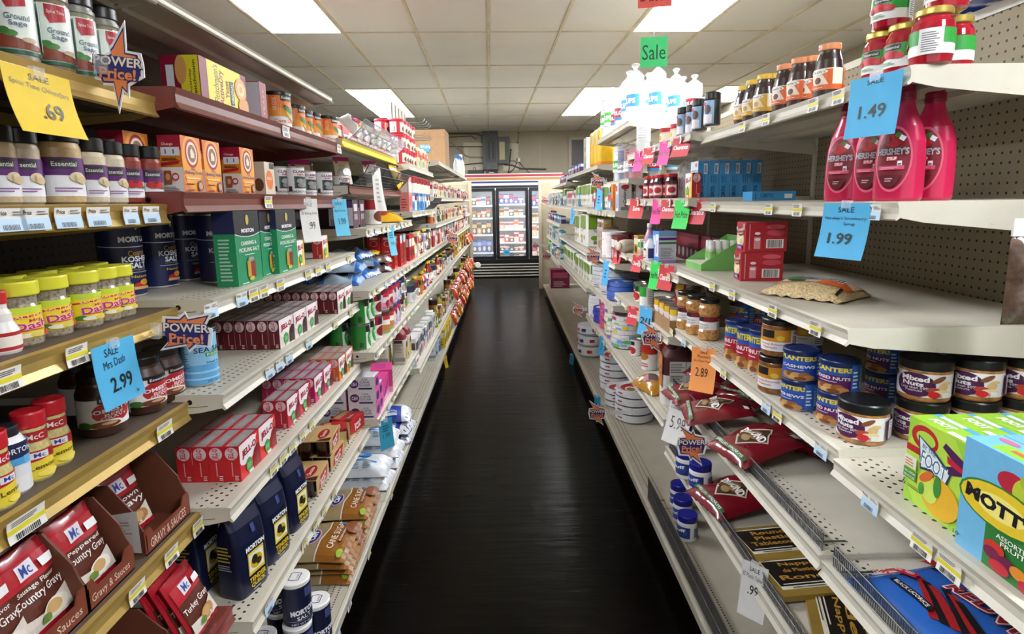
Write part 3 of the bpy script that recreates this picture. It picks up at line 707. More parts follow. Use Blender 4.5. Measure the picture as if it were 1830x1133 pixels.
@proto
def gravy_packet(txt1, txt2, pc, seed):
    its = [('R', .06, .08, .94, .60, '5a2a1c'), ('R', .06, .60, .94, .86, 'b3202b'), ('R', .30, .66, .62, .84, 'e9e4ea'), ('T', 'Mc', .46, .75, .2, .13, '2f4a9c'), ('T', txt1, .5, .55, .7, .07, 'f1e6dc'), ('T', txt2, .5, .44, .86, .12, 'f5ece2'),
           ('P', [(.06, .08), (.94, .08), (.94, .36), (.70, .30), (.45, .22), (.06, .26)], 'dcd2c4'), ('E', .62, .20, .24, .10, pc), ('E', .58, .21, .15, .07, 'caa26a'), ('E', .40, .15, .10, .05, '6a8a3a'), ('R', .66, .68, .9, .78, 'f0eeec')]
    top, bot = pouch_fr(.15, .115, .009, seed, .5); m = MB(); rd = mat('packet_red_foil', 'b01e2b', .22, noise=.06, coat=.5)
    m.grid(lambda u, v: top(u, v), 12, 12, rd); m.grid(bot, 12, 12, rd, True, True)
    decals(m, lambda a, b, l: top(.5-b/.15, .5+a/.115, l*2+.001), .115, .15, its, nu=8)
    return m.build('gravy_packet', link=False)
Z5 = .794
for i, (y, w, tx, wr) in enumerate(((.855, .17, 'Gravy & Sauces', 0), (1.0, .13, 'Gravy & Sauces', 0), (1.188, .165, 'GRAVY & SAUCES', 1))):
    place(display_box(w, .14, .155, tx, wr), (-.825, y, Z5), 0, ['brown gravy packet display box nearest the camera, lower left', 'brown gravy display box in the middle of the row of three', 'worn brown gravy display box with a white paper label on its side'][i], 'display box', 'brown gravy packet display boxes')
PK = [(.80, -.81, 'Sausage Flavor', 'Country Gravy', 'e6e0d4'), (.80, -.835, 'Sausage Flavor', 'Country Gravy', 'e6e0d4'), (.89, -.81, 'Sausage Flavor', 'Country Gravy', 'ece4d2'), (.89, -.85, 'Peppered', 'Country Gravy', 'ece4d2'), (1.0, -.81, 'Peppered', 'Country Gravy', 'f0ecdf'), (1.0, -.84, 'Peppered', 'Country Gravy', 'f0ecdf'), (1.175, -.845, 'Brown', 'Gravy', 'b07a4a')]
for i, (y, x, a, b_, pc) in enumerate(PK):
    place(gravy_packet(a, b_, pc, i % 3), (x, y, Z5+.003+.080), 0, 'red and brown country gravy packet in the brown boxes, %s from the front left' % nth(i), 'gravy packet', 'gravy packets in the brown boxes', rot=(0, math.radians(72), random.uniform(-.08, .08)))
place(display_box(.17, .14, .12, 'Gravy', 0), (-.80, 1.03, .545), 0, 'brown display box on the maroon shelf, lower left', 'display box', 'brown gravy packet display boxes')
for i, (x, y, a) in enumerate(((-.735, 1.195, 66), (-.76, 1.19, 68), (-.785, 1.185, 70))):
    place(gravy_packet('', 'Turkey Gravy', 'b98a58', 3), (x, y, .545+.08), 0, ['front turkey gravy packet leaning at the maroon shelf end', 'turkey gravy packet just behind the front turkey packet', 'turkey gravy packet rearmost at the maroon shelf end'][i], 'gravy packet', 'turkey gravy packets', rot=(0, math.radians(a), .05))
# signs of this section
p = yx(66, 95, -.73)
SER = dict()
sale_card('sale_card', (-.726, yx(62, 105, -.726), 1.722), 0, .135, .098, 'ecc91c', [('T', 'SALE', .5, .88, .3, .1, '4a4010'), ('T', 'Spice Time Chives/Jars', .5, .72, .85, .1, '4a4010', -4, 0), ('T', '.69', .58, .38, .34, .26, '2a2208')], 'yellow sale card reading .69 hanging from the top spice shelf', curl=.02, roll=0)
sale_card('sale_card', (-.722, yx(200, 600, -.722), 1.268), 0, .115, .115, '4fb3e3', [('T', 'SALE', .42, .86, .32, .13, '1c3a4a'), ('T', 'Mrs Dash', .45, .68, .5, .13, '1c2a3a', 3, 0), ('T', '2.99', .52, .34, .5, .24, '101820'), ('T', 'x', .82, .1, .06, .05, '333333')], 'blue sale card reading 2.99 hanging below the yellow-lidded jars', curl=.012)
q = at(212, 120, 1, 1.12); burst((q.x, 1.12, q.z), 0, .092, 'T', 'tall burst sign beside the herb shakers, upper left', roll=.12)
q = at(334, 594, 1, 1.18); burst((q.x, 1.18, q.z), 0, .098, 'W', 'burst sign in front of the light blue can at left', roll=.06)
tags(-1, -.738, 1.513, [(yx(x, 380, -.735), 'b', w) for x, w in ((10, .055), (55, .055), (115, .06), (170, .06), (228, .045), (265, .055))], 'brass rail under the purple-labelled bottles')
tags(-1, -.738, 1.283, [(yx(5, 670, -.735), 'y'), (yx(130, 620, -.735), 'y')], 'brass rail under the yellow-lidded jars')
tags(-1, -.738, 1.061, [(yx(40, 925, -.735), 'y', .07), (yx(290, 770, -.735), 'y', .055)], 'brass rail under the gravy jars')
tags(-1, -.738, .789, [(yx(240, 1055, -.735), 'y'), (yx(303, 1000, -.735), 'y'), (yx(350, 945, -.735), 'y', .045)], 'brass rail under the brown display boxes')
# ================================================================ left, second section
def bx(pl, pf, pr, py, X):
    yn = yx(pf, py, X); xb = at(pl, py, 1, yn).x; yf = yx(pr, py, X)
    return yn, yf, max(.02, X-xb)
# yeast carton on the brown shelf
yn, yf, d = bx(291, 360, 440, 165, -.745); w = yf-yn
its_f = [('R', 0, 0, .14, 1, '7d1030'), ('R', .14, 0, .86, 1, 'e5d82f'), ('T', "Fleischmann's", .30, .55, .8, .11, '2c3320', 90, .0), ('T', 'ActiveDry', .42, .5, .75, .12, '8a1a5a', 90), ('T', 'Yeast', .53, .5, .4, .08, '8a1a5a', 90), ('R', .60, .18, .68, .72, '1d3a6e'), ('T', 'ORIGINAL', .64, .45, .45, .05, 'e8e4c0', 90), ('E', .84, .62, .13, .26, 'd9a25a'), ('E', .84, .62, .08, .16, 'efc98a'), ('E', .84, .62, .04, .08, 'd59a55'), ('E', .90, .22, .14, .2, 'd08a3c')]
its_s = [('R', .5, 0, .98, 1, 'e5d82f'), ('E', .52, .7, .15, .3, 'd9a05a'), ('T', 'Fleischmann', .86, .5, .8, .08, '2c3320', 90), ('T', 'Activity', .76, .45, .55, .07, '7d1a4a', 90), ('R', .14, .3, .34, .8, 'dde2ea')]
place(carton('yeast_carton', d, w, .115, '8a1230', (('f', its_f), ('s', its_s))), (-.745-d/2, (yn+yf)/2, 1.762), 0, 'yellow and maroon yeast carton on the brown top shelf', 'carton')
yn, yf, d = bx(438, 466, 477, 190, -.735); w = max(.05, yf-yn)
place(carton('open_carton', d, w, .118, '8a1230', (('s', [('R', .02, .02, .98, .98, 'd9dde4')]), ('f', [('T', 'YEAST', .5, .5, .7, .2, 'd8b24a', 90)]))), (-.735-d/2, (yn+yf)/2, 1.762), 0, 'open carton showing its white inside beside the yellow yeast carton', 'carton')
CORN = [('R', 0, .32, 1, 1, 'e8791f'), ('R', 0, .30, 1, .55, 'eb9a28'), ('R', .43, .78, .60, .98, '1a1818'), ('T', 'Essential', .515, .88, .14, .08, 'eeeeee'), ('T', 'ARGOS', .36, .66, .4, .05, 'f4dcc0', 90), ('E', .55, .40, .05, .22, 'e3c06a', .6), ('E', .58, .36, .05, .2, 'd9b25a', .5), ('E', .52, .52, .03, .2, '3a7a34', .9), ('E', .60, .5, .025, .16, '46863c', .3), ('T', 'Corn Starch', .5, .16, .3, .1, 'd8582a'), ('R', .16, .05, .30, .95, 'e8b8b0'), ('B', .17, .1, .29, .9, '7a5a55', 10, 'h')]
for i, (px, X) in enumerate(((498, -.75), (525, -.79), (539, -.80), (554, -.79), (584, -.75))):
    place(pcan('starch_can', .044, .112, 'f1eee8', CORN, -.35 if i else -.5, '151312'), (X, yx(px, 230, X), 1.762), 0, 'orange corn starch can with black lid, %s from the left on the brown shelf' % nth(i), 'can', 'orange corn starch cans')
# clear clam-shell packs and an opened box behind the cans
@proto
def clam_pack():
    m = MB(); m.loft([(.05, .07, 0), (.055, .075, .01), (.05, .07, .05), (.045, .065, .06)], CLEARP, 20, 4); o = m.build('clam_pack', link=False)
    m = MB(); m.box(-.04, .04, -.06, .06, .002, .045, 'c9ccd0'); decals(m, plane((0, -.0603, .024), (1, 0, 0), (0, 0, 1)), .08, .04, [('B', .05, .1, .95, .9, '3a3c40', 16, 'v'), ('R', .7, .05, .95, .4, '2a3a8a')]); m.build('contents', o, False); return o
for i, (px, X, z) in enumerate(((545, -.90, 1.762), (568, -.93, 1.825), (590, -.90, 1.787))):
    place(clam_pack(), (X, yx(px, 200, X), z if i != 1 else 1.822), .2*i, 'clear plastic clam-shell pack behind the orange cans, %s from the left' % nth(i), 'plastic pack', 'clear clam-shell packs')
@proto
def open_box(w, d, h):
    m = MB(); t = .004; m.box(-d/2, d/2, -w/2, w/2, 0, t, CARD)
    for a in ((-d/2, -d/2+t, -w/2, w/2), (d/2-t, d/2, -w/2, w/2), (-d/2, d/2, -w/2, -w/2+t), (-d/2, d/2, w/2-t, w/2)): m.box(*a, t, h, CARD)
    o = m.build('cardboard_box', link=False)
    for s in (-1, 1):
        m = MB(); m.add([(-d/2, s*w/2, h), (d/2, s*w/2, h), (d/2-.01, s*(w/2-.07), h+.05), (-d/2+.01, s*(w/2-.07), h+.05)], [(0,1,2,3), (3,2,1,0)], CARD); m.build('flap', o, False)
    return o
place(open_box(.20, .16, .10), (-.95, 2.66, 1.787), 0, 'opened brown cardboard box behind the wire basket, upper left', 'cardboard box')
# baking soda cartons
def soda_items():
    f = [('R', 0, 0, 1, 1, 'e07a1e'), ('E', .5, .55, .5, .5, 'f0a33a'), ('E', .5, .70, .34, .26, 'b3202a'), ('E', .5, .70, .27, .21, 'f2e6d0'), ('E', .5, .70, .21, .16, '9a6a50'), ('P', [(.42, .62), (.60, .62), (.62, .70), (.50, .80), (.42, .74)], 'f0e4d4'), ('T', 'Pure', .5, .42, .2, .05, '1f3f86'), ('T', 'Baking Soda', .5, .35, .86, .075, '1f3f86'), ('B', .1, .24, .9, .29, 'f3d9a8', 1, 'h'), ('B', .08, .14, .6, .18, '5d3a18', 1, 'h'), ('E', .78, .12, .14, .10, '5a4a78'), ('E', .78, .12, .10, .07, 'd8a060'), ('R', .08, .02, .4, .05, '7a3a18')]
    s = [('R', 0, 0, 1, .44, 'efe8e2'), ('R', 0, .44, 1, 1, 'e58a28'), ('R', 0, .74, 1, 1, 'a81a3a'), ('T', 'Change', .42, .84, .5, .06, 'f3e2d8'), ('R', .12, .64, .94, .79, 'eef0f4'), ('T', '1 1', .5, .715, .4, .08, '4a5aa8'), ('B', .15, .56, .85, .62, '4a2a18', 2, 'h'), ('P', [(.04, .46), (.86, .50), (.94, .56), (.1, .52)], 'b3202a'), ('R', .18, .14, .50, .38, '9a5a30'), ('E', .34, .27, .1, .06, 'e0a070'), ('E', .68, .27, .16, .07, 'c23a3a'), ('E', .68, .27, .11, .04, 'efe8e2'), ('B', .15, .03, .85, .11, '38302a', 3, 'h')]
    return (('f', f), ('s', s))
SD = soda_items()
soda = carton('soda_carton', .052, .085, .128, 'd8731c', SD)
for i, (px, X, lb) in enumerate(((231, -.80, 'baking soda carton behind the paprika bottles'), (331, -.735, 'baking soda carton with white sticker, left of the pair'), (369, -.738, 'baking soda carton between the two cartons with white stickers'), (434, -.735, 'baking soda carton with white sticker, rightmost of the orange cartons'))):
    place(soda, (X-.026, yx(px, 345, X)+.043, 1.543), 0, lb, 'carton', 'orange baking soda cartons')
place(carton('sugar_carton', .05, .075, .10, 'd9cdb6', (('f', [('E', .45, .45, .36, .3, 'e2762c'), ('T', 'BAKING', .45, .5, .5, .1, 'f6e2cc'), ('R', .5, .8, .95, .98, '2a2420')]), ('s', [('E', .6, .3, .3, .2, '6a4a30')])), ()), (-.765, yx(478, 350, -.74)+.03, 1.543), 0, 'small pale carton with orange disc between baking soda and white cans', 'carton')
CLAB = [('T', 'CLABBER', .5, .86, .24, .10, '7a1a2a', 0, .03), ('T', 'GIRL', .5, .75, .14, .08, '7a1a2a', 0, .03), ('R', .39, .22, .61, .68, '2f5a58'), ('R', .41, .25, .59, .65, '2a2a2c'), ('E', .47, .5, .05, .1, '9a9a98'), ('E', .54, .46, .04, .12, '787876'), ('E', .5, .34, .07, .08, '8a8a86'), ('T', 'BAKING POWDER', .5, .10, .28, .08, '5a1a22'), ('R', .20, .1, .30, .9, 'c9bfa2'), ('E', .25, .6, .03, .2, '3a6a4a'), ('E', .25, .35, .03, .2, '6a4a3a'), ('B', .68, .1, .85, .9, '777777', 8, 'h'), ('R', .32, .1, .36, .3, '222222')]
for i, (px, X) in enumerate(((498, -.80), (526, -.755), (548, -.80), (578, -.76), (610, -.765))):
    place(pcan('powder_can', .041, .10, 'ecebea', CLAB, -.35), (X, yx(px, 352, X), 1.543), -.08*i, 'white baking powder can, %s from the left in the row of five' % nth(i), 'can', 'white baking powder cans')
# salt on the cream shelf
KOSH = [('R', 0, .0, 1, .01, 'd0d0d0'), ('T', 'MORTON', .5, .735, .26, .075, 'eef0f6', 0, .05), ('P', [(.2, .66), (.35, .645), (.5, .64), (.65, .645), (.8, .66), (.8, .65), (.65, .635), (.5, .63), (.35, .635), (.2, .65)], 'dfe3ee'), ('T', 'Coarse', .5, .56, .15, .07, 'c79a2c', 4), ('T', 'KOSHER', .5, .48, .24, .075, 'eef0f6', 0, .03), ('T', 'SALT', .5, .395, .15, .075, 'eef0f6', 0, .03), ('R', .42, .335, .58, .34, 'c79a2c'), ('B', .38, .30, .62, .32, '9aa2c0', 1, 'h'), ('T', 'Natural', .5, .25, .14, .035, 'd3b23c'), ('E', .49, .13, .05, .045, 'b3262a'), ('E', .53, .17, .04, .04, 'd9942c'), ('P', [(.43, .08), (.57, .08), (.58, .11), (.44, .12)], 'd9a878'), ('E', .5, .90, .012, .05, 'c9ae5a'), ('B', .70, .1, .9, .9, '7a84aa', 16, 'h')]
for i, (px, py, lb) in enumerate(((225, 533, 'dark blue kosher salt can in the shade at the shelf left end'), (286, 515, 'blue kosher salt can, first of the front four'), (334, 502, 'blue kosher salt can, second of the front four'), (366, 505, 'blue kosher salt can half hidden between its neighbours'), (392, 506, 'blue kosher salt can touching the green cartons'))):
    p = onz(px, py, 1.304); dp = Vector((p.x, p.y-0, 0)); dp.normalize(); k = .038 if i != 3 else .19
    place(pcan('salt_canister', .0455, .186, '1c2350', KOSH, -.1), (p.x+dp.x*k, p.y+dp.y*k, 1.304), [-.1, -.05, -.1, -.9, -.62][i], lb, 'salt canister', 'blue kosher salt canisters')
GRN = [('R', 0, .70, 1, 1, '23252a'), ('P', [(0, .73), (0, .70), (.25, .665), (.5, .655), (.75, .665), (1, .70), (1, .73)], '23252a'), ('P', [(0, .70), (.25, .665), (.5, .655), (.75, .665), (1, .70), (1, .69), (.75, .655), (.5, .645), (.25, .655), (0, .69)], 'e3e8e6'), ('T', 'MORTON', .5, .735, .5, .055, 'eef0f2', 0, .05), ('E', .5, .88, .06, .07, 'c8b45a'), ('T', 'CANNING &', .5, .565, .62, .055, 'f0f5f0', 0, .02), ('T', 'PICKLING SALT', .5, .475, .8, .055, 'f0f5f0', 0, .02), ('B', .3, .40, .7, .425, 'cfe5d8', 1, 'h'), ('R', .36, .10, .52, .32, 'b8952c'), ('R', .50, .08, .68, .30, '8a2a20'), ('E', .52, .34, .12, .03, '9a9a8a'), ('E', .5, .07, .1, .03, 'c7b83a'), ('B', .1, .02, .4, .05, 'd8e5dc', 1, 'h')]
GRS = [('R', 0, .70, 1, 1, '1c2350'), ('B', .2, .08, .8, .66, 'a8d0bc', 12, 'h')]
for i, (pf, pr, X) in enumerate(((424, 469, -.685), (469, 501, -.705), (498, 533, -.685))):
    yn, yf = yx(pf, 480-i*8, X), yx(pr, 480-i*8, X)
    place(carton('green_carton', .055, .125, .192, '1b8a5a', (('f', GRN), ('s', GRS))), (X-.0275, (yn+yf)/2, 1.304), 0, 'green pickling salt carton, %s of three on the cream shelf' % nth(i), 'carton', 'green pickling salt cartons', (1, (yf-yn-.003)/.125, 1))
def jello(c1, c2, cs):
    f = [('R', 0, 0, 1, 1, c1), ('E', .35, .75, .5, .4, 'f3e7e6'), ('P', [(.1, .95), (.9, .95), (.62, .55), (.52, .30), (.32, .35)], 'f6f0ef'), ('P', [(.60, .06), (.98, .04), (.98, .62), (.82, .66), (.66, .40)], c2), ('E', .80, .35, .16, .26, c2), ('T', 'JELL-O', .46, .70, .72, .25, 'a3182a', 3, .045), ('E', .40, .28, .15, .20, '3f9a46'), ('B', .3, .22, .5, .36, '9ad09a', 3, 'h'), ('R', .36, .03, .58, .11, 'e9e4e2')]
    s = [('R', 0, 0, 1, 1, cs), ('E', .5, .80, .42, .18, 'e8c8cc'), ('T', 'JELL-O', .5, .80, .3, .45, cs, 90, .02), ('R', .46, .16, .52, .56, 'e0a8a8'), ('B', .62, .05, .92, .2, 'e8dcd8', 3, 'h')]
    t = [('R', .03, .12, .97, .88, '9c9896'), ('B', .2, .3, .8, .7, 'b8b5b2', 3, 'h')]
    return (('f', f), ('s', s), ('t', t), ('n', s))
JT = {}
def gelatin(kind): 
    c1, c2, cs, ed = {'choc': ('d9cfc8', '3d2218', '5e0d16', '8c8a86'), 'red': ('d8282c', '8a1420', 'c81e26', 'c23a3c'), 'rasp': ('c21f3c', '7a1028', 'a81c30', 'c24a5c'), 'pink': ('c8286a', '6a1030', 'b0205a', 'c2507a'), 'orange': ('d97a2c', '4a3020', 'c8642a', 'c8763c'), 'yellow': ('d8a838', 'e0c860', 'b52a2a', 'c9a040')}[kind]
    return carton('gelatin_box', .038, .117, .092, cs if kind != 'yellow' else 'd8a02c', jello(c1, c2, cs))
def block(kind, x, y, z, nd, nl, dd, w, name, where, skip=(), h=1.0, miss=0):
    nd0 = nd
    for j in range(nl):
        for i in range(nd):
            if (i, j) in skip: continue
            place(gelatin(kind), (x-dd*(i+.5), y+w*(j+.5), z), random.uniform(-.012, .012), '%s gelatin box, %s back from the aisle, %s along, %s' % (name, nth(i), nth(j), where), 'gelatin box', name+' gelatin boxes', ((dd-.001)/.038, (w-.002)/.117, h))
block('choc', -.68, 1.69, 1.082, 6, 3, .0335, .12, 'chocolate', 'block beside the light blue can', h=.95)
block('choc', -.665, 2.245, 1.082, 8, 2, .036, .112, 'chocolate', 'far block under salt', h=.95)
block('red', -.695, 1.41, .802, 4, 2, .041, .118, 'bright red', 'lowest front block', h=1.04)
block('rasp', -.705, 1.765, .802, 2, 2, .04, .11, 'raspberry', 'pair beyond bright red')
block('pink', -.695, 2.0, .802, 5, 2, .038, .11, 'magenta', 'row before orange')
block('orange', -.68, 2.255, .802, 3, 2, .04, .11, 'orange', 'end of shelf')
yn = yx(578, 455, -.70); place(gelatin('yellow'), (-.72, yn+.03, 1.304), 0, 'single yellow gelatin box near the right end of the salt shelf', 'gelatin box', None, (1, .6, .95))
yn = yx(530, 470, -.69); place(gelatin('yellow'), (-.715, yn+.06, 1.304), 0, 'yellow gelatin box just behind the third green carton', 'gelatin box', None, (1, .6, .95))
SEA = [('R', 0, .38, 1, 1, '8fc6e6'), ('P', [(0, .38), (0, .36), (.2, .34), (.4, .37), (.6, .33), (.8, .36), (1, .38)], '5fa8d8'), ('R', 0, .22, 1, .26, '9fd0ea'), ('R', 0, .10, 1, .13, 'a5d6ef'), ('T', 'SEA SALT', .50, .66, .34, .10, '1e2a3a'), ('R', .42, .53, .58, .60, '3f9a4a'), ('T', 'IODIZED', .5, .565, .13, .045, 'e6f2e6'), ('B', .12, .3, .30, .9, '5a7488', 18, 'h'), ('T', 'Ideal for', .5, .42, .15, .04, '2a4a6a'), ('T', 'NET WT 26 OZ', .52, .06, .2, .04, '2a4a6a')]
p = onz(357, 690, 1.082); place(pcan('sea_salt_can', .0405, .138, '5ea9dc', SEA, -.25, '1a1c20'), (p.x-.01, p.y+.03, 1.082), 0, 'light blue sea salt can at the cream shelf corner behind the burst sign', 'salt canister')
# curing salt bags
@proto
def cure_bag():
    nv = mat('navy_bag_foil', '161b36', .28, noise=.12, scale=12, bump=.15); m = MB()
    m.loft([(.038, .055, 0), (.040, .057, .01), (.040, .057, .08), (.038, .056, .15), (.028, .057, .195), (.010, .057, .222), (.004, .056, .245), (.003, .056, .250)], nv, 32, 5); o = m.build('curing_salt_bag', link=False)
    m = MB(); m.box(-.0045, .0045, -.056, .056, .238, .252, 'b9b8b4'); m.build('folded_top', o, False)
    m = MB(); fr = lambda a, b, l: (.0403+l-(max(0, b-.02)**2)*2.2, a, .10+b); W_, H_ = .11, .19
    decals(m, fr, W_, H_, [('R', .24, .12, .82, .70, '101530'), ('T', 'MORTON', .54, .66, .62, .075, 'eef0f2', 0, .05), ('R', .26, .26, .80, .60, 'e3c21c'), ('R', .29, .30, .77, .57, 'eeeede'), ('E', .53, .42, .2, .1, 'd6b820'), ('E', .47, .46, .1, .07, '2a2410'), ('E', .6, .4, .09, .05, '3a3214'), ('T', 'TENDER', .53, .19, .56, .075, 'd9bd20', 0, .04), ('T', 'QUICK', .53, .10, .48, .075, 'd9bd20', 0, .04), ('B', .35, .03, .7, .055, 'cfcfcf', 1, 'h'), ('B', .5, .86, .62, .98, '4a5a9a', 5, 'v')], 1, 6)
    decals(m, lambda a, b, l: (a, -.0573-l, .10+b), .06, .19, [('B', .1, .55, .9, .80, 'b8a438', 5, 'h'), ('B', .1, .42, .8, .52, 'b0b0b0', 3, 'h')], 1, 1); m.build('label', o, False)
    return o
for i, (x, y, lb) in enumerate(((-.715, 1.415, 'navy curing salt bag nearest the camera'), (-.705, 1.555, 'navy curing salt bag in the middle of the three'), (-.70, 1.715, 'navy curing salt bag nearest the pudding packs'), (-.84, 1.43, 'navy bag in the dark behind the nearest curing salt bag'))):
    place(cure_bag(), (x, y, .50), .06*(i-1)-.22, lb, 'salt bag', 'navy curing salt bags', (1, 1, .97))
# pudding four-packs
@proto
def pudding_pack(c, sl, txt):
    w, d, h = .15, .125, .062; m = MB()
    m.box(-d/2, d/2, -w/2, w/2, h, h+.003, sl)
    m.box(d/2-.001, d/2+.002, -w/2, w/2, .012, h, sl); m.box(-d/2-.002, -d/2+.001, -w/2, w/2, .012, h, sl)
    decals(m, plane((d/2+.002, 0, .038), (0, 1, 0), (0, 0, 1)), w, .048, [('P', [(.1, .1), (.8, .05), (.92, .95), (.3, .95)], 'a81c24'), ('T', 'Snack', .5, .62, .5, .3, 'f4eee8', 8, .03), ('T', 'Pack', .5, .3, .42, .28, 'f4eee8', 8, .03)])
    decals(m, plane((0, 0, h+.003), (0, 1, 0), (-1, 0, 0)), w, d, [('E', .45, .3, .3, .16, 'a81c24'), ('T', txt, .45, .3, .4, .12, 'f0e6dc'), ('R', .1, .6, .9, .9, 'b89a6a'), ('P', [(0, 0), (.2, 0), (.1, .3), (0, .4)], '4a2416')])
    o = m.build('pudding_pack', link=False); cm = mat('pudding_cup_'+c, c, .18, noise=.1, coat=.6)
    for sx in (-1, 1):
        for sy in (-1, 1):
            m = MB(); m.loft([(.024, .028, 0, sx*.031, sy*.037), (.027, .032, .03, sx*.031, sy*.037), (.029, .035, h-.003, sx*.031, sy*.037), (.031, .037, h-.001, sx*.031, sy*.037)], cm, 20, 4); m.build('cup', o, False)
    return o
ZP = .50
for i, (x, y, z, a) in enumerate(((-.735, 1.95, ZP, .05), (-.735, 2.14, ZP, -.04), (-.74, 2.13, ZP+.066, .06), (-.875, 1.96, ZP, 0), (-.875, 2.14, ZP, 0), (-.88, 2.14, ZP+.066, 0))):
    place(pudding_pack('2a1410', 'c2a26c', 'Chocolate'), (x, y, z), a, ['chocolate pudding pack at the front beside the navy bags', 'chocolate pudding pack at the bottom of the front stack', 'chocolate pudding pack on top of the front stack', 'chocolate pudding pack in the back row beside the navy bags', 'chocolate pudding pack at the bottom of the back stack', 'chocolate pudding pack on top of the back stack'][i], 'pudding pack', 'chocolate pudding packs', (1, 1.05, 1.05))
for i, (x, y, z, a) in enumerate(((-.74, 2.335, ZP, .35), (-.72, 2.46, ZP+.001, -.25))):
    place(pudding_pack('d8c27a', 'c01f26', 'Vanilla'), (x, y, z), a, ['red-sleeved vanilla pudding pack leaning toward the chocolate packs', 'red-sleeved vanilla pudding pack at the far shelf end'][i], 'pudding pack', 'red vanilla pudding packs', (.8, .8, 1.2))
# bottom shelf: round salt canisters and brown sugar
RND = [('T', 'MORTON', .5, .36, .30, .14, 'eef0f6', 4, .06), ('T', 'SALT', .5, .21, .16, .10, 'eef0f6', 4, .02), ('R', .30, .13, .70, .14, '9aa0b8'), ('T', 'NET WT 26 OZ', .5, .06, .28, .05, 'd8dae4'), ('B', .52, .72, .62, .95, '5a66a0', 6, 'v')]
@proto
def salt_round():
    def ex(o):
        m = MB(); m.lathe([(.0425, .128), (.0428, .130), (.0428, .137), (.040, .139), (.001, .139)], WHP, 28)
        decals(m, plane((0, 0, .1392), (0, 1, 0), (-1, 0, 0)), .08, .08, [('P', [(.28, .30), (.72, .30), (.76, .5), (.72, .70), (.28, .70), (.24, .5)], '2a3050'), ('P', [(.31, .33), (.69, .33), (.72, .5), (.69, .67), (.31, .67), (.28, .5)], 'e8e6e2'), ('T', 'PLAIN', .5, .40, .26, .07, '2a3050')]); m.build('lid', o, False)
    return jar_parts('salt_canister', straight(.042, .13, .002), 'e8e8e6', None, (.0422, .004, .126, '161b38', RND, -.75), ex, 28)
q = onz(527, 1030, .41)
ST = [(-.665, 1.665, .27, 'round salt canister standing on top of the lower canisters'), (-.665, 1.655, .13, 'round salt canister under the raised one'), (-.640, 1.752, .13, 'round salt canister at the aisle edge, behind the raised one'), (-.74, 1.72, .13, 'round salt canister behind the raised one, away from the aisle'), (-.655, 1.56, .13, 'round salt canister cut by the bottom of the picture'), (-.78, 1.50, .13, 'navy salt canister in the shade below the navy bags'), (-.75, 1.60, .13, 'round salt canister left of the raised one'), (-.74, 1.72, .27, 'round salt canister stacked behind the raised one, in shade')]
ox, oy = q.x+.665, q.y-1.665
for x, y, z, lb in ST: place(salt_round(), (x+ox, y+oy, z), 0, lb, 'salt canister', 'round navy salt canisters')
BSI = [('R', .0, .0, 1, .47, '8f5a1c'), ('P', [(0, .47), (1, .47), (1, .55), (.7, .50), (.4, .56), (0, .52)], '8f5a1c'), ('P', [(0, .53), (.4, .57), (.7, .51), (1, .56), (1, .58), (.7, .53), (.4, .59), (0, .55)], 'e6dfd0'), ('E', .48, .74, .20, .125, 'd6a2b4'), ('E', .48, .74, .17, .105, '1f2a6e'), ('T', 'C&H', .48, .74, .22, .11, 'f2f2f6', 0, .03), ('T', 'CANE SUGAR', .55, .34, .72, .12, 'f0e4cc', 0, 0), ('R', .35, .18, .78, .25, '6a2418'), ('T', 'GOLDEN BROWN', .56, .215, .38, .04, 'eed8b8'), ('E', .85, .3, .05, .04, '3f6aa8'), ('E', .12, .12, .08, .06, '8fae2c'), ('R', .1, .86, .3, .93, '7a9a2c'), ('E', .8, .1, .2, .12, '7a3f18')]
BSG = pouch('sugar_bag', .205, .265, .024, 3, mat('tan_sugar_bag', '9a8662', .3, noise=.08, coat=.3), BSI, nu=16)
for c, (yc, nn) in enumerate(((2.06, 4), (2.335, 4))):
    for k in range(nn):
        place(BSG, (-.70+random.uniform(-.008, .012), yc+random.uniform(-.01, .01), BZ+.002+.0285*k), random.uniform(-.05, .05), '%s brown sugar bag from the bottom, %s pile' % (nth(k), ['near', 'far'][c]), 'sugar bag', 'brown sugar bags on the bottom shelf')
# ================================================================ right, nearest sections
def RX(name_proto, px, py, X, z, rz=PI, label='', cat='', group=None, sc=1.0, dz=0):
    return place(name_proto, (X, yx(px, py, X), z+dz), rz, label, cat, group, sc)
CHY = [('R', 0, .42, 1, 1, '2f9a3c'), ('R', .44, .72, .60, .96, '1c1a1b'), ('T', 'Essential', .52, .84, .13, .12, 'e0e0e0'), ('E', .45, .52, .05, .16, 'c01f2a'), ('E', .50, .55, .05, .17, 'cf2a34'), ('E', .55, .51, .05, .16, 'b81c28'), ('E', .59, .46, .04, .13, 'c82a30'), ('E', .41, .46, .04, .13, 'b01c26'), ('B', .42, .12, .58, .28, '8ab88e', 2, 'h'), ('R', .74, .0, .9, 1, 'eceaea'), ('B', .76, .1, .88, .9, '777777', 9, 'h')]
RED_C = mat('cherry_red_syrup', 'a50f25', .12, noise=.25, scale=40, coat=.8)
def cherry(): return pjar('cherry_jar', [(.030, 0), (.036, .004), (.038, .02), (.038, .068), (.036, .08), (.030, .090), (.030, .096)], RED_C, (.033, .094, .108, mat('gold_lid', 'c9b25c', .3, metal=.6)), (.0384, .018, .066, 'efeeec', CHY, .1))
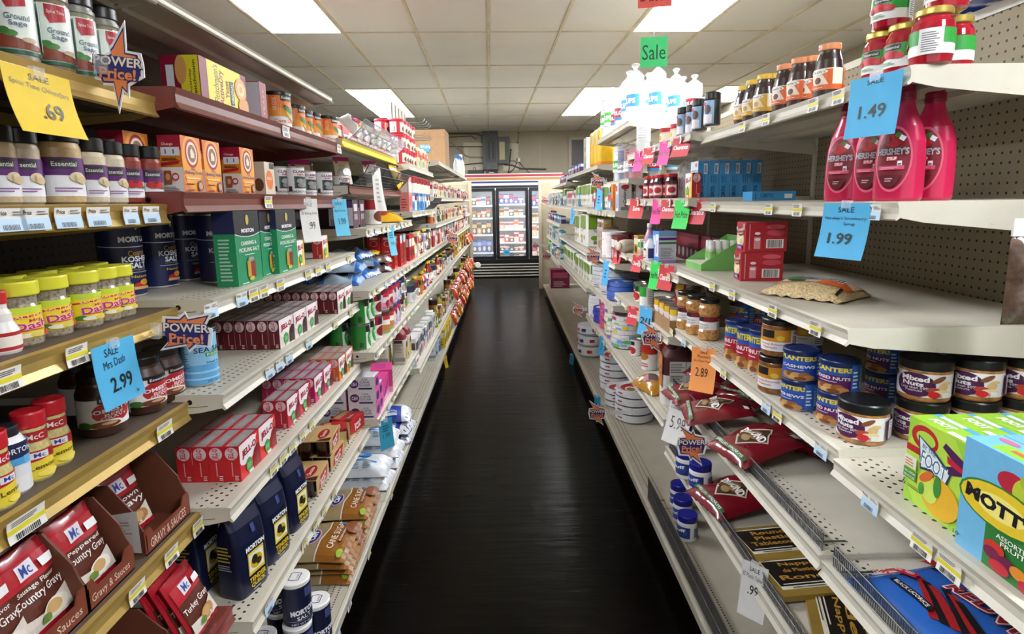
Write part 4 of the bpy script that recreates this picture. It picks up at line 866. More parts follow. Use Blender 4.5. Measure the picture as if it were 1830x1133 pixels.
for i, (px, py, X, dz, rz, lb) in enumerate(((1573, 130, .865, 0, PI+.2, 'cherry jar at the left of the bottom row, right top shelf'), (1613, 125, .875, 0, PI+.1, 'cherry jar second in the bottom row, partly hidden by its neighbour'), (1662, 108, .862, 0, PI-1.2, 'cherry jar at the shelf corner with its label turned aside'), (1700, 105, .95, 0, PI-1.7, 'cherry jar behind the corner jar with white label edge'),
        (1584, 130, .87, .109, PI+.25, 'cherry jar on top of the left two, cut by the picture top'), (1682, 105, .90, .109, PI+.3, 'cherry jar on top at the right, cut by the picture top'))):
    RX(cherry(), px, py, X, 1.765, rz, lb, 'cherry jar', 'red cherry jars on the right top shelf', 1.0, dz)
def topping(c):
    a = {'y': 'd9a72c', 'o': 'd9622a'}[c]
    its = [('R', 0, 0, 1, .24, a), ('P', [(.36, .24), (.66, .24), (.66, .95), (.58, .95)], a), ('P', [(.44, .24), (.62, .24), (.52, .95), (.36, .95)], 'ead9b8'), ('E', .5, .50, .07, .22, 'e9dcb8' if c == 'y' else 'efe4d6'), ('E', .5, .44, .04, .16, 'b98a2c' if c == 'y' else '5a2a1c'), ('E', .5, .84, .11, .11, 'f3efe6'), ('T', "CKER'S", .5, .84, .17, .09, '2a2f4a'), ('B', .42, .08, .58, .16, 'f3e2c8', 1, 'h'), ('R', .80, .0, .9, 1, a)]
    return pjar('topping_jar', [(.026, 0), (.033, .005), (.034, .02), (.034, .07), (.030, .092), (.025, .108), (.024, .114), (.024, .12)], content('2f160c', 30, .15), (.0262, .116, .132, 'd9b23a' if c == 'y' else 'd98a5a'), [(.0344, .018, .070, 'efe6d2', its, .0, .62), ])
for i, (px, py, X, c) in enumerate(((1330, 206, .86, 'y'), (1346, 200, .85, 'y'), (1366, 197, .85, 'y'), (1385, 190, .88, 'y'), (1402, 184, .85, 'o'), (1429, 172, .855, 'o'), (1450, 166, .88, 'o'), (1479, 157, .855, 'o'))):
    RX(topping(c), px, py, X, 1.765, PI+.35, '%s-lidded ice cream topping jar, %s from the left in the row of eight' % ({'y': 'yellow', 'o': 'orange'}[c], nth(i)), 'topping jar', 'ice cream topping jars', 1.02)
# strawberry syrup bottles
PINK = mat('pink_syrup_bottle', 'c01a4c', .25, noise=.04, coat=.5)
@proto
def syrup_bottle():
    m = MB(); p = 2.3
    m.loft([(.028, .040, 0), (.031, .045, .006), (.032, .046, .03), (.031, .0455, .08), (.029, .043, .12), (.026, .036, .150), (.020, .025, .175), (.0165, .0185, .192), (.016, .017, .200)], PINK, 36, p); o = m.build('syrup_bottle', link=False)
    m = MB(); m.lathe([(.0175, .198), (.019, .200), (.019, .218), (.0175, .220), (.0155, .222), (.015, .240), (.013, .243), (.001, .2435)], mat('pink_cap', '8f0f36', .3, noise=.04), 24); m.lathe([(.0195, .203), (.0202, .204), (.0202, .207), (.0195, .208)], mat('pink_cap', '8f0f36'), 24); m.build('cap', o, False)
    m = MB()
    def fr(a, b, l):
        z = .085+b; ry = .046 if z < .08 else .0455-(z-.08)*.07; q = max(0, 1-abs(a/ry)**2.3)**(1/2.3); rx = .032-(z-.03)*.015 if z > .03 else .032
        if z > .12: rx = .0302-(z-.12)*.10
        return (rx*q+.0008+l*1.6, a, z)
    def oval(k, c, lift):
        N = 28; rings = 6; vs = [fr(0, 0, lift)]
        for r_ in range(1, rings+1):
            for i in range(N): t = 2*PI*i/N; vs.append(fr(.034*k*math.cos(t)*r_/rings, .066*k*math.sin(t)*r_/rings, lift))
        fs = [(0, 1+i, 1+(i+1) % N) for i in range(N)]
        for r_ in range(rings-1):
            for i in range(N): a = 1+r_*N+i; b_ = 1+r_*N+(i+1) % N; fs.append((a, a+N, b_+N, b_))
        m.add(vs, fs, c)
    oval(1.0, 'e05a7a', .0002); oval(.92, '7d1226', .0005)
    decals(m, fr, .068, .132, [('E', .5, .78, .24, .10, 'b8242c'), ('E', .36, .80, .1, .06, '8a1a20'), ('E', .62, .86, .09, .04, '3f7a2e'), ('T', "HERSHEY'S", .5, .615, .86, .105, 'a9aeb4', 0, .04), ('R', .36, .475, .66, .54, 'c9404a'), ('T', 'SYRUP', .51, .507, .27, .05, 'f6e8e8', 0, .03), ('R', .14, .34, .86, .40, 'd8486a'), ('B', .22, .35, .8, .39, 'f0b0c0', 2, 'h'), ('R', .68, .40, .80, .47, 'eeeeee'), ('R', .70, .41, .78, .43, '222222'), ('P', [(.18, .26), (.82, .26), (.66, .10), (.5, .07), (.34, .10)], '5a101c'), ('B', .38, .16, .62, .23, 'e0a0b0', 2, 'h')], 4, 4)
    m.add([fr(.010, .040, .0022), fr(.019, .034, .0022), fr(.023, .042, .0022), fr(.014, .048, .0022)], [(0, 1, 2, 3)], 'f2eff0'); m.build('label', o, False)
    return o
for i, (px, X, lb) in enumerate(((1508, .865, 'pink syrup bottle farthest left, under the blue 1.49 card'), (1560, .885, 'pink syrup bottle second from left, partly hidden behind the third'), (1602, .868, 'pink syrup bottle in front, third from left'), (1655, .95, 'pink syrup bottle rightmost, standing deeper on the shelf'))):
    RX(syrup_bottle(), px, 357, X, 1.497, PI+.55, lb, 'syrup bottle', 'pink strawberry syrup bottles', 1.06)
# pectin cartons
CF = [('R', 0, 0, 1, 1, 'cfe0ea'), ('T', 'CERTO', .55, .72, .9, .12, '23324a'), ('E', .4, .30, .3, .2, 'a8662c'), ('E', .55, .22, .3, .14, '8a3a24'), ('R', .2, .36, .5, .46, '7a4a2c'), ('E', .75, .9, .1, .05, 'e0503a')]
CN = [('R', .0, 0, 1, 1, '3f8fc4'), ('T', 'CERTO', .42, .22, .32, .36, '142a4a', 90, .03), ('R', .55, .68, .9, .93, 'e8ecee'), ('B', .6, .7, .85, .9, '555555', 4, 'v'), ('B', .2, .45, .8, .64, '2a6a9a', 3, 'v')]
certo = carton('pectin_carton', .044, .10, .172, '3f8fc4', (('f', CF), ('n', CN), ('s', CN)))
y0 = yx(1246, 355, .835)
for i in range(6):
    place(certo, (.835+.022+.0465*i, y0+.05, 1.497), PI, 'blue pectin carton standing upright, %s from the aisle' % nth(i), 'carton', 'blue pectin cartons')
p = onz(1367, 357, 1.497)
place(carton('pectin_carton', .17, .09, .036, '3f8fc4', (('n', [('T', 'CERTO', .34, .55, .3, .4, '142a4a'), ('R', .74, .25, .92, .7, 'e8ecee'), ('B', .06, .2, .1, .8, '333333', 5, 'h')]), ('s', []))), (1.045, 2.30, 1.497), PI, 'blue pectin carton lying flat behind the upright ones', 'carton', 'blue pectin cartons')
# popcorn cartons, kernel bag
PF = [('R', 0, 0, 1, 1, 'b01c2c'), ('E', .42, .40, .40, .28, 'e6d8b2'), ('E', .3, .34, .16, .12, 'f2e8cc'), ('E', .5, .46, .18, .12, 'efe2c0'), ('E', .56, .3, .16, .12, 'd9c692'), ('E', .45, .68, .36, .16, '8a1424'), ('T', 'Orville', .45, .74, .6, .11, 'f2e6dc', 6, .02), ('T', "Redenbacher's", .45, .62, .66, .08, 'f2e6dc', 6), ('R', .04, .72, .14, .84, 'e9e4e2'), ('R', .78, .74, .96, .94, 'c9a890'), ('P', [(.2, .06), (.75, .06), (.7, .22), (.25, .22)], '5a3a8a'), ('B', .28, .1, .68, .18, 'e0d6ee', 2, 'h')]
PS = [('R', .5, .12, .92, .42, 'efe9e6'), ('B', .54, .14, .88, .40, '222222', 18, 'v'), ('R', .2, .1, .36, .5, 'd88a90'), ('R', .08, .06, .1, .94, 'd89a9c'), ('E', .72, .84, .22, .08, 'd85a6a'), ('E', .72, .64, .22, .1, 'c8485a'), ('E', .28, .62, .07, .05, 'f0e0e0'), ('E', .28, .42, .07, .05, 'f0e0e0')]
popc = carton('popcorn_carton', .135, .085, .098, 'b01c2c', (('f', PF), ('n', PS)))
p = onz(1331, 503, 1.232)
place(popc, (p.x+.062, p.y+.045, 1.232), PI-.12, 'red popcorn carton at the bottom of the stack of two', 'carton', 'red popcorn cartons')
place(popc, (p.x+.067, p.y+.042, 1.331), PI-.05, 'red popcorn carton on top of the stack of two', 'carton', 'red popcorn cartons')
KER = content('c9b285', 200, .5)
KI = [('P', [(.06, .34), (.95, .28), (.96, .84), (.5, .92), (.06, .80)], 'd8b8a8'), ('P', [(.60, .30), (.95, .28), (.96, .50), (.80, .60), (.62, .44)], 'd9662c'), ('P', [(.06, .50), (.22, .60), (.30, .76), (.06, .80)], 'd9662c'), ('T', 'White Corn', .52, .62, .62, .26, 'f0f0f0', 0, .06), ('T', 'White Corn', .52, .62, .60, .24, '2a5a8a', 0, .02), ('E', .3, .42, .12, .1, '3a7a4a'), ('R', .90, .06, .93, .26, '1c1a18')]
a, b_ = onz(1362, 522, 1.232), onz(1545, 548, 1.232)
place(pouch('kernel_bag', .19, .235, .040, 5, KER, KI, rough=.3), ((a.x+b_.x)/2+.04, (a.y+b_.y)/2+.05, 1.2335), PI+.62, 'clear bag of white popcorn kernels lying on the empty shelf', 'bag')
# green tray with small spray bottles
@proto
def spray_tray():
    w, d, h = .19, .17, .13; g = mat('green_card_tray', '6fae5a', .55, noise=.1, scale=9); m = MB()
    m.box(-d/2, d/2, -w/2, w/2, 0, .003, g); m.box(d/2-.003, d/2, -w/2, w/2, .003, .024, g); m.box(-d/2, -d/2+.003, -w/2, w/2, .003, h, g); o = m.build('counter_tray', link=False)
    pts = [(-d/2, 0), (d/2, 0), (d/2, .026), (-d/2, h)]
    for s in (-1, 1):
        m = MB(); m.prism(pts, lambda a, b, l, s=s: (a, s*(w/2)-l, b), .003, g)
        decals(m, lambda a, b, l, s=s: (a, s*(w/2+.0004)+s*l, b+.03), d, .06, [('B', .06, .2, .5, .5, '3a7a3a', 4, 'h'), ('T', 'sanitizer', .25, .75, .2, .1, '3a6a2a')] if s > 0 else []); m.build('side_wing', o, False)
    m = MB(); m.box(d/2-.10, d/2, -w/2, w/2, .0245, .026, 'd9d4c4'); m.build('front_ledge', o, False)
    return o
p = onz(1234, 476, 1.232)
place(spray_tray(), (.84, 2.305, 1.232), PI, 'green counter tray holding small white spray bottles', 'display tray')
spb = pjar('spray_bottle', straight(.0125, .05, .003), mat('clear_gel', 'c9d6c4', .1, noise=.1), (.0115, .05, .082, 'eceae8'), (.0127, .012, .04, '8abf6a', [('B', .3, .2, .7, .8, 'f0f0f0', 3, 'h')], 0))
for i in range(7):
    place(spb, (.812+.028*(i % 4)+.006*(i//4), 2.26+.05*(i//4), 1.262), 0, 'small white spray bottle in the green tray, %s from the aisle in the %s row' % (nth(i % 4), ['near', 'far'][i//4]), 'spray bottle', 'spray bottles in the green tray')
# nuts shelf
NUT = content('a8743c', 70, .55); NUTD = content('7d5024', 60, .6); PNT = content('b8854a', 80, .5)
MXI = [('E', .44, .50, .125, .52, '4a1648'), ('T', 'Mixed', .44, .76, .17, .22, 'f2f0f2', 0, .04), ('T', 'Nuts', .43, .54, .13, .19, 'f2f0f2', 0, .04), ('T', 'Less than 50%', .44, .37, .17, .10, 'e8e0ea', 3), ('T', 'Peanuts', .44, .26, .1, .08, 'e8e0ea', 3), ('E', .58, .80, .045, .10, '7d4a2c', .5), ('E', .63, .66, .03, .07, 'd9bd85'), ('E', .61, .50, .03, .16, 'd4b27a', -.3), ('E', .55, .34, .04, .13, 'a8402c'), ('E', .60, .28, .05, .10, 'e0cba0'), ('E', .555, .16, .035, .14, 'c8202c'), ('R', .60, .06, .64, .26, 'e4e2de'), ('R', .70, .05, .98, .95, '4a1648'), ('R', .72, .10, .82, .9, 'efeeec'), ('T', 'Nutrition', .77, .80, .08, .09, '222222'), ('T', 'Facts', .76, .69, .05, .08, '222222'), ('B', .725, .14, .815, .62, '666666', 8, 'h'), ('R', .30, .8, .335, 1, '1c1a1b')]
def mixed(ang): return pjar('nut_jar', [(.046, 0), (.050, .005), (.051, .012), (.051, .070), (.049, .076)], NUT, (.0525, .072, .094, '121316'), (.0514, .013, .066, 'f0eeec', MXI, ang), None, 32)
def onz_c(px, py, z, r):
    p = onz(px, py, z); d = Vector((p.x, p.y, 0)).normalized(); return p.x+d.x*r, p.y+d.y*r
Z4 = .962
x, y = onz_c(1538, 797, Z4, .05)
place(mixed(.35), (x, y, Z4), PI+.35, 'mixed nuts jar with black lid standing in front of the others', 'nut jar', 'mixed nuts jars with black lids'); sx, sy = x, y
for i, (px, dx) in enumerate(((1625, .135), (1722, .25), (1805, .36))):
    for k in (0, 1):
        yy = 1.245
        place(mixed(0), (sx+dx, yy+.0, Z4+.095*k), PI+[.95, .8, .55][i]-(.5 if k == 0 else 0), '%s mixed nuts jar in the %s stack from the left, behind the fruit cartons' % (['lower', 'upper'][k], nth(i)), 'nut jar', 'mixed nuts jars with black lids')
def planters(kind, h):
    sub, c2 = {'mix': ('MIXED NUTS', '5a1a5c'), 'cash': ('CASHEWS', '1f6ab8'), 'cock': ('PEANUTS', 'b01c2a')}[kind]
    its = [('R', 0, .0, 1, .60, c2 if kind != 'cash' else '1f4fa8'), ('T', 'PLANTERS', .5, .80, .36, .17, 'e8d02c', 0, .04), ('T', sub, .5, .50, .32, .11, 'f0eef2', 0, .03), ('B', .4, .36, .6, .42, 'd0c8d8', 1, 'h'), ('E', .40, .14, .05, .12, 'b8854a'), ('E', .45, .20, .05, .10, '8a5028'), ('E', .50, .15, .06, .13, 'c99a5a'), ('E', .56, .18, .05, .12, '9a6030'), ('E', .60, .10, .05, .10, 'b88248'), ('E', .47, .07, .05, .08, 'd0a870'), ('E', .53, .06, .05, .07, '7a4420'), ('R', .66, .0, .98, 1, '2a62b8'), ('R', .74, .15, .90, .92, '3f7acc'), ('T', 'Nutrition', .82, .84, .13, .06, 'eaf0fa'), ('B', .745, .18, .895, .78, 'b8d0ee', 9, 'h'), ('B', .67, .2, .72, .85, 'e0e8f4', 5, 'h')]
    r = .0435 if kind != 'cock' else .037
    return pcan('nut_can', r, h, '2356b0', its, 0.0, '14265a')
for i, (kind, px, py, k, rz, lb) in enumerate((('cash', 1426, 735, 0, PI+.35, 'lower cashew can left of the mixed nuts cans'), ('cash', 1426, 735, 1, PI+.9, 'upper cashew can left of the mixed nuts cans'), ('mix', 1492, 762, 0, PI+.30, 'lower blue and purple mixed nuts can in front'), ('mix', 1492, 762, 1, PI+.62, 'upper blue and purple mixed nuts can in front'),
        ('mix', 1575, 720, 0, PI+.2, 'lower blue nuts can in the second row'), ('mix', 1575, 720, 1, PI+.15, 'upper blue nuts can in the second row'), ('mix', 1650, 690, 0, PI, 'lower blue nuts can deep on the shelf'), ('mix', 1650, 690, 1, PI, 'upper blue nuts can deep on the shelf'))):
    x, y = onz_c(px, py, Z4, .043)
    place(planters(kind, .078), (x, y, Z4+.08*k), rz, lb, 'nut can', 'blue nut cans in stacks')
for i, (px, py, lb) in enumerate(((1314, 645, 'tall blue and red peanut can, first of three'), (1336, 660, 'tall blue and red peanut can, middle of three'), (1358, 668, 'tall blue and red peanut can, nearest of three'))):
    x, y = onz_c(px, py, Z4, .037); place(planters('cock', .135), (x, y, Z4), PI+.35, lb, 'nut can', 'tall blue peanut cans')
for i, (px, py) in enumerate(((1330, 610), (1360, 612))):
    x, y = onz_c(px, py, Z4, .12); place(planters('cock', .135), (x, y, Z4), PI, 'tall blue peanut can in the back row, %s from the left' % nth(i), 'nut can', 'tall blue peanut cans')
HI = [('R', 0, .45, 1, 1, 'd08a1e'), ('R', .36, .62, .5, .98, '1c1a1a'), ('E', .56, .62, .04, .12, 'e3c23a'), ('T', 'Honey Roasted', .48, .32, .25, .12, 'b0542a'), ('T', 'Peanuts', .46, .18, .14, .1, 'b0542a'), ('R', .66, 0, .96, 1, 'eeecea'), ('T', 'Nutrition Facts', .8, .85, .2, .1, '222222'), ('B', .68, .1, .92, .76, '777777', 7, 'h')]
honey = pjar('honey_nut_jar', [(.038, 0), (.043, .005), (.043, .088), (.040, .094)], NUTD, (.0438, .09, .106, '141210'), (.0434, .018, .078, 'efeceb', HI, .0), None, 28)
x, y = onz_c(1382, 706, Z4, .043)
for k in (0, 1): place(honey, (x+.004*k, y, Z4+.107*k), PI+.75+.15*k, '%s honey roasted nut jar in the stack beside the blue cans' % ['lower', 'upper'][k], 'nut jar', 'honey roasted nut jars')
for k in (0, 1): place(honey, (x+.115, y+.06, Z4+.107*k), PI+.5, '%s honey roasted nut jar in the shaded back stack' % ['lower', 'upper'][k], 'nut jar', 'honey roasted nut jars')
WI = [('R', 0, .62, 1, 1, '7d1626'), ('R', .36, .62, .50, .95, '1c1a1a'), ('T', 'Walnuts', .48, .40, .2, .14, '8a8a8a'), ('R', .70, 0, .98, .64, 'f0efee'), ('T', 'Nutrition', .8, .78, .12, .1, 'eeeeee'), ('B', .72, .1, .95, .6, '8a8a8a', 6, 'h'), ('B', .38, .1, .6, .28, 'aaaaaa', 2, 'h')]
walnut = pjar('walnut_jar', [(.036, 0), (.041, .006), (.041, .035), (.036, .042), (.036, .095), (.041, .102), (.041, .128), (.036, .136), (.034, .148)], PNT, (.0375, .146, .162, '141210'), (.0366, .043, .094, 'eeedec', WI, 0), None, 28)
for i, (px, py, lb) in enumerate(((1266, 610, 'tall pinched walnut jar at the front of the three'), (1243, 600, 'tall pinched walnut jar in the middle of the three'), (1226, 590, 'tall pinched walnut jar farthest of the three'))):
    x, y = onz_c(px, py, Z4, .041); place(walnut, (x, y, Z4), PI+.65, lb, 'walnut jar', 'tall walnut jars')
for i, (px, py) in enumerate(((1318, 590), (1342, 592))):
    x, y = onz_c(px, py, Z4, .19); place(walnut, (x, y, Z4), PI+.5, 'walnut jar in the shade behind the blue cans, %s from the left' % nth(i), 'walnut jar', 'tall walnut jars')
# fruit snack cartons on the nearest right shelf
ZN = .942
a, b_ = onz(1607, 886, ZN), onz(1722, 960, ZN)
GF = [('R', 0, 0, 1, 1, '9ccb3a'), ('E', .5, .5, .5, .6, 'b5d84a'), ('E', .30, .82, .24, .14, 'b8222a'), ('E', .32, .82, .17, .08, 'b0d548'), ('R', .0, .60, .30, .68, 'b8222a'), ('P', [(.66, .90), (.98, .80), (1, .66), (.70, .56), (.62, .62), (.86, .72), (.62, .84)], '4a1a52'), ('P', [(.70, .78), (.98, .72), (.98, .67), (.72, .70)], 'b81f3a'), ('P', [(.20, .84), (.52, .74), (.80, .60), (.74, .44), (.46, .50), (.28, .46)], '23405a'), ('P', [(.23, .82), (.50, .72), (.77, .58), (.72, .47), (.46, .53), (.30, .49)], 'dfe9ee'), ('T', 'FOOT', .51, .585, .46, .17, 'fafafa', -8, .09), ('T', 'FOOT', .51, .59, .44, .16, '3a6a8a', -8, .0), ('T', 'BY THE', .42, .725, .24, .05, '4a6a80', -10), ('E', .66, .26, .32, .22, 'e0b02c'), ('E', .44, .32, .17, .15, 'd9d84a'), ('E', .50, .26, .13, .11, 'c8df62'), ('E', .42, .42, .13, .05, 'd06a2c', .6), ('E', .62, .38, .06, .12, '3a8a3a'), ('E', .36, .26, .05, .07, '4a9a3a'), ('R', .02, .28, .26, .40, '4a8a34'), ('T', 'NO HIGH', .14, .36, .2, .03, 'eef4e0'), ('T', 'FRUCTOSE', .14, .31, .2, .03, 'eef4e0'), ('R', .03, .42, .25, .56, 'dfe4d2'), ('B', .05, .44, .23, .54, 'd07a3a', 3, 'h'), ('T', '6', .06, .22, .06, .06, '2a3a1a'), ('B', .14, .2, .4, .24, '5a7a2a', 2, 'h')]
GT = [('R', 0, .70, 1, .9, '4aa3d8'), ('R', .1, .72, .5, .88, 'e6eef2'), ('T', 'FOOT', .35, .4, .36, .3, 'f2f6f0', 0, .05), ('R', .6, .05, .9, .25, 'e8ecea')]
w = a.y-b_.y; gfoot = carton('fruit_roll_carton', .060, .155, .162, '93c234', (('f', GF), ('t', GT), ('n', [('E', .5, .8, .2, .1, 'b8222a')])))
for i in range(4):
    place(gfoot, ((a.x+b_.x)/2+.03+.062*i, (a.y+b_.y)/2, ZN), PI+.0, 'green fruit roll carton, %s from the aisle in the row of four' % nth(i), 'carton', 'green fruit roll cartons', (1, w/.155, 1))
MF = [('R', 0, 0, 1, 1, '6fb4dc'), ('P', [(.36, .0), (1, .0), (1, .52), (.36, .52)], '2f7a34'), ('E', .60, .80, .17, .09, 'b5243a'), ('E', .74, .76, .13, .12, 'b8c93a'), ('E', .74, .86, .06, .05, 'a8b930'), ('E', .90, .72, .16, .10, 'd9883a'), ('P', [(.73, .90), (.80, .95), (.79, .88)], '3a7a2a'), ('E', 1.0, .80, .16, .2, 'dfeaf2'), ('T', 'FRUIT', .92, .86, .16, .05, '4a8ac0'), ('T', 'VEG', .93, .79, .14, .05, '4a8ac0'), ('E', .52, .55, .52, .185, '2a7a3a'), ('E', .52, .55, .49, .170, 'e3c52c'), ('E', .52, .55, .30, .10, 'f0e27a'), ('T', "MOTT'S", .52, .55, .84, .125, '15151c', -4, .05), ('T', 'ASSORTED', .72, .33, .4, .04, 'f0f4e8', 0), ('T', 'FRUIT', .72, .28, .28, .04, 'f0f4e8', 0), ('E', .52, .21, .12, .06, 'c8372c'), ('E', .50, .16, .1, .05, '7a1f4a'), ('E', .68, .15, .1, .05, '6a1a44'), ('E', .60, .08, .12, .05, 'c22c3c'), ('E', .82, .14, .1, .05, 'd98a2c'), ('E', .92, .07, .1, .05, 'b82a44'), ('T', '10', .05, .12, .08, .04, '2a5a7a')]
mott = carton('fruit_snack_carton', .058, .150, .185, '6fb4dc', (('f', MF), ('t', [('R', .25, .1, .95, .6, '8cc63f'), ('E', .2, .75, .12, .12, 'c86a8a'), ('R', .4, .3, .6, .45, 'd9664a')]), ('n', [])))
q = onz(1713, 985, ZN); yf = b_.y-.012
for i in range(3):
    place(mott, ((a.x+b_.x)/2+.012+.060*i, yf-.075, ZN), PI, 'sky blue fruit snack carton, %s from the aisle at the right picture edge' % nth(i), 'carton', 'sky blue fruit snack cartons')
# wire fences along shelf fronts
def fence(x, z, y0, y1, h, label, bend=0.0):
    m = MB(); n = int((y1-y0)/.0065)
    for i in range(n+1):
        y = y0+(y1-y0)*i/n; m.box(x-.0009, x+.0009, y-.0009, y+.0009, z, z+h, STEEL)
    o = m.build('wire_fence'); m = MB()
    for k in (.0, .5, 1.0): m.tube([(x-.0018, y0, z+h*k), (x-.0018, y1, z+h*k)], .0016, STEEL, 6)
    m.build('rail_wire', o); m = MB()
    for y in (y0+.03, y1-.03): m.tube([(x, y, z+.004), (x+.02, y, z+.002), (x+.07, y, z+.002)], .0022, STEEL, 6)
    m.build('foot_wire', o); tag(o, label, 'wire fence', 'wire fences on shelf fronts'); return o
fence(.712, .712, 1.20, 2.38, .042, 'dark wire fence in front of the maroon walnut bags')
fence(.715, .702, .55, 1.16, .046, 'dark wire fence in front of the blue licorice bag')
fence(.706, .432, 1.20, 2.39, .040, 'dark wire fence along the gold tablecloth packets')
fence(.644, .134, 1.35, 2.5, .105, 'taller dark wire fence on the right bottom shelf')
# walnut bags
MRN = mat('maroon_walnut_bag', '6d0d1c', .2, noise=.12, scale=14, coat=.7)
DI = [('P', [(.5, .80), (.84, .50), (.5, .20), (.16, .50)], 'c9b8a2'), ('P', [(.5, .77), (.81, .50), (.5, .23), (.19, .50)], '3a2a1c'), ('E', .45, .58, .1, .07, '7a5a38'), ('E', .58, .48, .1, .08, '8a6a44'), ('E', .42, .42, .08, .06, '6a4a2c'), ('E', .52, .36, .08, .05, '9a7a50'), ('T', 'DIAMOND', .5, .50, .58, .12, 'f2ece6', -6, .04), ('P', [(.08, .17), (.92, .11), (.92, .05), (.08, .11)], '2f5a30'), ('T', 'SHELLED WALNUTS', .5, .11, .7, .035, 'd8e0d0', -4), ('R', .78, .86, .9, .93, 'e4dcd8')]
dia = [pouch('walnut_bag', .23, .20, .032, s, MRN, DI, wr=.35) for s in (11, 12)]
ZD = .712
for i, (px, py, rz, z, lb, tl) in enumerate(((1228, 700, .5, 0, 'maroon walnut bag at the far end of the wire fence', 0), (1268, 672, .9, .03, 'maroon walnut bag behind the orange card', 0), (1262, 742, .3, .02, 'maroon walnut bag below the orange card', 0), (1330, 715, 1.0, .045, 'maroon walnut bag deep on the shelf with a small window', 0), (1330, 800, .7, .012, 'maroon walnut bag bulging over the fence', 0), (1425, 775, 1.1, .012, 'largest maroon walnut bag, nearest the camera', 0))):
    p = onz(px, py, ZD+.03)
    place(dia[i % 2], (p.x+.035, p.y, ZD+z+.024), PI+rz-.55, lb, 'walnut bag', 'maroon shelled walnut bags', 1.0 if i < 5 else 1.12, rot=(random.uniform(-.05, .05), .21, PI+rz-.45))
p = onz(1300, 890, .47); place(dia[0], (p.x+.03, p.y+.02, .462), PI+.25, 'maroon walnut bag on the low shelf beside the gold packets', 'walnut bag', 'maroon shelled walnut bags', 1.1, rot=(0, .12, PI+.25))
# licorice bag
BLU = mat('blue_licorice_bag', '2a5fb0', .2, noise=.12, scale=10, coat=.6)
LI = [('R', .0, .93, 1, 1, 'c9c9cc'), ('R', .02, .80, .40, .93, 'b5202c'), ('T', 'REDVINES', .67, .56, .62, .15, '8a1420', 0, .09), ('T', 'REDVINES', .67, .56, .61, .14, 'f0eef2', 0, .055), ('T', 'REDVINES', .67, .563, .595, .125, 'b01c2c', 0, .02)]+[('P', [(.24+.05*i, .44-.02*(i % 3)), (.28+.05*i, .46-.02*(i % 3)), (.56+.045*i, .18+.02*i), (.52+.045*i, .14+.02*i)], ['9a1c20', '141012'][i % 2]) for i in range(6)]+[('P', [(.04, .40), (.26, .46), (.28, .38), (.06, .32)], 'b01c2c'), ('T', 'ORIGINAL RED', .16, .39, .18, .035, 'f0e8e8', 12), ('P', [(.24, .26), (.50, .22), (.50, .16), (.24, .2)], '121014'), ('T', 'BLACK LICORICE', .37, .21, .22, .03, 'e8e4e4', -6), ('T', 'Family', .12, .22, .2, .09, 'b01c2c', 20, .02), ('T', '24oz', .14, .1, .12, .06, '14182a'), ('E', .18, .70, .07, .07, 'b5202c'), ('E', .24, .76, .05, .05, '3a8a4a'), ('R', .47, .55, .52, .60, 'e8e4e2')]
def _mv(it):
    k = .70; du = -.10
    if it[0] == 'R': return ('R', it[1]+du, it[2]*k, it[3]+du, it[4]*k, it[5])
    if it[0] == 'P': return ('P', [(x+du, y*k) for x, y in it[1]], it[2])
    if it[0] == 'E': return ('E', it[1]+du, it[2]*k, it[3], it[4]*k, it[5])
    return it[:2]+(it[2]+du, it[3]*k, it[4], it[5]*k)+it[6:]
LI = [('R', 0, .90, 1, 1, 'b9bcc2')]+[_mv(q) for q in LI[1:]]
place(pouch('licorice_bag', .36, .38, .036, 21, BLU, LI, wr=.3), (.925, .955, .703), PI+.20, 'blue licorice bag behind the wire fence, bottom right', 'candy bag', None, 1.0)
# tablecloth packets
GLD = mat('gold_packet_film', '8f7334', .22, noise=.1, scale=10, coat=.5)
def cloth_pack(t1, t2, t3):
    I = [('R', .06, .16, .98, .92, 'd8d0bc'), ('R', .07, .24, .97, .89, '1a1612'), ('T', t1, .52, .78, .5, .12, 'a87c2c', 0, .02), ('T', t2, .52, .61, .52, .12, 'a87c2c', 0, .02), ('T', t3, .52, .44, .74, .12, 'a87c2c', 0, .02), ('B', .12, .27, .9, .32, 'cfc6b2', 1, 'h'), ('B', .2, .18, .8, .22, '4a4438', 1, 'h'), ('P', [(.08, .90), (.2, .90), (.2, .92), (.08, .92)], '3a342a')]
    return carton('tablecloth_packet', .165, .225, .016, GLD, (('t', I), ('f', []), ('n', [('R', .05, .3, .95, .6, 'b89a55')])))
for i, (t, x, y, z, rz, lb) in enumerate(((('Round', 'Plastic', 'Tablecover'), .825, 1.65, .432, -PI/2+.12, 'gold round plastic tablecloth packet nearest the walnut bag'), (('Nappe', 'de Plastique', 'Ronde'), .83, 1.475, .4405, -PI/2+.10, 'gold tablecloth packet with French lettering in the middle'), (('Plastique', 'de', 'Nappe'), .845, 1.31, .432, PI-.35, 'gold tablecloth packet turned sideways, nearest the camera'))):
    place(cloth_pack(*t), (x, y, z+.0), rz, lb, 'tablecloth packet', 'gold tablecloth packets')
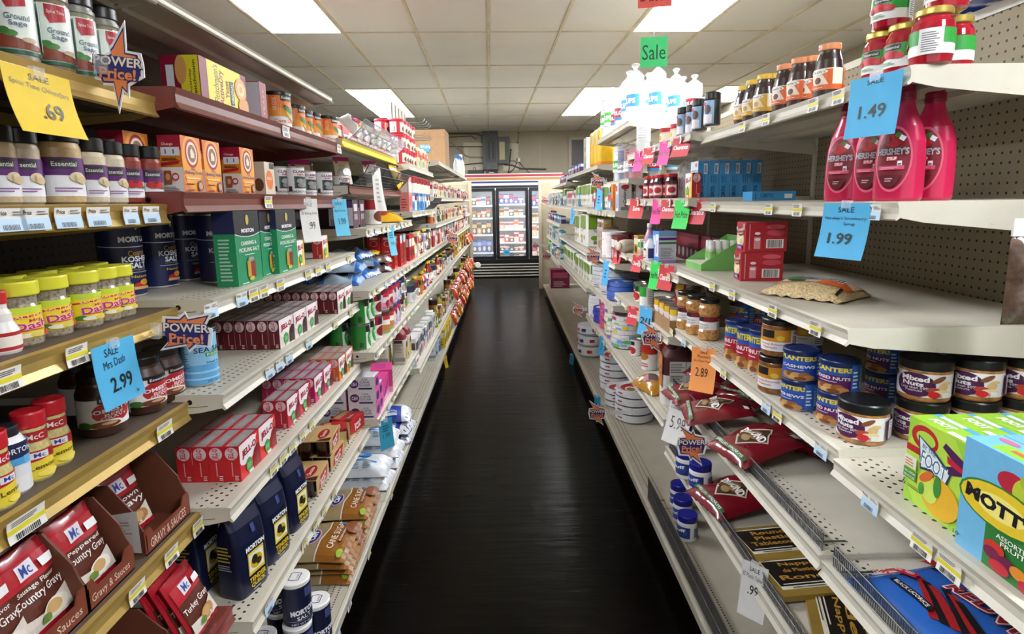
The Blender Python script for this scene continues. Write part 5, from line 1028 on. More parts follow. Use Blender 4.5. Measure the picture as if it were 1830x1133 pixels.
# marshmallow cream jars on the bottom shelf
FI = [('R', .30, .1, .70, .86, '1d2f72'), ('E', .5, .5, .16, .34, '2a4a9a'), ('T', 'Fluff', .5, .56, .26, .2, 'f0eef2', 8, .03), ('P', [(.3, .1), (.5, .1), (.36, .5), (.3, .4)], 'd9662c'), ('R', .76, .15, .92, .8, '9aa0b0'), ('B', .77, .18, .91, .78, '55586a', 8, 'h')]
fluff = pjar('cream_jar', [(.035, 0), (.040, .005), (.040, .07), (.037, .08), (.034, .085)], WHP, (.0405, .082, .108, '1c1f86'), (.0404, .012, .074, 'e9e8ea', FI, 0), None, 28)
for i, (px, py, lb) in enumerate(((1227, 970, 'white cream jar with blue lid nearest the camera'), (1219, 938, 'white cream jar with blue lid in the middle of the front three'), (1213, 910, 'white cream jar with blue lid rearmost of the front three'), (1250, 882, 'white cream jar with blue lid beneath the burst sign'), (1226, 858, 'white cream jar with blue lid left of the burst sign'), (1218, 806, 'white cream jar with blue lid under the white 5.99 card'))):
    zf = BZ if i < 3 else .43; x, y = onz_c(px, py, zf, .038); place(fluff, (x, y, zf), PI+.3, lb, 'cream jar', 'white cream jars with blue lids')
# cards and bursts
q = at(1566, 134, 0, .778); sale_card('sale_card', (.778, q.y, q.z), PI+.3, .122, .125, '49b0e0', [('T', 'SALE', .5, .90, .32, .08, '16303e'), ('T', '1.49', .5, .42, .52, .22, '141c24')], 'blue sale card reading 1.49 hanging under the cherry jars', curl=.01, roll=0)
q = at(1514, 363, 0, .778); sale_card('sale_card', (.778, q.y, q.z), PI+.3, .128, .125, '49b0e0', [('T', 'SALE', .5, .88, .34, .1, '16303e'), ('T', "Hershey's Strawberry", .5, .72, .86, .07, '222c38', 0, 0), ('T', 'Syrup', .6, .62, .24, .07, '222c38', 0, 0), ('T', '1.99', .46, .36, .5, .2, '141c24')], 'blue sale card reading 1.99 hanging under the pink syrup bottles', curl=.02)
sale_card('sale_card', (.705, yx(1258, 628, .705), at(1258, 622, 0, .705).z), PI+.75, .095, .155, 'f39a52', [('T', 'SALE', .5, .9, .3, .07, '3a2414'), ('T', 'Planters', .5, .8, .5, .07, '3a2414', 0, 0), ('T', 'Dry Roast Peanuts', .5, .69, .8, .07, '3a2414', 0, 0), ('T', '2.89', .45, .44, .5, .2, '2a1a10', 0, 0)], 'orange sale card reading 2.89 under the nut shelf', curl=.03, roll=.05)
sale_card('sale_card', (.675, yx(1218, 722, .675), at(1218, 722, 0, .675).z), PI+.75, .10, .16, 'eceae6', [('T', 'Diamond Walnuts', .5, .86, .8, .07, '3a3a3a', 0, 0), ('T', '5.99', .5, .5, .62, .3, '4a4a4a', 0, -.005)], 'white sale card reading 5.99 beside the walnut bags', curl=.035, roll=-.1)
sale_card('sale_card', (.69, yx(1350, 1008, .69), at(1350, 1008, 0, .69).z), PI+.75, .075, .16, 'e4e2de', [('T', 'SALE', .5, .88, .4, .09, '333333'), ('T', 'EE Plastic Tablecov', .5, .74, .86, .08, '333333', -4, 0), ('T', '.99', .5, .5, .4, .18, '222222')], 'white sale card reading .99 hanging below the gold packets', curl=.02)
q = at(1166, 602, 1, 2.55); burst((q.x, 2.55, q.z), 0, .092, 'B', 'burst sign beside the small white flag clip, right middle', roll=0, clipdir=1)
q = at(1236, 795, 1, 1.92); burst((q.x, 1.92, q.z), 0, .098, 'B', 'burst sign above the white cream jars', roll=-.9 if 0 else 0, clipdir=1)
q = at(1067, 738, 1, 3.0); burst((q.x, 3.0, q.z), 0, .088, 'B', 'burst sign beside the white plate stacks at the dark floor', clipdir=1)
RT = lambda pts, py, X: [(yx(px, py, X), k, w) for px, k, w in pts]
tags(1, .805, 1.761, [(yx(px, 150, .81), k, .05) for px, k in ((1337, 'y'), (1380, 'y'), (1465, 'y'), (1510, 'y'))], 'the right top rail')
tags(1, .805, 1.493, [(yx(px, 370, .81), k, .05) for px, k in ((1281, 'y'), (1382, 'y'), (1434, 'y'), (1573, 'b'))], 'the rail under pink bottles')
tags(1, .72, 1.228, [(yx(px, py, .725), 'y', .05) for px, py in ((1280, 510), (1316, 525), (1390, 550), (1468, 580))], 'the rail of the empty right shelf')
tags(1, .72, .958, [(yx(px, py, .725), k, .052) for px, py, k in ((1205, 596, 'y'), (1228, 612, 'b'), (1300, 670, 'y'), (1378, 725, 'b'), (1398, 742, 'y'), (1478, 800, 'b'))], 'the rail under the nuts')
tags(1, .71, .938, [(yx(px, py, .715), k, .05) for px, py, k in ((1568, 890, 'b'), (1662, 965, 'y'), (1712, 1005, 'y'))], 'the rail under fruit cartons')
# blue bag lying on the gondola's top, upper right
place(pouch('blue_bag', .5, .30, .12, 31, mat('blue_plastic_bag', '1a3a9a', .3, noise=.15, scale=9, coat=.3), [('R', .4, .3, .6, .6, 'dfe4ee')], wr=.5), (1.33, 1.42, 2.0), 1.5, 'crumpled blue plastic bag on top of the right back panel', 'plastic bag')
# hanging nut bag on a peg at the right edge
@proto
def peg_bag():
    m = MB(); top, bot = pouch_fr(.17, .10, .03, 8, .3); m.grid(lambda u, v: top(u, v), 16, 12, content('5a4438', 120, .4)); m.grid(bot, 16, 12, content('5a4438', 120, .4), True, True); o = m.build('peg_bag', link=False)
    m = MB(); m.box(-.115, -.082, -.05, .05, .004, .009, 'e8e6e2'); m.build('header_card', o, False); return o
q = at(1822, 500, 1, 1.06); place(peg_bag(), (q.x+.02, 1.06, q.z), 0, 'hanging snack bag with white header at the right picture edge', 'snack bag', rot=(0, math.radians(90), -PI/2))
# ================================================================ generic goods for the far shelves
def simple(c1, c2, c3, txt=None):
    f = [('R', 0, .55, 1, .85, c2), ('E', .5, .30, .3, .18, c3)]
    if txt: f.append(('T', txt, .5, .70, .8, .14, 'f4f0ea', 0, .03))
    s = [('R', .1, .55, .9, .85, c2), ('B', .15, .1, .85, .4, c3, 4, 'h')]
    return (('f', f), ('s', s), ('n', s))
def gbox(d, w, h, c1, c2='e8e4dc', c3='8a2a2a', txt=None): return carton('carton', d, w, h, c1, simple(c1, c2, c3, txt))
def gcan(r, h, c1, c2='c02028', c3='e8d8b0', ang=0.0, lid=None):
    return pcan('food_can', r, h, c1, [('R', 0, .6, 1, 1, c2), ('E', .5, .32, .12, .24, c3), ('R', .42, .66, .58, .92, '1f1d1e'), ('R', .72, .05, .92, .95, 'e9e7e3'), ('B', .74, .1, .9, .9, '777777', 6, 'h')], ang, lid)
@proto
def gbottle(c1, cap, lab, w=.03, h=.2):
    m = MB(); cm = mat('bottle_'+c1, c1, .15, noise=.1, coat=.5)
    m.loft([(w*.9, w*.9, 0), (w, w, .006), (w, w, h*.55), (w*.75, w*.75, h*.68), (w*.42, w*.42, h*.82), (w*.4, w*.4, h*.9)], cm, 20, 2.2); o = m.build('bottle', link=False)
    m = MB(); m.lathe([(w*.46, h*.89), (w*.46, h*.985), (w*.40, h), (.001, h)], lidmat(cap), 16); m.build('cap', o, False)
    m = MB(); fr = cyl(w+.0006, h*.3, 0); decals(m, fr, 2*PI*w, h*.4, [('R', 0, 0, 1, 1, lab), ('E', .5, .5, .14, .3, 'f0e8d8'), ('R', .4, .1, .6, .2, c1)], 0, 24); m.build('label', o, False); return o
@proto
def chip_bag(c1, c2, seed, L=.24, Wd=.18):
    top, bot = pouch_fr(L, Wd, .05, seed, .4); m = MB(); f = mat('foil_'+c1, c1, .25, noise=.15, scale=14, coat=.4)
    m.grid(lambda u, v: top(u, v), 14, 10, f); m.grid(bot, 14, 10, f, True, True)
    decals(m, lambda a, b, l: top(.5-b/L, .5+a/Wd, l*2+.002), Wd, L, [('E', .5, .55, .34, .2, c2), ('E', .5, .25, .25, .12, 'd9a84a'), ('R', .2, .8, .8, .86, 'f0ece4')], nu=6); return m.build('snack_bag', link=False)
@proto
def plate_pack(r, h, rim, c, c2):
    m = MB(); n = 36; wm = mat('paper_plate_'+rim, rim, .5, noise=.05)
    pr = [(r*.80, 0), (r*.97, h*.20), (r, h*.25)]
    for i in range(1, 5): pr += [(r*.985, h*(.25+.14*i-.02)), (r, h*(.25+.14*i))]
    pr += [(r*.985, h), (r*.88, h*.90), (r*.78, h*.82), (.001, h*.80)]
    m.lathe(pr, wm, n); o = m.build('plate_pack', link=False)
    m = MB(); fr = plane((0, 0, h*.83), (0, 1, 0), (-1, 0, 0)); decals(m, fr, 2*r, 2*r, [('E', .5, .5, .37, .37, c), ('E', .62, .38, .22, .16, 'e6e2da'), ('E', .64, .37, .15, .11, c2), ('P', [(.26, .66), (.55, .70), (.52, .78), (.30, .74)], 'f0ecec')], 1); m.build('label', o, False)
    if rim in ('d6d0cd', 'd9cfc5', 'c0527c'):
        q = random.Random(int(r*1e4)); m = MB()
        pal = ['d8c83a', '6a9ad0', 'c0407a', 'e0e0dc', '7a5ab0', 'd88a3a', '5ab06a'] if rim != 'c0527c' else ['d06a94', 'a83a66', 'd88aa8']
        decals(m, cyl(r+.0004, h*.62, 0), 2*PI*r, h*.6, [('R', u/14, q.choice((0, .5)), u/14+.06, q.choice((.5, 1)), q.choice(pal)) for u in range(14)]); m.build('edge_pattern', o, False)
    m = MB(); fr = cyl(r+.0006, h*.62, .5); decals(m, fr, 2*PI*r, h*.3, [('E', .49, .5, .012, .3, '23306a'), ('E', .515, .5, .018, .3, 'b8202c')], 1); m.build('seal_mark', o, False); return o
@proto
def cup_stack(r, h, c, band, n=10, clear=False):
    m = MB(); cm = CLEARP if clear else mat('cup_'+c, c, .35, noise=.03); pr = [(r*.7, 0), (r*.86, h*.25)]
    for i in range(n): z = h*(.25+.75*i/n); pr += [(r*.93, z), (r, z+h*.75/n*.6), (r*.94, z+h*.75/n*.9)]
    pr += [(r*.8, h), (.001, h*.97)]
    m.lathe(pr, cm, 20); o = m.build('cup_stack', link=False)
    m = MB(); fr = cyl(r*1.04, h*.42, 0); decals(m, fr, 2*PI*r, h*.34, [('R', .28, 0, .72, 1, band), ('T', 'SOLO' if band == 'b01f2c' else 'CUPS', .5, .6, .3, .34, 'f2f2f2', 0, .05), ('R', .28, 0, .72, .25, '3a8fc4' if band == 'b01f2c' else 'e8efe8')], 2, 16); m.build('label', o, False)
    m = MB(); bg = MATS.get('film') or mat('film', 'f2f4f6', .15, alpha=.22, noise=.02)
    m.lathe([(r*1.02, .002), (r*1.03, h*.5), (r*1.05, h*.98), (r*.5, h*1.08), (r*.16, h*1.12), (r*.5, h*1.22), (r*.25, h*1.25)], bg, 12, sm=False); m.build('film_bag', o, False); return o
@proto
def roll_pack(w, d, h, cols, rows):
    m = MB(); wm = mat('paper_roll', 'dcdad2', .7, noise=.06)
    m.bbox(-d/2, d/2, -w/2, w/2, 0, h, wm, .02); o = m.build('roll_pack', link=False); m = MB()
    for fr, W_ in ((plane((d/2, 0, h/2), (0, 1, 0), (0, 0, 1)), w), (plane((0, -w/2, h/2), (1, 0, 0), (0, 0, 1)), d), (plane((0, w/2, h/2), (-1, 0, 0), (0, 0, 1)), d)):
        decals(m, fr, W_, h, [('R', .08, .55, .92, .94, '6a8f1c'), ('T', 'Sparkle', .5, .52, .5, .1, '3f5a6a', 8), ('E', .3, .3, .14, .07, '6a8f1c'), ('E', .7, .3, .12, .07, 'b08a2c'), ('R', .25, .12, .42, .22, '6a7a5a')])
    m.build('wrapper_print', o, False); return o
RN = random.Random(5)
HC = {}
def height(o):
    if o.name not in HC: HC[o.name] = max([v.co.z for v in o.data.vertices]+[v.co.z for c in o.children for v in c.data.vertices])
    return HC[o.name]
def fill(side, xf, z, y0, y1, seq, desc_where, group, inset=.012, cyc=True, rows=1, stack=1, hmax=.5, nm=None, shuf=False):
    """stand goods along a shelf, front row first.  seq: (proto, width along the shelf, depth, words, category)"""
    y = y0; i = 0; cnt = {}
    while True:
        pr, w, d, words, cat = seq[i % len(seq)][:5]; st = seq[i % len(seq)][5] if len(seq[i % len(seq)]) > 5 else (1, 0)
        if y+w > y1 or (not cyc and i >= len(seq)): break
        h_ = height(pr); k_ = min(1.0, hmax/h_); n_ = st[0] if st[0]*st[1]*k_ <= hmax else max(1, int(hmax/(st[1]+1e-6))); st = (n_, st[1])
        for rr in range(rows):
            for k in range(st[0]):
                cnt[words] = cnt.get(words, 0)+1
                x = xf-side*-1*0
                xx = (xf-inset-d/2-rr*(d+.004)) if side < 0 else (xf+inset+d/2+rr*(d+.004))
                lb = '%s, %s along %s' % (words, nth(min(68, cnt[words]-1)), desc_where)
                o = place(pr, (xx-side*0+(side*RN.uniform(0, .015)), y+w/2, z+k*st[1]+.0005), (0 if side < 0 else PI)+RN.uniform(-.04, .04), lb, cat, group, (1, 1, k_))
                if nm: o.name = nm+'_'+cat.replace(' ', '_') if cat == 'carton' else o.name
        y += w+.003; i = RN.randrange(len(seq)) if shuf else i+1
LRS = 'left '; 
# ------------------------------------------------ third left section
@proto
def wire_basket(L, col):
    m = MB(); g = mat('wire_'+col, col, .4, metal=.5, noise=.1); n = int(L/.012)
    pr = [(-.10, 0), (.0, 0), (.055, .05), (.075, .085)]
    def bar(p, q, y0, y1, t=.0012):
        a, b = Vector((p[0], y0, p[1])), Vector((q[0], y1, q[1])); m.tube([a, b], t, g, 4)
    for i in range(n+1):
        y = L*i/n
        for j in range(3): bar(pr[j], pr[j+1], y, y, .0008)
    o = m.build('wire_basket', link=False); m = MB()
    for p in pr+[(.0275, .025), (.065, .068), (.042, .038), (.014, .0125)]: m.tube([(p[0], 0, p[1]), (p[0], L, p[1])], .0022 if p in pr else .001, g, 5)
    for y in (0, L/3, 2*L/3, L): m.tube([(p[0], y, p[1]) for p in pr], .0025, g, 5)
    m.build('frame_wire', o, False); return o
place(wire_basket(1.05, '9a9b9d'), (-.68, 2.62, 1.792), 0, 'light grey wire basket on the yellow-railed shelf', 'wire basket', 'wire baskets on left shelves')
place(wire_basket(1.10, '5f6265'), (-.665, 2.58, 1.593), 0, 'dark grey wire basket on the brown-railed shelf, white strip hanging over it', 'wire basket', 'wire baskets on left shelves')
place(wire_basket(.5, '6a6c70'), (-.605, 4.45, 1.46), 0, 'grey wire basket beyond the pink wafer box', 'wire basket', 'wire baskets on left shelves')
for i in range(7):
    c = ['c9c4c0', 'd8c8cc', 'b8b4ae', 'd0ccc4'][i % 4]
    place(chip_bag(c, ['b03a6a', '8a8f5a', 'c8b8a0'][i % 3], i+40, .13, .10), (-.70, 2.70+.135*i, 1.84), 0, 'small clear goods bag in the light grey wire basket, %s along' % nth(i), 'goods bag', 'bags in the light grey wire basket', rot=(0, .75, RN.uniform(-.2, .2)))
@proto
def scoop_card():
    m = MB(); m.box(-.0015, 0, -.06, .06, 0, .20, 'c9bca0'); decals(m, plane((0, 0, .1), (0, 1, 0), (0, 0, 1)), .12, .2, [('R', 0, .86, 1, 1, 'b01f72'), ('E', .2, .84, .1, .06, 'c0307a'), ('B', .3, .6, .8, .75, '9a8f7a', 3, 'h')])
    decals(m, plane((0, 0, .1), (0, 1, 0), (0, 0, 1)), .12, .2, []); o = m.build('carded_cup', link=False)
    m = MB(); m.lathe([(.001, 0), (.030, .002), (.042, .022), (.047, .05), (.044, .052), (.040, .024), (.028, .006), (.001, .005)], WHP, 24); c = m.build('cup', o, False); c.rotation_euler = (0, math.radians(-95), 0); c.location = (.052, 0, .08); return o
for i, (px, X, lb) in enumerate(((545, -.93, 'white cup on a card leaning behind the white cans, farthest left'), (618, -.80, 'white cup on a pink-topped card behind the last white can'), (668, -.73, 'white cup on a pink-topped card at the dark grey basket end'))):
    place(scoop_card(), (X, yx(px, 340, X), 1.60 if i else 1.545), 0, lb, 'measuring cup', 'white cups on pink-topped cards', .74 if i else .9, rot=(0, -.25, -.75))
fill(-1, -.80, 1.787, 2.85, 3.72, [(gbox(.06, .10, .14, 'e6e0d8', 'c0202c', '8a1a20'), .10, .06, 'white and red carton behind the light grey basket', 'carton'), (gbox(.05, .08, .11, 'b01f2c', 'e8d8c8', '5a1a14'), .08, .05, 'red carton behind the light grey basket', 'carton')], 'the yellow-railed shelf', 'cartons behind the wire basket')
sale_card('paper_strip', (-.60, yx(672, 300, -.60), 1.675), -.5, .055, .20, 'e4e1da', [('B', .3, .2, .7, .8, 'b0aca4', 6, 'h')], 'long white paper strip hanging over the dark grey basket', curl=.02, wave=.01)
sale_card('sale_card', (-.69, yx(551, 372, -.69), 1.53), -.55, .078, .15, 'e6e4df', [('T', 'SALE', .5, .86, .4, .08, '4a4a4a', 0, 0), ('T', 'EE Baking Soda', .5, .66, .84, .08, '4a4a4a', 0, 0), ('T', '.99', .58, .38, .34, .17, '2a2a2a', 0, 0)], 'white sale card reading .99 on the reddish brown rail', curl=.015)
sale_card('sale_card', (-.68, yx(607, 372, -.68), 1.53), -.55, .075, .15, '58b8d8', [('T', 'SALE', .4, .88, .5, .08, '20404a', 0, 0), ('T', 'Bkg Powder', .5, .68, .8, .08, '20404a', 0, 0), ('T', '1.99', .55, .40, .5, .17, '15252c', 0, 0)], 'blue sale card reading 1.99 on the reddish brown rail', curl=.015)
sale_card('sale_card', (-.60, yx(697, 400, -.60), 1.39), -.4, .06, .15, '58b0c8', [('T', '.99', .5, .4, .6, .14, '15303a', 0, 0), ('B', .2, .6, .8, .85, '2a5a6a', 3, 'h')], 'narrow blue sale card beside the tall red wafer cartons', curl=.02)
MIXS = [('R', .30, .1, 1, .95, 'd9d4e2'), ('R', .30, .72, 1, .95, '5a3a72'), ('T', 'Dough', .62, .60, .4, .12, '8a6a9a'), ('B', .36, .06, .84, .34, '2a2430', 16, 'v')]
mixb = carton('mix_carton', .15, .10, .125, '2a1420', (('s', MIXS), ('f', [('R', .1, .1, .9, .9, '4a1a2a'), ('R', .2, .6, .8, .85, 'c9c2c8'), ('R', .2, .3, .8, .5, '9a8a92')])))
for i in range(3): place(mixb, (-.72-.15*i-.02, 2.60, 1.403), 0, 'dark purple mix carton with white side, %s from the aisle' % nth(i), 'carton', 'dark purple mix cartons')
for i in range(3): place(mixb, (-.72-.15*i-.02, 2.72, 1.403), 0, 'dark purple mix carton in the second row, %s from the aisle' % nth(i), 'carton', 'dark purple mix cartons')
place(gcan(.052, .13, 'e6e2dc', 'a81822', '6a2a1c', -.3), (-.69, 3.0, 1.403), 0, 'red and white can beside the dark purple mix cartons', 'can')
place(gcan(.052, .13, 'e6e2dc', 'a81822', '6a2a1c', -.3), (-.81, 3.02, 1.403), 0, 'red and white can farther back beside the dark purple cartons', 'can')
place(chip_bag('d8a81c', 'b03a2a', 51, .2, .15), (-.68, 3.28, 1.405), .5, 'yellow bag lying on the shelf beside the red and white can', 'goods bag')
place(chip_bag('e0b82c', 'b0641c', 52, .16, .12), (-.68, 3.55, 1.66), .4, 'yellow bag sticking out above the dark grey wire basket', 'goods bag', rot=(0, 1.2, .3))
# blue and white bags, tall red wafer cartons, boxes
CB = [('R', .0, .0, 1, .16, '2f6ab8'), ('R', 0, .80, 1, 1, '2f6ab8'), ('R', .30, .30, .55, .6, '15181f'), ('B', .1, .2, .9, .28, '3a5a9a', 2, 'h')]
cbag = pouch('flake_bag', .20, .24, .045, 61, mat('pale_blue_bag', 'a8bccb', .2, noise=.2, scale=14, coat=.5), CB, wr=.4)
for i, (x, y, z, a) in enumerate(((-.80, 2.78, 1.131, .1), (-.79, 3.03, 1.131, -.15), (-.80, 2.84, 1.186, .1), (-.79, 3.09, 1.184, .35), (-.81, 2.97, 1.236, -.1), (-1.05, 2.84, 1.131, .1), (-1.05, 3.1, 1.131, -.1))):
    place(cbag, (x, y, z), a, 'pale blue and white bag in the loose pile, %s counted from the bottom near side' % nth(i), 'goods bag', 'pale blue bags in a loose pile')
for i in range(4): place(chip_bag(['3a1c12', '4a2414', 'd9b02c', '3a1c12'][i], 'e0c03a', 70+i, .17, .13), (-.73-.05*(i//2), 3.22+.085*(i//2), 1.133+.052*(i % 2)), .7, 'brown and yellow bag beside the pale blue pile, %s of four' % nth(i), 'goods bag', 'brown and yellow bags')
WF = [('R', .0, .8, 1, 1, '3aa0a8'), ('R', .05, .74, .5, .96, 'f2ecec'), ('P', [(.25, .1), (.8, .1), (.85, .7), (.3, .74)], '4a2c20'), ('E', .5, .4, .3, .06, '7a4a34'), ('E', .5, .2, .3, .05, '8a5a40')]
WS = [('E', .5, .78, .3, .09, 'e0a0a0'), ('E', .5, .78, .24, .07, 'b8141c'), ('B', .25, .1, .75, .6, 'e09a9a', 6, 'h'), ('R', .2, .9, .8, .97, 'e8dcdc')]
waf = carton('wafer_carton', .075, .085, .19, 'c8141c', (('f', WF), ('s', WS)))
for i, (x, y) in enumerate(((-.685, 3.40), (-.765, 3.40), (-.67, 3.52), (-.67, 3.63), (-.75, 3.53))): place(waf, (x, y, 1.13), 0, 'tall bright red wafer carton, %s, below the narrow blue sale card' % nth(i), 'carton', 'tall red wafer cartons')
# cans on the fifth shelf of the third section
APL = [('R', .46, 0, 1, 1, 'efeeec'), ('R', .30, 0, .47, 1, '2a8a34'), ('E', .60, .45, .10, .40, '2f9a38'), ('T', 'APPLE', .60, .52, .12, .14, 'e8f2e6', 0, .03), ('T', 'PIE', .60, .36, .07, .12, 'e8f2e6', 0, .03), ('R', .47, .72, .56, 1, '1a1a1a'), ('B', .80, .1, .95, .9, '8a8a8a', 8, 'h'), ('B', .36, .08, .43, .3, '2a2a2a', 4, 'v')]
apl = pcan('pie_can', .045, .118, '2a8a34', APL, -.55)
for i, (x, y, n) in enumerate(((-.675, 2.60, 2), (-.675, 2.70, 2), (-.78, 2.62, 1), (-.78, 2.73, 2))):
    for k in range(n): place(apl, (x, y, .85+.119*k), -.1*i, '%s green apple pie can, %s stack from the near end' % (['lower', 'upper'][k], nth(i)), 'can', 'green apple pie cans')
rwc = gcan(.045, .118, 'e9e6e2', '9a1820', '7a1a20', -.3)
for i, (x, y) in enumerate(((-.665, 2.81), (-.765, 2.84))):
    for k in range(2): place(rwc, (x, y, .85+.119*k), .1, '%s red and white pie can beside the green cans, %s from the aisle' % (['lower', 'upper'][k], nth(i)), 'can', 'red and white pie cans')
CHE = [('R', 0, .0, 1, .35, 'd8a0b0'), ('R', 0, .72, 1, 1, '8a1434'), ('R', .42, .60, .70, .80, 'c02a3a'), ('E', .52, .3, .06, .16, 'a81824'), ('E', .58, .22, .05, .14, 'c0303a'), ('T', 'Cherry', .5, .1, .2, .12, '7a1434')]
che = pcan('pie_can', .05, .118, 'e6dfe0', CHE, -.4)
PCH = [('R', 0, .8, 1, 1, '4a3a1a'), ('R', .40, .62, .66, .82, 'c02a3a'), ('P', [(.3, .05), (.7, .05), (.66, .35), (.36, .4)], 'c07a4a'), ('R', .3, 0, .7, .08, '6ab85a')]
pch = pcan('pie_can', .05, .118, 'e8e4dc', PCH, -.4)
PUR = [('R', 0, 0, 1, .25, 'b8a0cc'), ('R', 0, .5, 1, 1, '4a2a72'), ('R', .40, .68, .62, .86, 'c02a3a'), ('E', .46, .4, .03, .28, 'e6d8c8'), ('E', .56, .36, .03, .28, 'd8c8b8'), ('T', 'Cream', .52, .1, .2, .14, 'f0eaf4')]
pur = pcan('pie_can', .045, .118, 'cfc4dc', PUR, -.4)
for i, (pr, y, w) in enumerate(((pch, 2.93, 'tan peach'), (pch, 3.035, 'tan peach'))):
    place(pr, (-.655, y, .85), 0, '%s pie can under the pink cherry cans, %s of two' % (w, nth(i)), 'can', 'fruit pie cans'); place(che, (-.655, y, .969), 0, 'pink and red cherry pie can stacked on a peach can, %s of two' % nth(i), 'can', 'fruit pie cans')
for i, y in enumerate((3.14, 3.235)):
    for k in range(2): place(pur, (-.65, y, .85+.119*k), 0, '%s purple cream can, %s from the near end' % (['lower', 'upper'][k], nth(i)), 'can', 'purple cream cans')
fill(-1, -.604, .85, 3.30, 3.74, [(gcan(.038, .118, 'e8762c', 'e8e4dc', '3a8a3a'), .08, .08, 'orange and white can', 'can', (2, .119)), (gcan(.048, .1, 'e6e2dc', '6a1418', '8a8a8a'), .10, .10, 'dark red and white can', 'can', (2, .101)), (gcan(.046, .11, 'e8e8ea', '2a3a7a', 'aaaaaa'), .095, .095, 'white can with navy band', 'can', (2, .111))], 'the pie can shelf', 'cans past the purple cream cans')
# sugar cartons, pink sweetener cartons
SG = [('E', .24, .5, .17, .30, '5a2a6a'), ('T', 'C&H', .24, .5, .22, .26, 'e8e4f0', 0, .03), ('T', 'PURE', .64, .80, .2, .1, '3a3a6a', 0, 0), ('T', 'CANE', .64, .62, .36, .16, '3a3a7a', 0, .0), ('T', 'SUGAR', .64, .42, .40, .16, '3a3a7a', 0, .0), ('R', .4, .12, .9, .24, '2a2a6a')]
sug = carton('sugar_carton', .125, .085, .066, 'e4e2e4', (('s', SG), ('f', [('R', 0, 0, 1, 1, 'd85a9a'), ('E', .5, .5, .3, .3, '3a3a7a')]), ('t', [('R', .1, .1, .9, .9, 'd0d0d6')])))
for i, (x, y, n) in enumerate(((-.665, 2.565, 3), (-.80, 2.57, 2), (-.67, 2.655, 2))):
    for k in range(n): place(sug, (x, y, .536+.067*k), RN.uniform(-.03, .03), 'white cane sugar carton, %s from bottom, %s' % (nth(k), ['aisle-side stack', 'back stack', 'second stack along the shelf'][i]), 'carton', 'white cane sugar cartons')
SN = [('R', 0, 0, 1, .3, 'e07ab0'), ('T', "Sweet'N Low", .52, .45, .8, .2, '2a3a8a', 30, .04), ('B', .2, .1, .8, .2, 'f0e8ee', 2, 'h')]
swl = carton('sweetener_carton', .11, .15, .12, 'd8468c', (('f', SN), ('s', [('R', 0, 0, 1, .25, 'e8a8c8'), ('R', .1, 0, .5, .3, 'e8e080')]), ('t', [('R', .2, .3, .9, .8, 'c03a80')])))
for i, (x, y, z) in enumerate(((-.67, 2.80, .536), (-.80, 2.80, .536), (-.67, 2.97, .536))): place(swl, (x, y, z), .1*i, 'pink sweetener carton beside the white sugar cartons, %s of three' % nth(i), 'carton', 'pink sweetener cartons')
@proto
def flour_bag(c, top, lab):
    m = MB(); pm = mat('paper_bag_'+c, c, .6, noise=.06); tm = mat('paper_bag_top_'+top, top, .5, noise=.06)
    m.loft([(.036, .05, 0), (.040, .054, .01), (.041, .055, .10), (.040, .054, .155), (.032, .052, .185), (.012, .052, .205), (.012, .050, .212)], pm, 24, 5, mats=[pm, pm, pm, tm, tm, tm]); o = m.build('flour_bag', link=False)
    m = MB(); decals(m, lambda a, b, l: (.0413+l, a, .085+b), .1, .13, [('R', .1, .1, .9, .55, lab), ('E', .5, .75, .3, .14, top)], 1, 3); decals(m, lambda a, b, l: (a, -.0553-l, .085+b), .07, .14, [('B', .1, .45, .9, .9, '8a8678', 7, 'h'), ('R', .0, .05, 1, .22, '8a8a86'), ('R', .1, .86, .8, .98, '2a2422')], 1); m.build('label', o, False); return o
fl = flour_bag('c9c0ae', '7a1a24', 'c8b83a')
for i, (x, y) in enumerate(((-.66, 3.46), (-.76, 3.44), (-.66, 3.60))): place(fl, (x, y, .536), .05, 'maroon-topped flour bag on the shelf past the pink cartons, %s of three' % nth(i), 'flour bag', 'maroon-topped flour bags')
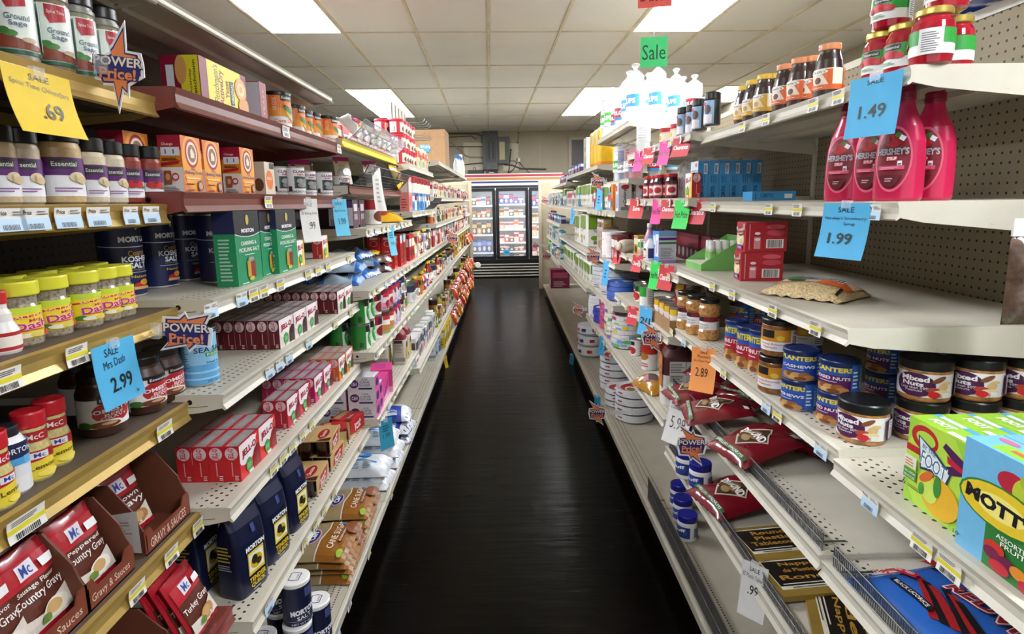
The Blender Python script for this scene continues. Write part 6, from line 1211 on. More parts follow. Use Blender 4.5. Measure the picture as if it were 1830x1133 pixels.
# sugar bags on the bottom shelf
@proto
def big_bag(kind):
    c, its = {'w': ('dfe3e6', [('R', .0, .86, 1, .93, '2f7ac4'), ('R', 0, .0, .05, 1, '2f7ac4'), ('R', .1, .06, .9, .26, 'c8d4dc'), ('B', .14, .08, .40, .24, '5a6470', 6, 'h'), ('B', .44, .08, .66, .24, '5a6470', 6, 'h'), ('B', .70, .08, .88, .24, '5a6470', 6, 'h'), ('R', 0, .28, 1, .33, '2f7ac4'), ('E', .55, .62, .28, .17, '2a80cc'), ('B', .4, .54, .7, .7, 'cfe2f2', 4, 'h'), ('R', .1, .76, .26, .88, '15181c')]), 'n': ('1f3f9a', [('R', .5, .62, 1, 1, 'dcd6cc'), ('E', .7, .8, .2, .12, 'c09a6a'), ('T', 'CONFECTIONERS SUGAR', .5, .18, .8, .07, 'dfe6f2'), ('T', 'Sugar', .4, .5, .4, .16, 'c8d4ee', 8), ('R', .55, .06, .9, .12, 'dfe6f2')])}[kind]
    L, Wd = .27, .20; top, bot = pouch_fr(L, Wd, .062, 90, .18, .006); m = MB(); f = mat('sugar_film_'+c, c, .35, noise=.06, coat=.2); wht = mat('crinkled_white_film', 'e2e4e6', .3, noise=.1, scale=30, bump=.4, coat=.3)
    m.grid(lambda u, v: top(u, v), 24, 16, f); m.grid(bot, 24, 16, f, True, True)
    decals(m, lambda a, b, l: top(.5+a/L*.78-.10, .5+b/Wd, l*2+.001), L, Wd, its, nu=12)
    o = m.build('sugar_bag', link=False); m = MB()
    m.grid(lambda u, v: Vector(top(.80+.20*u, v))+Vector((.004*math.sin(v*45)*u, 0, .0016+.004*math.sin(v*30+u*5)*u)), 10, 24, wht); m.build('gathered_end', o, False); return o
WB = [(-.725, 2.72, 0), (-.735, 2.73, 1), (-.72, 2.95, 0), (-.715, 2.95, 1), (-.735, 2.96, 2)]
for i, (x, y, k) in enumerate(WB): place(big_bag('w'), (x, y, BZ+.002+.060*k), RN.uniform(-.07, .07), 'white and blue sugar bag, %s layer, %s pile on the bottom shelf' % (nth(k), ['near', 'far'][i > 1]), 'sugar bag', 'white and blue sugar bags')
for i, (x, y, k, a) in enumerate(((-.71, 3.25, 0, .05), (-.70, 3.25, 1, -.1), (-.715, 3.27, 2, .15))): place(big_bag('n'), (x, y, BZ+.002+.062*k), a, 'navy powdered sugar bag, %s layer, behind the white and blue bags' % nth(k), 'sugar bag', 'navy powdered sugar bags')
sale_card('sale_card', (-.575, yx(687, 725, -.575), .515), -.6, .085, .14, '2f8aa8', [('T', '1.99', .5, .45, .5, .15, '123038', 0, 0), ('B', .25, .6, .75, .85, '1a4a5a', 3, 'h')], 'dark blue sale card hanging in front of the navy sugar bags', curl=.01)
for i, (x, y, a) in enumerate(((-.68, 5.0, .2), (-.66, 5.15, -.1))):
    place(flour_bag('c9d4da', '3a7ab8', '2f6aa8'), (x, y, BZ), a, 'white and blue flour bag standing alone on the bottom shelf, %s' % nth(i), 'flour bag', 'white and blue flour bags')
tags(-1, -.70, 1.758, [(yx(512, 235, -.69), 'w', .06), (yx(607, 270, -.69), 'w', .06)], 'the brown top rail')
tags(-1, -.70, 1.538, [(yx(481, 365, -.69), 'y', .055)], 'the reddish brown rail')
tags(-1, -.663, 1.30, [(yx(px, py, -.655), k, .058) for px, py, k in ((375, 540, 'b'), (430, 520, 'b'), (452, 512, 'y'), (470, 507, 'y'), (500, 498, 'y'), (550, 485, 'y'), (568, 480, 'y'), (586, 473, 'y'), (624, 462, 'y'))], 'the rail under the green cartons')
tags(-1, -.66, 1.078, [(yx(px, py, -.65), k, .055) for px, py, k in ((482, 655, 'b'), (500, 645, 'b'), (517, 632, 'b'), (552, 607, 'b'), (600, 577, 'y'), (628, 558, 'y'))], 'the rail under chocolate gelatin')
tags(-1, -.669, .798, [(yx(px, py, -.66), k, .052) for px, py, k in ((488, 820, 'y'), (505, 803, 'y'), (522, 787, 'y'), (540, 768, 'y'), (557, 750, 'y'))], 'the rail under red gelatin')
tags(-1, -.642, .496, [(yx(px, py, -.63), k, .052) for px, py, k in ((480, 1045, 'b'), (545, 950, 'y'), (565, 918, 'y'), (580, 895, 'y'), (598, 870, 'y'), (645, 780, 'y'))], 'the rail under the navy bags')
tags(-1, -.583, BZ, [(2.15, 'y', .05), (1.85, 'w', .05), (2.62, 'y', .05), (1.70, 'b', .06)], 'the left bottom rail')
for z, xf, n in ((1.403, -.607, 'the third section upper rail'), (1.13, -.61, 'the third section middle rail'), (.85, -.60, 'the pie can rail'), (.536, -.60, 'the sugar carton rail')):
    tags(-1, xf, z-.004, [(2.58+.13*i+RN.uniform(-.03, .03), RN.choice('yywb'), .05) for i in range(9)], n)
# ------------------------------------------------ far left sections
tub = pjar('frosting_tub', [(.040, 0), (.042, .003), (.046, .085)], lidmat('b81d34'), (.0485, .083, .094, 'c8243a'), (.0455, .006, .078, 'c02a3c', [('R', .4, .1, .7, .9, 'e6d0b8'), ('E', .55, .35, .1, .25, '5a2a1c'), ('R', .15, .05, .32, .95, 'ece6e2'), ('B', .17, .1, .3, .6, '6a6a6a', 8, 'v')], -.3))
fill(-1, -.61, 1.757, 3.78, 4.35, [(tub, .10, .10, 'red frosting tub', 'frosting tub', (3, .0945))], 'the high shelf past the wire baskets', 'red frosting tubs', rows=2)
fill(-1, -.61, 1.757, 4.38, 4.97, [(gbox(.05, .09, .16, 'e8d8a8', 'c0202c', '3a9a9a'), .09, .05, 'cream and red mix carton', 'carton'), (gbox(.05, .08, .13, 'e6c8a0', 'c83a2a', '2a8aa8'), .08, .05, 'tan mix carton', 'carton')], 'the high shelf past the frosting tubs', 'mix cartons')
place(gbox(.07, .11, .06, '5aa8c8', 'e8eef0', '2a5a8a'), (-.65, 4.9, 1.92), 0, 'small sky blue carton on top of the mix cartons', 'carton')
fill(-1, -.603, 1.455, 3.79, 3.97, [(gbox(.06, .085, .225, 'd88a84', 'efe2d8', 'c02a34', 'Wafer'), .085, .06, 'tall pink wafer carton', 'carton')], 'the shelf under the frosting tubs', 'pink wafer cartons')
fill(-1, -.603, 1.455, 4.0, 4.97, [(gbox(.05, .09, .12, '3a8fd0', 'dfe8f0', '1f4a8a', 'Choc'), .09, .05, 'bright blue carton', 'carton'), (gcan(.045, .12, 'e6e2dc', 'b01c28'), .095, .09, 'white can with red band', 'can', (2, .121))], 'the shelf under the frosting tubs', 'blue cartons and cans')
def many(pal, kinds, words, cat, hs=(.1, .2), ws=(.06, .1)):
    out = []
    for i in range(len(pal)):
        c1, c2, c3 = pal[i]; k = kinds[i % len(kinds)]; w = RN.uniform(*ws); h = RN.uniform(*hs)
        w = round(w, 3); h = round(h, 3)
        cn = words[i % len(words)]
        if k == 'b': out.append((gbox(.06, w, h, c1, c2, c3), w, .06, cn, 'carton'))
        elif k == 'c': out.append((gcan(round(w/2, 3), min(h, .12), c1, c2, c3), w, w, cn, 'can', (2 if h > .14 else 1, min(h, .12)+.001)))
        elif k == 'o': out.append((gbottle(c1, c2, c3, round(w*.4, 3), round(h*1.1, 3)), w*.82, w*.8, cn, 'bottle'))
    return out
def farL(z, y0, y1, seq, where, group, xf=-.60, rows=1, hmax=.17): fill(-1, xf, z, y0, y1, seq, where, group, rows=rows, hmax=hmax, nm='grocery', shuf=True)
S1 = many([('e8e4e0', 'c02030', 'c8a83a'), ('b01c28', 'e8d0c0', '5a1a14'), ('d8b84a', 'a82030', '5a3a1a'), ('2a6a3a', 'e6e0c8', 'c02a2a'), ('c9403a', 'e8e0d0', '2a6a3a'), ('e6dcc8', 'a82030', '7a5a2a'), ('3a2a20', 'c9a84a', 'e8d8b8'), ('2f5a9a', 'e4e8ee', 'c8303a'), ('c8642a', 'f0e0c0', '3a2a1a')], 'bcbbcbobc', ['white and red carton', 'red can', 'mustard carton', 'green carton', 'coral can', 'cream carton', 'dark bottle', 'blue carton', 'orange can'], 'x', (.09, .19))
S2 = many([('b5121c', 'e0d0c8', '3a2018'), ('dcd6dc', '8a7aa8', '4a4a5a'), ('c9b07a', 'c0302c', 'e8d8b0'), ('8a5a2c', 'd86a2a', 'e8d8b0'), ('6a2018', 'c9b03a', 'e0d0b0'), ('2a5a4a', 'e0dcc8', 'b02a2a'), ('e0d8c4', '3a7a3a', 'b02a2a'), ('7a3a1c', 'e0c040', 'e8d8b0'), ('e8e2d4', 'c04a2a', '8a5a2a')], 'bbooobcob', ['red carton', 'lilac-white carton', 'honey bottle with red label', 'amber bottle with orange label', 'dark red bottle', 'green carton', 'white and green can', 'brown syrup bottle', 'white and rust carton'], 'x', (.12, .2))
S3 = many([('d8d6d4', '2a3050', 'b0b0b0'), ('1f4ac0', 'e8ecf4', 'd8a88a'), ('3a2a1c', 'c9a82c', 'd8c8a0'), ('b8321c', 'e3c22c', '2a6a2a'), ('8a1c1c', 'e0c03a', 'e8d8c0'), ('e2ddd2', '8a1c24', '9a9a9a'), ('c89a2c', '2a2a2a', 'b03a2a')], 'ccooocb', ['silver-white can', 'royal blue tub', 'dark sauce bottle with gold label', 'red and yellow bottle', 'maroon bottle', 'white and wine can', 'amber carton'], 'x', (.11, .2))
S4 = many([('8a7a2c', '6a8a2a', 'e0d8a0'), ('e6e2dc', '6a5a4a', '3a6a9a'), ('3f7a2c', 'e0dcb0', 'c02a2a'), ('c9b22c', 'b03a1c', '6a4a1a'), ('6a1c14', 'd8a83a', 'e0d0b0'), ('b0641c', '3a1a10', 'e0c890'), ('a89a3a', '2a5a2a', 'e8e0b8')], 'obobbco', ['olive oil bottle', 'white carton with brown band', 'green bottle', 'yellow carton', 'maroon carton', 'rust can', 'pale oil bottle'], 'x', (.12, .22))
S5 = many([('e8e6e2', '4a4a52', 'a8302a'), ('e8e6e2', '3a5a8a', 'b8a82c'), ('e6e2dc', '8a8a92', '3a3a3a')], 'b', ['narrow white carton', 'white and navy carton', 'white and grey carton'], 'x', (.16, .2))
for s in (3, 4, 5, 6, 7):
    y0, y1 = LS[s]+.03, LS[s+1]-.03; sec = nth(s)+' left section'
    if s > 3:
        farL(1.56, y0, y1, S1, 'the upper shelf, '+sec, 'goods on the far left upper shelves')
        farL(1.33, y0, y1, S1[::-1], 'the second upper shelf, '+sec, 'goods on the far left second shelves')
    farL(1.13, y0 if s > 3 else 3.79, y1, S2, 'the middle shelf, '+sec, 'goods on the far left middle shelves', -.61)
    farL(.85, y0, y1, S3 if s < 6 else S4, 'the waist-high shelf, '+sec, 'goods on the far left waist-high shelves', hmax=.24)
    farL(.41, y0, y1, S5 if s == 3 else S4, 'the low shelf, '+sec, 'goods on the far left low shelves', hmax=.36)
    if s == 4: farL(BZ, 5.4, y1, [(gbox(.07, .12, .20, 'd8b81c', 'e8e0c0', '6a3a1a'), .12, .07, 'bright yellow drink carton', 'carton')], 'the bottom shelf', 'yellow drink cartons', -.58)
# snack bags at the far left end
k = 0
for s, z in ((5, .41), (6, .41), (7, .41), (5, BZ), (6, BZ), (7, BZ), (7, .85)):
    n = 6
    for i in range(n):
        c = ['a81c22', '7a2a14', 'b8641c', 'c8302a', '4a1a12', 'b83a1c'][(i+s) % 6]; k += 1
        place(chip_bag(c, ['c88a2c', '8a1f1a', 'b8501c'][i % 3], 100+i % 4, .22, .17), (-.60+RN.uniform(-.02, .02), LS[s]+.12+.195*i, z+.09), 0, '%s snack bag at far left end, shelf %s, %s along' % (['red', 'brown', 'orange', 'scarlet', 'dark brown', 'rust'][(i+s) % 6], {.41: 'two', BZ: 'one', .85: 'four'}[z]+['', '', '', '', '', ' near', ' mid', ' far'][s], nth(i)), 'snack bag', 'snack bags at the far left end', sc=RN.uniform(.62, .85), rot=(0, 1.15, RN.uniform(-.25, .25)))
@proto
def kraft_box(d, w, h):
    m = MB(); m.bbox(-d/2, d/2, -w/2, w/2, 0, h, CARD, .004); decals(m, plane((0, -w/2, h/2), (1, 0, 0), (0, 0, 1)), d, h, [('R', .66, 0, .665, 1, '6a5236'), ('R', 0, .97, 1, .975, '7a6040')]); o = m.build('cardboard_box', link=False)
    m = MB(); m.box(-d/2-.001, d/2+.001, -.03, .03, h-.001, h+.0006, 'b8a07a'); m.build('packing_tape', o, False); return o
q = at(778, 312, 2, 1.862); place(kraft_box(.46, .40, .40), (-.84, 6.4, 1.862), .0, 'large plain cardboard box on the top left shelf near the back wall', 'cardboard box')
@proto
def trigger_bottle():
    m = MB(); m.loft([(.03, .045, 0), (.032, .047, .01), (.030, .045, .12), (.015, .02, .17), (.012, .014, .19)], mat('spray_white', 'dfe6ea', .3), 18, 2.6); o = m.build('spray_bottle', link=False)
    m = MB(); m.box(-.015, .05, -.012, .012, .19, .225, '3a7ac0'); m.box(.035, .042, -.005, .005, .15, .19, 'e8e8e8'); m.build('trigger', o, False); return o
for i in range(4): place(trigger_bottle(), (-.60, 7.35+.13*i, 1.862), .2*i, 'white spray bottle with blue trigger on the far top left shelf, %s' % nth(i), 'spray bottle', 'spray bottles on the far left top shelf')
place(gbottle('e8e4cc', 'efeee6', 'd8d8a0', .05, .3), (-.60, 8.2, 1.862), 0, 'white jug on the end of the far top left shelf', 'bottle')
# peg hooks over the frosting tubs
@proto
def peg_hook():
    m = MB(); m.tube([(0, 0, 0), (.20, 0, .0), (.225, 0, .008), (.235, 0, .028)], .003, STEEL, 6); o = m.build('peg_hook', link=False); m = MB(); m.box(-.004, 0, -.02, .02, -.02, .02, STEEL); m.build('back_plate', o, False); return o
for i in range(4):
    for j in range(3): place(peg_hook(), (-.86, 4.75+.13*i, 1.96+.10*j-.02), 0, 'long metal peg hook above the mix cartons, row %d, %s' % (j+1, nth(i)), 'peg hook', 'metal peg hooks')
m = MB(); m.box(-.895, -.865, 4.62, 5.3, 1.757, 2.3, CREAM); o = m.build('hook_panel'); m = MB()
for i in range(5): m.box(-.864, -.862, 4.64+.15*i, 4.66+.15*i, 1.8, 2.28, '4a4438')
m.build('slot_strip', o); tag(o, 'cream panel carrying the metal peg hooks, far left', 'hook panel')
# ------------------------------------------------ third and fourth right sections
def farR(xf, z, y0, y1, seq, where, group, rows=1, **k): k.setdefault('hmax', .2); k.setdefault('nm', 'medicine'); fill(1, xf, z, y0, y1, seq, where, group, rows=rows, shuf=True, **k)
SPI = [('R', 0, 0, .36, 1, '141414'), ('R', .36, .0, .64, 1, '8fb4d8'), ('E', .5, .62, .08, .2, '5a3a3a'), ('R', .40, .04, .60, .40, 'e6dde6'), ('R', .36, .78, .46, .95, 'b0202c'), ('R', .30, .2, .36, .5, '2f7a3a')]
seas = pjar('seasoning_shaker', straight(.030, .10, .004), content('3a2a20', 90), (.0305, .098, .125, '101010'), (.0304, .008, .094, '161616', SPI, .1))
for i, (px, X) in enumerate(((1222, .80), (1238, .82), (1250, .80), (1272, .80))): RX(seas, px, 230, X, 1.781, PI+.45, 'black seasoning shaker with landscape label, %s from the left' % nth(i), 'seasoning shaker', 'black seasoning shakers')
rlj = pjar('small_jar', straight(.026, .06, .004), content('d8c8a8', 60), (.027, .058, .078, 'b01f2a'), (.0264, .008, .05, 'e6ddc8', [('E', .5, .5, .1, .3, 'c8a040')], 0))
for i, (px, X) in enumerate(((1188, .81), (1196, .83), (1207, .82))): RX(rlj, px, 262, X, 1.781, PI, 'small red-lidded jar left of the black shakers, %s of three' % nth(i), 'small jar', 'small red-lidded jars')
place(cup_stack(.04, .26, 'e8eaec', 'c9ccd0', 14, True), (.82, yx(1149, 270, .82), 1.781), 0, 'tall clear cup stack standing at the far end of the clearance shelf', 'cup stack')
DRJ = [('R', 0, .0, 1, .55, 'b01f2a'), ('R', .36, .1, .62, .9, 'e8dcd8'), ('E', .5, .5, .1, .25, 'b82430'), ('R', .70, .1, .94, .9, 'c9c6c4'), ('B', .72, .14, .92, .8, '77706c', 7, 'h')]
jam = pjar('jam_jar', [(.026, 0), (.031, .004), (.031, .085), (.026, .1), (.025, .106)], content('3a0a12', 40, .2), (.0275, .104, .120, 'c8202a'), (.0314, .010, .072, 'a81c26', DRJ, 0))
for i, (px, X, r) in enumerate(((1160, .80, .3), (1171, .815, .3), (1179, .80, .9), (1190, .83, 1.3), (1200, .83, 1.3), (1197, .90, 1.2))): RX(jam, px, 353, X, 1.513, PI+r, 'dark red jam jar with red lid, %s from the left' % nth(i), 'jam jar', 'dark red jam jars')
for i, (X, y) in enumerate(((.95, 2.75), (1.05, 2.78), (1.15, 2.75), (.95, 2.98), (1.06, 3.0), (1.0, 3.2))): place(cup_stack(.048, .20, 'c9ccd0', ['3a6a8a', 'b01f2c'][i % 2], 10, True), (X, y, 1.513), .4*i, 'clear cup stack in the shade behind the jam jars, %s' % nth(i), 'cup stack', 'shaded clear cup stacks', .92)
yn = yx(1234, 355, .80); place(gelatin('yellow'), (.825, yn+.05, 1.513), PI, 'cream and yellow gelatin box left of the pectin cartons', 'gelatin box', None, (1, .8, 1.15))
# medicine shelf
Z3 = 1.19
place(gbox(.075, .10, .155, '3f86c8', 'e8eef6', 'b8a8d8'), (.815, 2.99, Z3), PI, 'large pale blue test kit carton on the clearance medicine shelf', 'carton', None)
TK = [('R', 0, 0, 1, 1, 'd8dce4'), ('R', 0, .72, 1, .80, '6a2a8a'), ('R', 0, .60, 1, .66, '2f8a3a'), ('R', 0, .84, 1, 1, '8fc0e8'), ('B', .1, .15, .9, .5, '8a8a9a', 8, 'h'), ('R', 0, .0, 1, .1, 'b090c8')]
place(carton('test_carton', .09, .055, .16, '4a90d0', (('n', TK), ('f', [('R', .1, .1, .9, .9, 'dfe6f0'), ('R', .45, .3, .55, .7, 'b02a3a'), ('R', .1, .0, .9, .2, '3a8ad0')]))), (.81, 2.91, Z3), PI+.1, 'white and blue test carton with purple and green stripes', 'carton')
place(gbottle('e8e6ea', '4aa0d8', '2a2a5a', .032, .13), (.765, 3.04, Z3), PI, 'white bottle with sky blue cap beside the test carton', 'bottle')
place(gbottle('d8a0b4', 'f0eeee', 'c8d0e0', .030, .19), (.785, 3.14, Z3), PI, 'pink bottle with white cap on the medicine shelf', 'bottle')
place(gbox(.04, .05, .10, 'e8ece0', '4aa84a', 'd86a2a'), (.765, 3.21, Z3), PI, 'small white and green carton beside the pink bottle', 'carton')
place(gbox(.05, .10, .115, 'b8902c', 'e0d8c0', '222222'), (.78, 3.33, Z3), PI, 'mustard yellow carton with bar code on the medicine shelf', 'carton')
for i in range(2): place(gbox(.05, .09, .145, '2a2f6a', 'e0dce4', 'b02430'), (.87, 3.32+.1*i, Z3), PI, 'navy and white medicine carton behind the mustard one, %s of two' % nth(i), 'carton', 'navy medicine cartons')
@proto
def nursing_bottle():
    m = MB(); m.lathe([(.001, 0), (.03, .004), (.038, .02), (.040, .07), (.036, .095), (.026, .11), (.022, .125), (.001, .13)], mat('cream_plush', 'cfc6b0', .8, noise=.1, scale=40, bump=.2), 22); o = m.build('cream_bottle', link=False)
    m = MB(); m.lathe([(.023, .112), (.026, .114), (.026, .120), (.023, .122)], lidmat('bfb49a'), 18); m.build('neck_ring', o, False); return o
place(nursing_bottle(), (.79, 3.55, Z3+.04), 0, 'cream coloured bottle lying on its side at the medicine shelf far end', 'bottle', None, 1.0, rot=(0, math.radians(-90), .5))
fill(1, .93, Z3, 2.45, 3.55, [(gbox(.05, .07, .14, '5a1420', '7a2a34', '8a8a8a'), .07, .05, 'maroon carton in the shade', 'carton')], 'the medicine shelf back row', 'maroon cartons in the shade')
place(gbox(.2, .25, .04, '23406a', '3a5a8a', '1a2a4a'), (.93, 2.50, Z3+.0), PI, 'flat navy carton behind the test carton', 'carton')
# canned goods shelf
Z4b = .925
gwc = pcan('food_can', .038, .11, 'e6e6e2', [('R', .36, .5, .62, 1, '2f9a3a'), ('R', 0, .5, .36, 1, '2f9a3a'), ('E', .40, .45, .03, .14, 'd8b82c'), ('R', .64, 0, .95, 1, 'd8d6d2'), ('B', .66, .1, .93, .9, '8a8a8a', 8, 'h')], .2)
p = onz(1148, 548, Z4b); place(gwc, (p.x+.03, p.y+.03, Z4b), PI+.3, 'green and white vegetable can at the front of the can shelf', 'can')
rgc = gcan(.035, .105, 'e6e2dc', '2f8a34', 'b01c28')
for i, (dx, dy) in enumerate(((.0, .16), (.01, .24))): place(rgc, (p.x+.03+dx, p.y+dy, Z4b), PI+.3, 'red and green can behind the green and white can, %s' % nth(i), 'can', 'red and green cans')
@proto
def low_tray(w, d, h):
    m = MB(); t = .004; m.box(-d/2, d/2, -w/2, w/2, 0, t, CARD); o = m.build('cardboard_tray', link=False); m = MB()
    for a in ((-d/2, -d/2+t, -w/2, w/2), (d/2-t, d/2, -w/2, w/2), (-d/2+t, d/2-t, -w/2, -w/2+t), (-d/2+t, d/2-t, w/2-t, w/2)): m.box(*a, t, h, CARD)
    m.build('tray_wall', o, False); return o
place(low_tray(.36, .27, .06), (.845, 2.635, Z4b), PI, 'brown cardboard tray holding red and white cans', 'cardboard tray')
rt = pcan('food_can', .042, .105, 'e8e4dc', [('R', 0, .72, 1, 1, '9a1822'), ('P', [(.34, 0), (.5, .0), (.40, .6), (.34, .7)], 'a81c28'), ('R', .42, .7, .56, .98, 'e3c22c'), ('R', .60, .05, .78, .95, 'eeeeea'), ('B', .61, .1, .77, .9, '66605a', 8, 'h'), ('R', .80, .1, .98, .85, 'b8b07a'), ('R', 0, 0, 1, .08, '8a1820')], .3)
for i in range(4):
    for j in range(2): place(rt, (.765+.088*j*1.0, 2.51+.087*i, Z4b+.005), PI+.4, 'red and white can in the brown tray, %s along, %s row' % (nth(i), ['aisle', 'back'][j]), 'can', 'cans in the brown tray')
for i in range(3): place(rt, (.80+.05*i, 2.55+.10*i, Z4b+.111), PI+.5, 'red and white can stacked above the brown tray, %s' % nth(i), 'can', 'cans in the brown tray')
for i in range(3): place(rgc, (1.0, 2.95+.1*i, Z4b), PI, 'red and green can in the shade at the back, %s' % nth(i), 'can', 'red and green cans')
# lower shelf of the third section
Z5b = .552
wc = gcan(.033, .105, 'e6e4e2', 'e6e4e2', 'b01c28'); p = onz(1130, 637, Z5b); place(wc, (p.x+.03, p.y+.03, Z5b), PI+.5, 'white can with a red mark beside the plate stacks', 'can')
brd = pcan('snack_can', .045, .19, 'e2ddd8', [('R', 0, .5, 1, 1, 'b02418'), ('E', .5, .42, .14, .12, 'a8742c'), ('R', .38, .8, .54, .98, '15151a'), ('B', .36, .1, .64, .25, 'b04a3a', 2, 'h')], .3)
p = onz(1150, 662, Z5b); place(brd, (p.x+.04, p.y+.03, Z5b), PI, 'tall red and white bread crumb can with dark top', 'can')
place(brd, (p.x+.14, p.y+.03, Z5b), PI, 'tall bread crumb can in the shade behind the front one', 'can')
place(pouch('nut_bag', .17, .22, .05, 33, mat('gold_snack_bag', 'a8761c', .2, noise=.15, coat=.6), [('R', .3, .2, .7, .8, 'b0607a'), ('E', .5, .5, .2, .2, '3a2418'), ('P', [(.3, .5), (.7, .6), (.7, .66), (.3, .56)], 'e8e0d8')], wr=.4), (.755, 2.83, Z5b+.001), PI+.3, 'gold snack bag lying at the shelf edge', 'snack bag')
@proto
def paper_sack():
    pm = mat('paper_sack', 'd6d2cc', .6, noise=.06); dk = mat('paper_sack_maroon', '4a1c22', .45, noise=.1); m = MB()
    m.loft([(.07, .06, 0), (.075, .065, .01), (.076, .066, .15), (.074, .065, .235), (.05, .062, .27), (.02, .062, .285), (.02, .060, .292)], pm, 28, 4.5, mats=[pm, pm, dk, dk, dk, dk]); o = m.build('paper_sack', link=False)
    m = MB(); decals(m, lambda a, b, l: (a, .0668+l, .14+b), -.13, .26, [('R', .15, .42, .70, .80, 'c2bdb8'), ('B', .18, .60, .66, .78, '5a5450', 6, 'h'), ('B', .18, .44, .66, .56, '5a5450', 4, 'h'), ('R', .72, .40, .95, .8, 'b4b0ba')], 1); decals(m, lambda a, b, l: (.0766+l, a, .14+b), .12, .26, [('R', .1, .3, .9, .9, 'd07a2c'), ('R', .35, .5, .65, .66, '23306a'), ('R', .45, .54, .55, .62, 'e8e0d0')], 1); m.build('label', o, False); return o
place(paper_sack(), (.80, 2.62, Z5b), PI-.12, 'maroon and white paper sack standing at the shelf end', 'paper sack')
# white paper plate stacks on the bottom shelf
pp = plate_pack(.112, .052, 'dcdcde', 'b02a2c', '8a6a2c')
for i, (px, py, n, r) in enumerate(((1122, 752, 4, 0), (1110, 712, 3, .6), (1090, 688, 5, .3))):
    p = onz(px, py, BZ); x, y = p.x+.03, p.y+.105
    if i == 1: x, y = .755, 3.76
    if i == 0: x, y = .800, 3.50
    if i == 2: x, y = .80, 4.10
    for k in range(n): place(pp, (x+RN.uniform(-.003, .003), y, BZ+[.0525, .042, .0525][i]*k), PI+r, 'white paper plate pack with red label, %s from bottom, %s stack' % (nth(k), ['nearest', 'half hidden', 'second visible'][i]), 'plate pack', 'white paper plate packs', 1.06 if i != 1 else .84)
@proto
def bowl_pack():
    m = MB(); m.lathe([(.06, 0), (.092, .02), (.095, .025), (.093, .05), (.096, .052), (.094, .078), (.085, .08), (.001, .076)], mat('paper_plate_dcdcde', 'dcdcde', .5), 30); o = m.build('bowl_pack', link=False); m = MB(); fr = cyl(.0965, .05, .3); decals(m, fr, .6, .05, [('R', .42, .25, .46, .7, 'b8202c'), ('R', .5, .25, .56, .7, '2a3a7a'), ('R', .64, .3, .70, .75, 'b8202c')], 1, 8); m.build('label', o, False); return o
for k in range(3): place(bowl_pack(), (.745, 5.02, BZ+.097*k), PI+.2*k, 'white paper bowl pack with small red marks, %s from bottom' % nth(k), 'bowl pack', 'white paper bowl packs', 1.2)
# coloured plates on the low shelf of the fourth section
for i, (x, y, n, r, rim, c, c2, w) in enumerate(((.80, 3.70, 7, .11, 'd6d0cd', 'c8b0d8', 'd8c83a', 'party plate pack with bright rim'), (.79, 3.95, 8, .105, 'd9cfc5', 'e0d04a', 'b04a7a', 'multicoloured plate pack'), (.79, 4.26, 7, .09, 'c0527c', 'c0527c', 'e0a0b8', 'pink plate pack'), (.77, 4.48, 4, .085, '2a3aa0', 'd8dce8', '3a4ab0', 'royal blue plate pack'), (.765, 4.69, 6, .085, 'dcdce0', '3a4a7a', 'aaaaaa', 'white bowl pack with blue rim'))):
    for k in range(n): place(plate_pack(r, .036, rim, c, c2), (x+RN.uniform(-.004, .004), y, Z5b+.030*k), PI+k*.7, '%s on the low shelf, %s from bottom' % (w, nth(k)), 'plate pack', 'coloured plate packs')
for i, (x, y, n, r, rim, c, w) in enumerate(((.80, 3.87, 4, .115, '2f5ab0', '2f5ab0', 'blue plate pack'), (.82, 4.15, 5, .14, 'b8babc', 'a8aaac', 'silver pan pack'), (.82, 4.5, 5, .14, 'b4b6b8', 'a8aaac', 'grey platter pack'))):
    for k in range(n): place(plate_pack(r, .036, rim, c, 'c9c9c9'), (x, y, .836+.031*k), PI+k, '%s on the shelf above, %s from bottom' % (w, nth(k)), 'plate pack', 'pan and plate packs')
# plates and maroon cartons, cutlery cartons
mar = gbox(.07, .10, .17, '6a1a20', 'e0dcd8', 'b8babc')
for i in range(2): place(mar, (.745, 3.70+.105*i, 1.108), PI, 'maroon and white cutlery carton, %s from the near end' % nth(i), 'carton', 'maroon and white cartons')
fill(1, .86, 1.108, 3.66, 4.4, [(gbox(.07, .08, .16, '5a1218', '7a2a30', '9a8a8a'), .08, .07, 'deep maroon carton in the back row', 'carton')], 'the plate shelf', 'maroon cartons in the back row')
for k in range(9): place(plate_pack(.085, .024, 'dcd6d2', 'e0d8d4', 'c8c0bc'), (.765, 4.05, 1.108+.0195*k), PI+k, 'thin white plate pack, %s from bottom of the tall pile' % nth(k), 'plate pack', 'thin white plate packs')
for k in range(3): place(gbox(.12, .16, .06, 'b8a49a', '9a8478', '6a4a3a'), (.77, 4.22, 1.108+.061*k), PI, 'brown film-wrapped pack beside the white plate pile, %s from bottom' % nth(k), 'carton', 'brown wrapped packs')
for i in range(3): place(gbox(.06, .09, .06, ['c8b03a', '2a3a7a', 'b8a83a'][i], 'd8d0e0', '7a2a5a'), (.77, 4.40+.1*i, 1.108+.20), PI, 'small zip bag carton high on the plate shelf, %s' % nth(i), 'carton', 'zip bag cartons')
place(gbox(.12, .28, .195, 'b8a8a0', 'a09088', '8a6a5a'), (.80, 4.52, 1.108), PI, 'grey-brown pack under the small zip bag cartons', 'carton')
CU = [('E', .5, .85, .3, .09, 'a8242c'), ('T', 'Cutlery', .5, .52, .5, .3, '26262a', 90, .02), ('E', .6, .2, .14, .05, 'a8242c'), ('B', .2, .02, .8, .14, '3a3a3a', 12, 'v')]
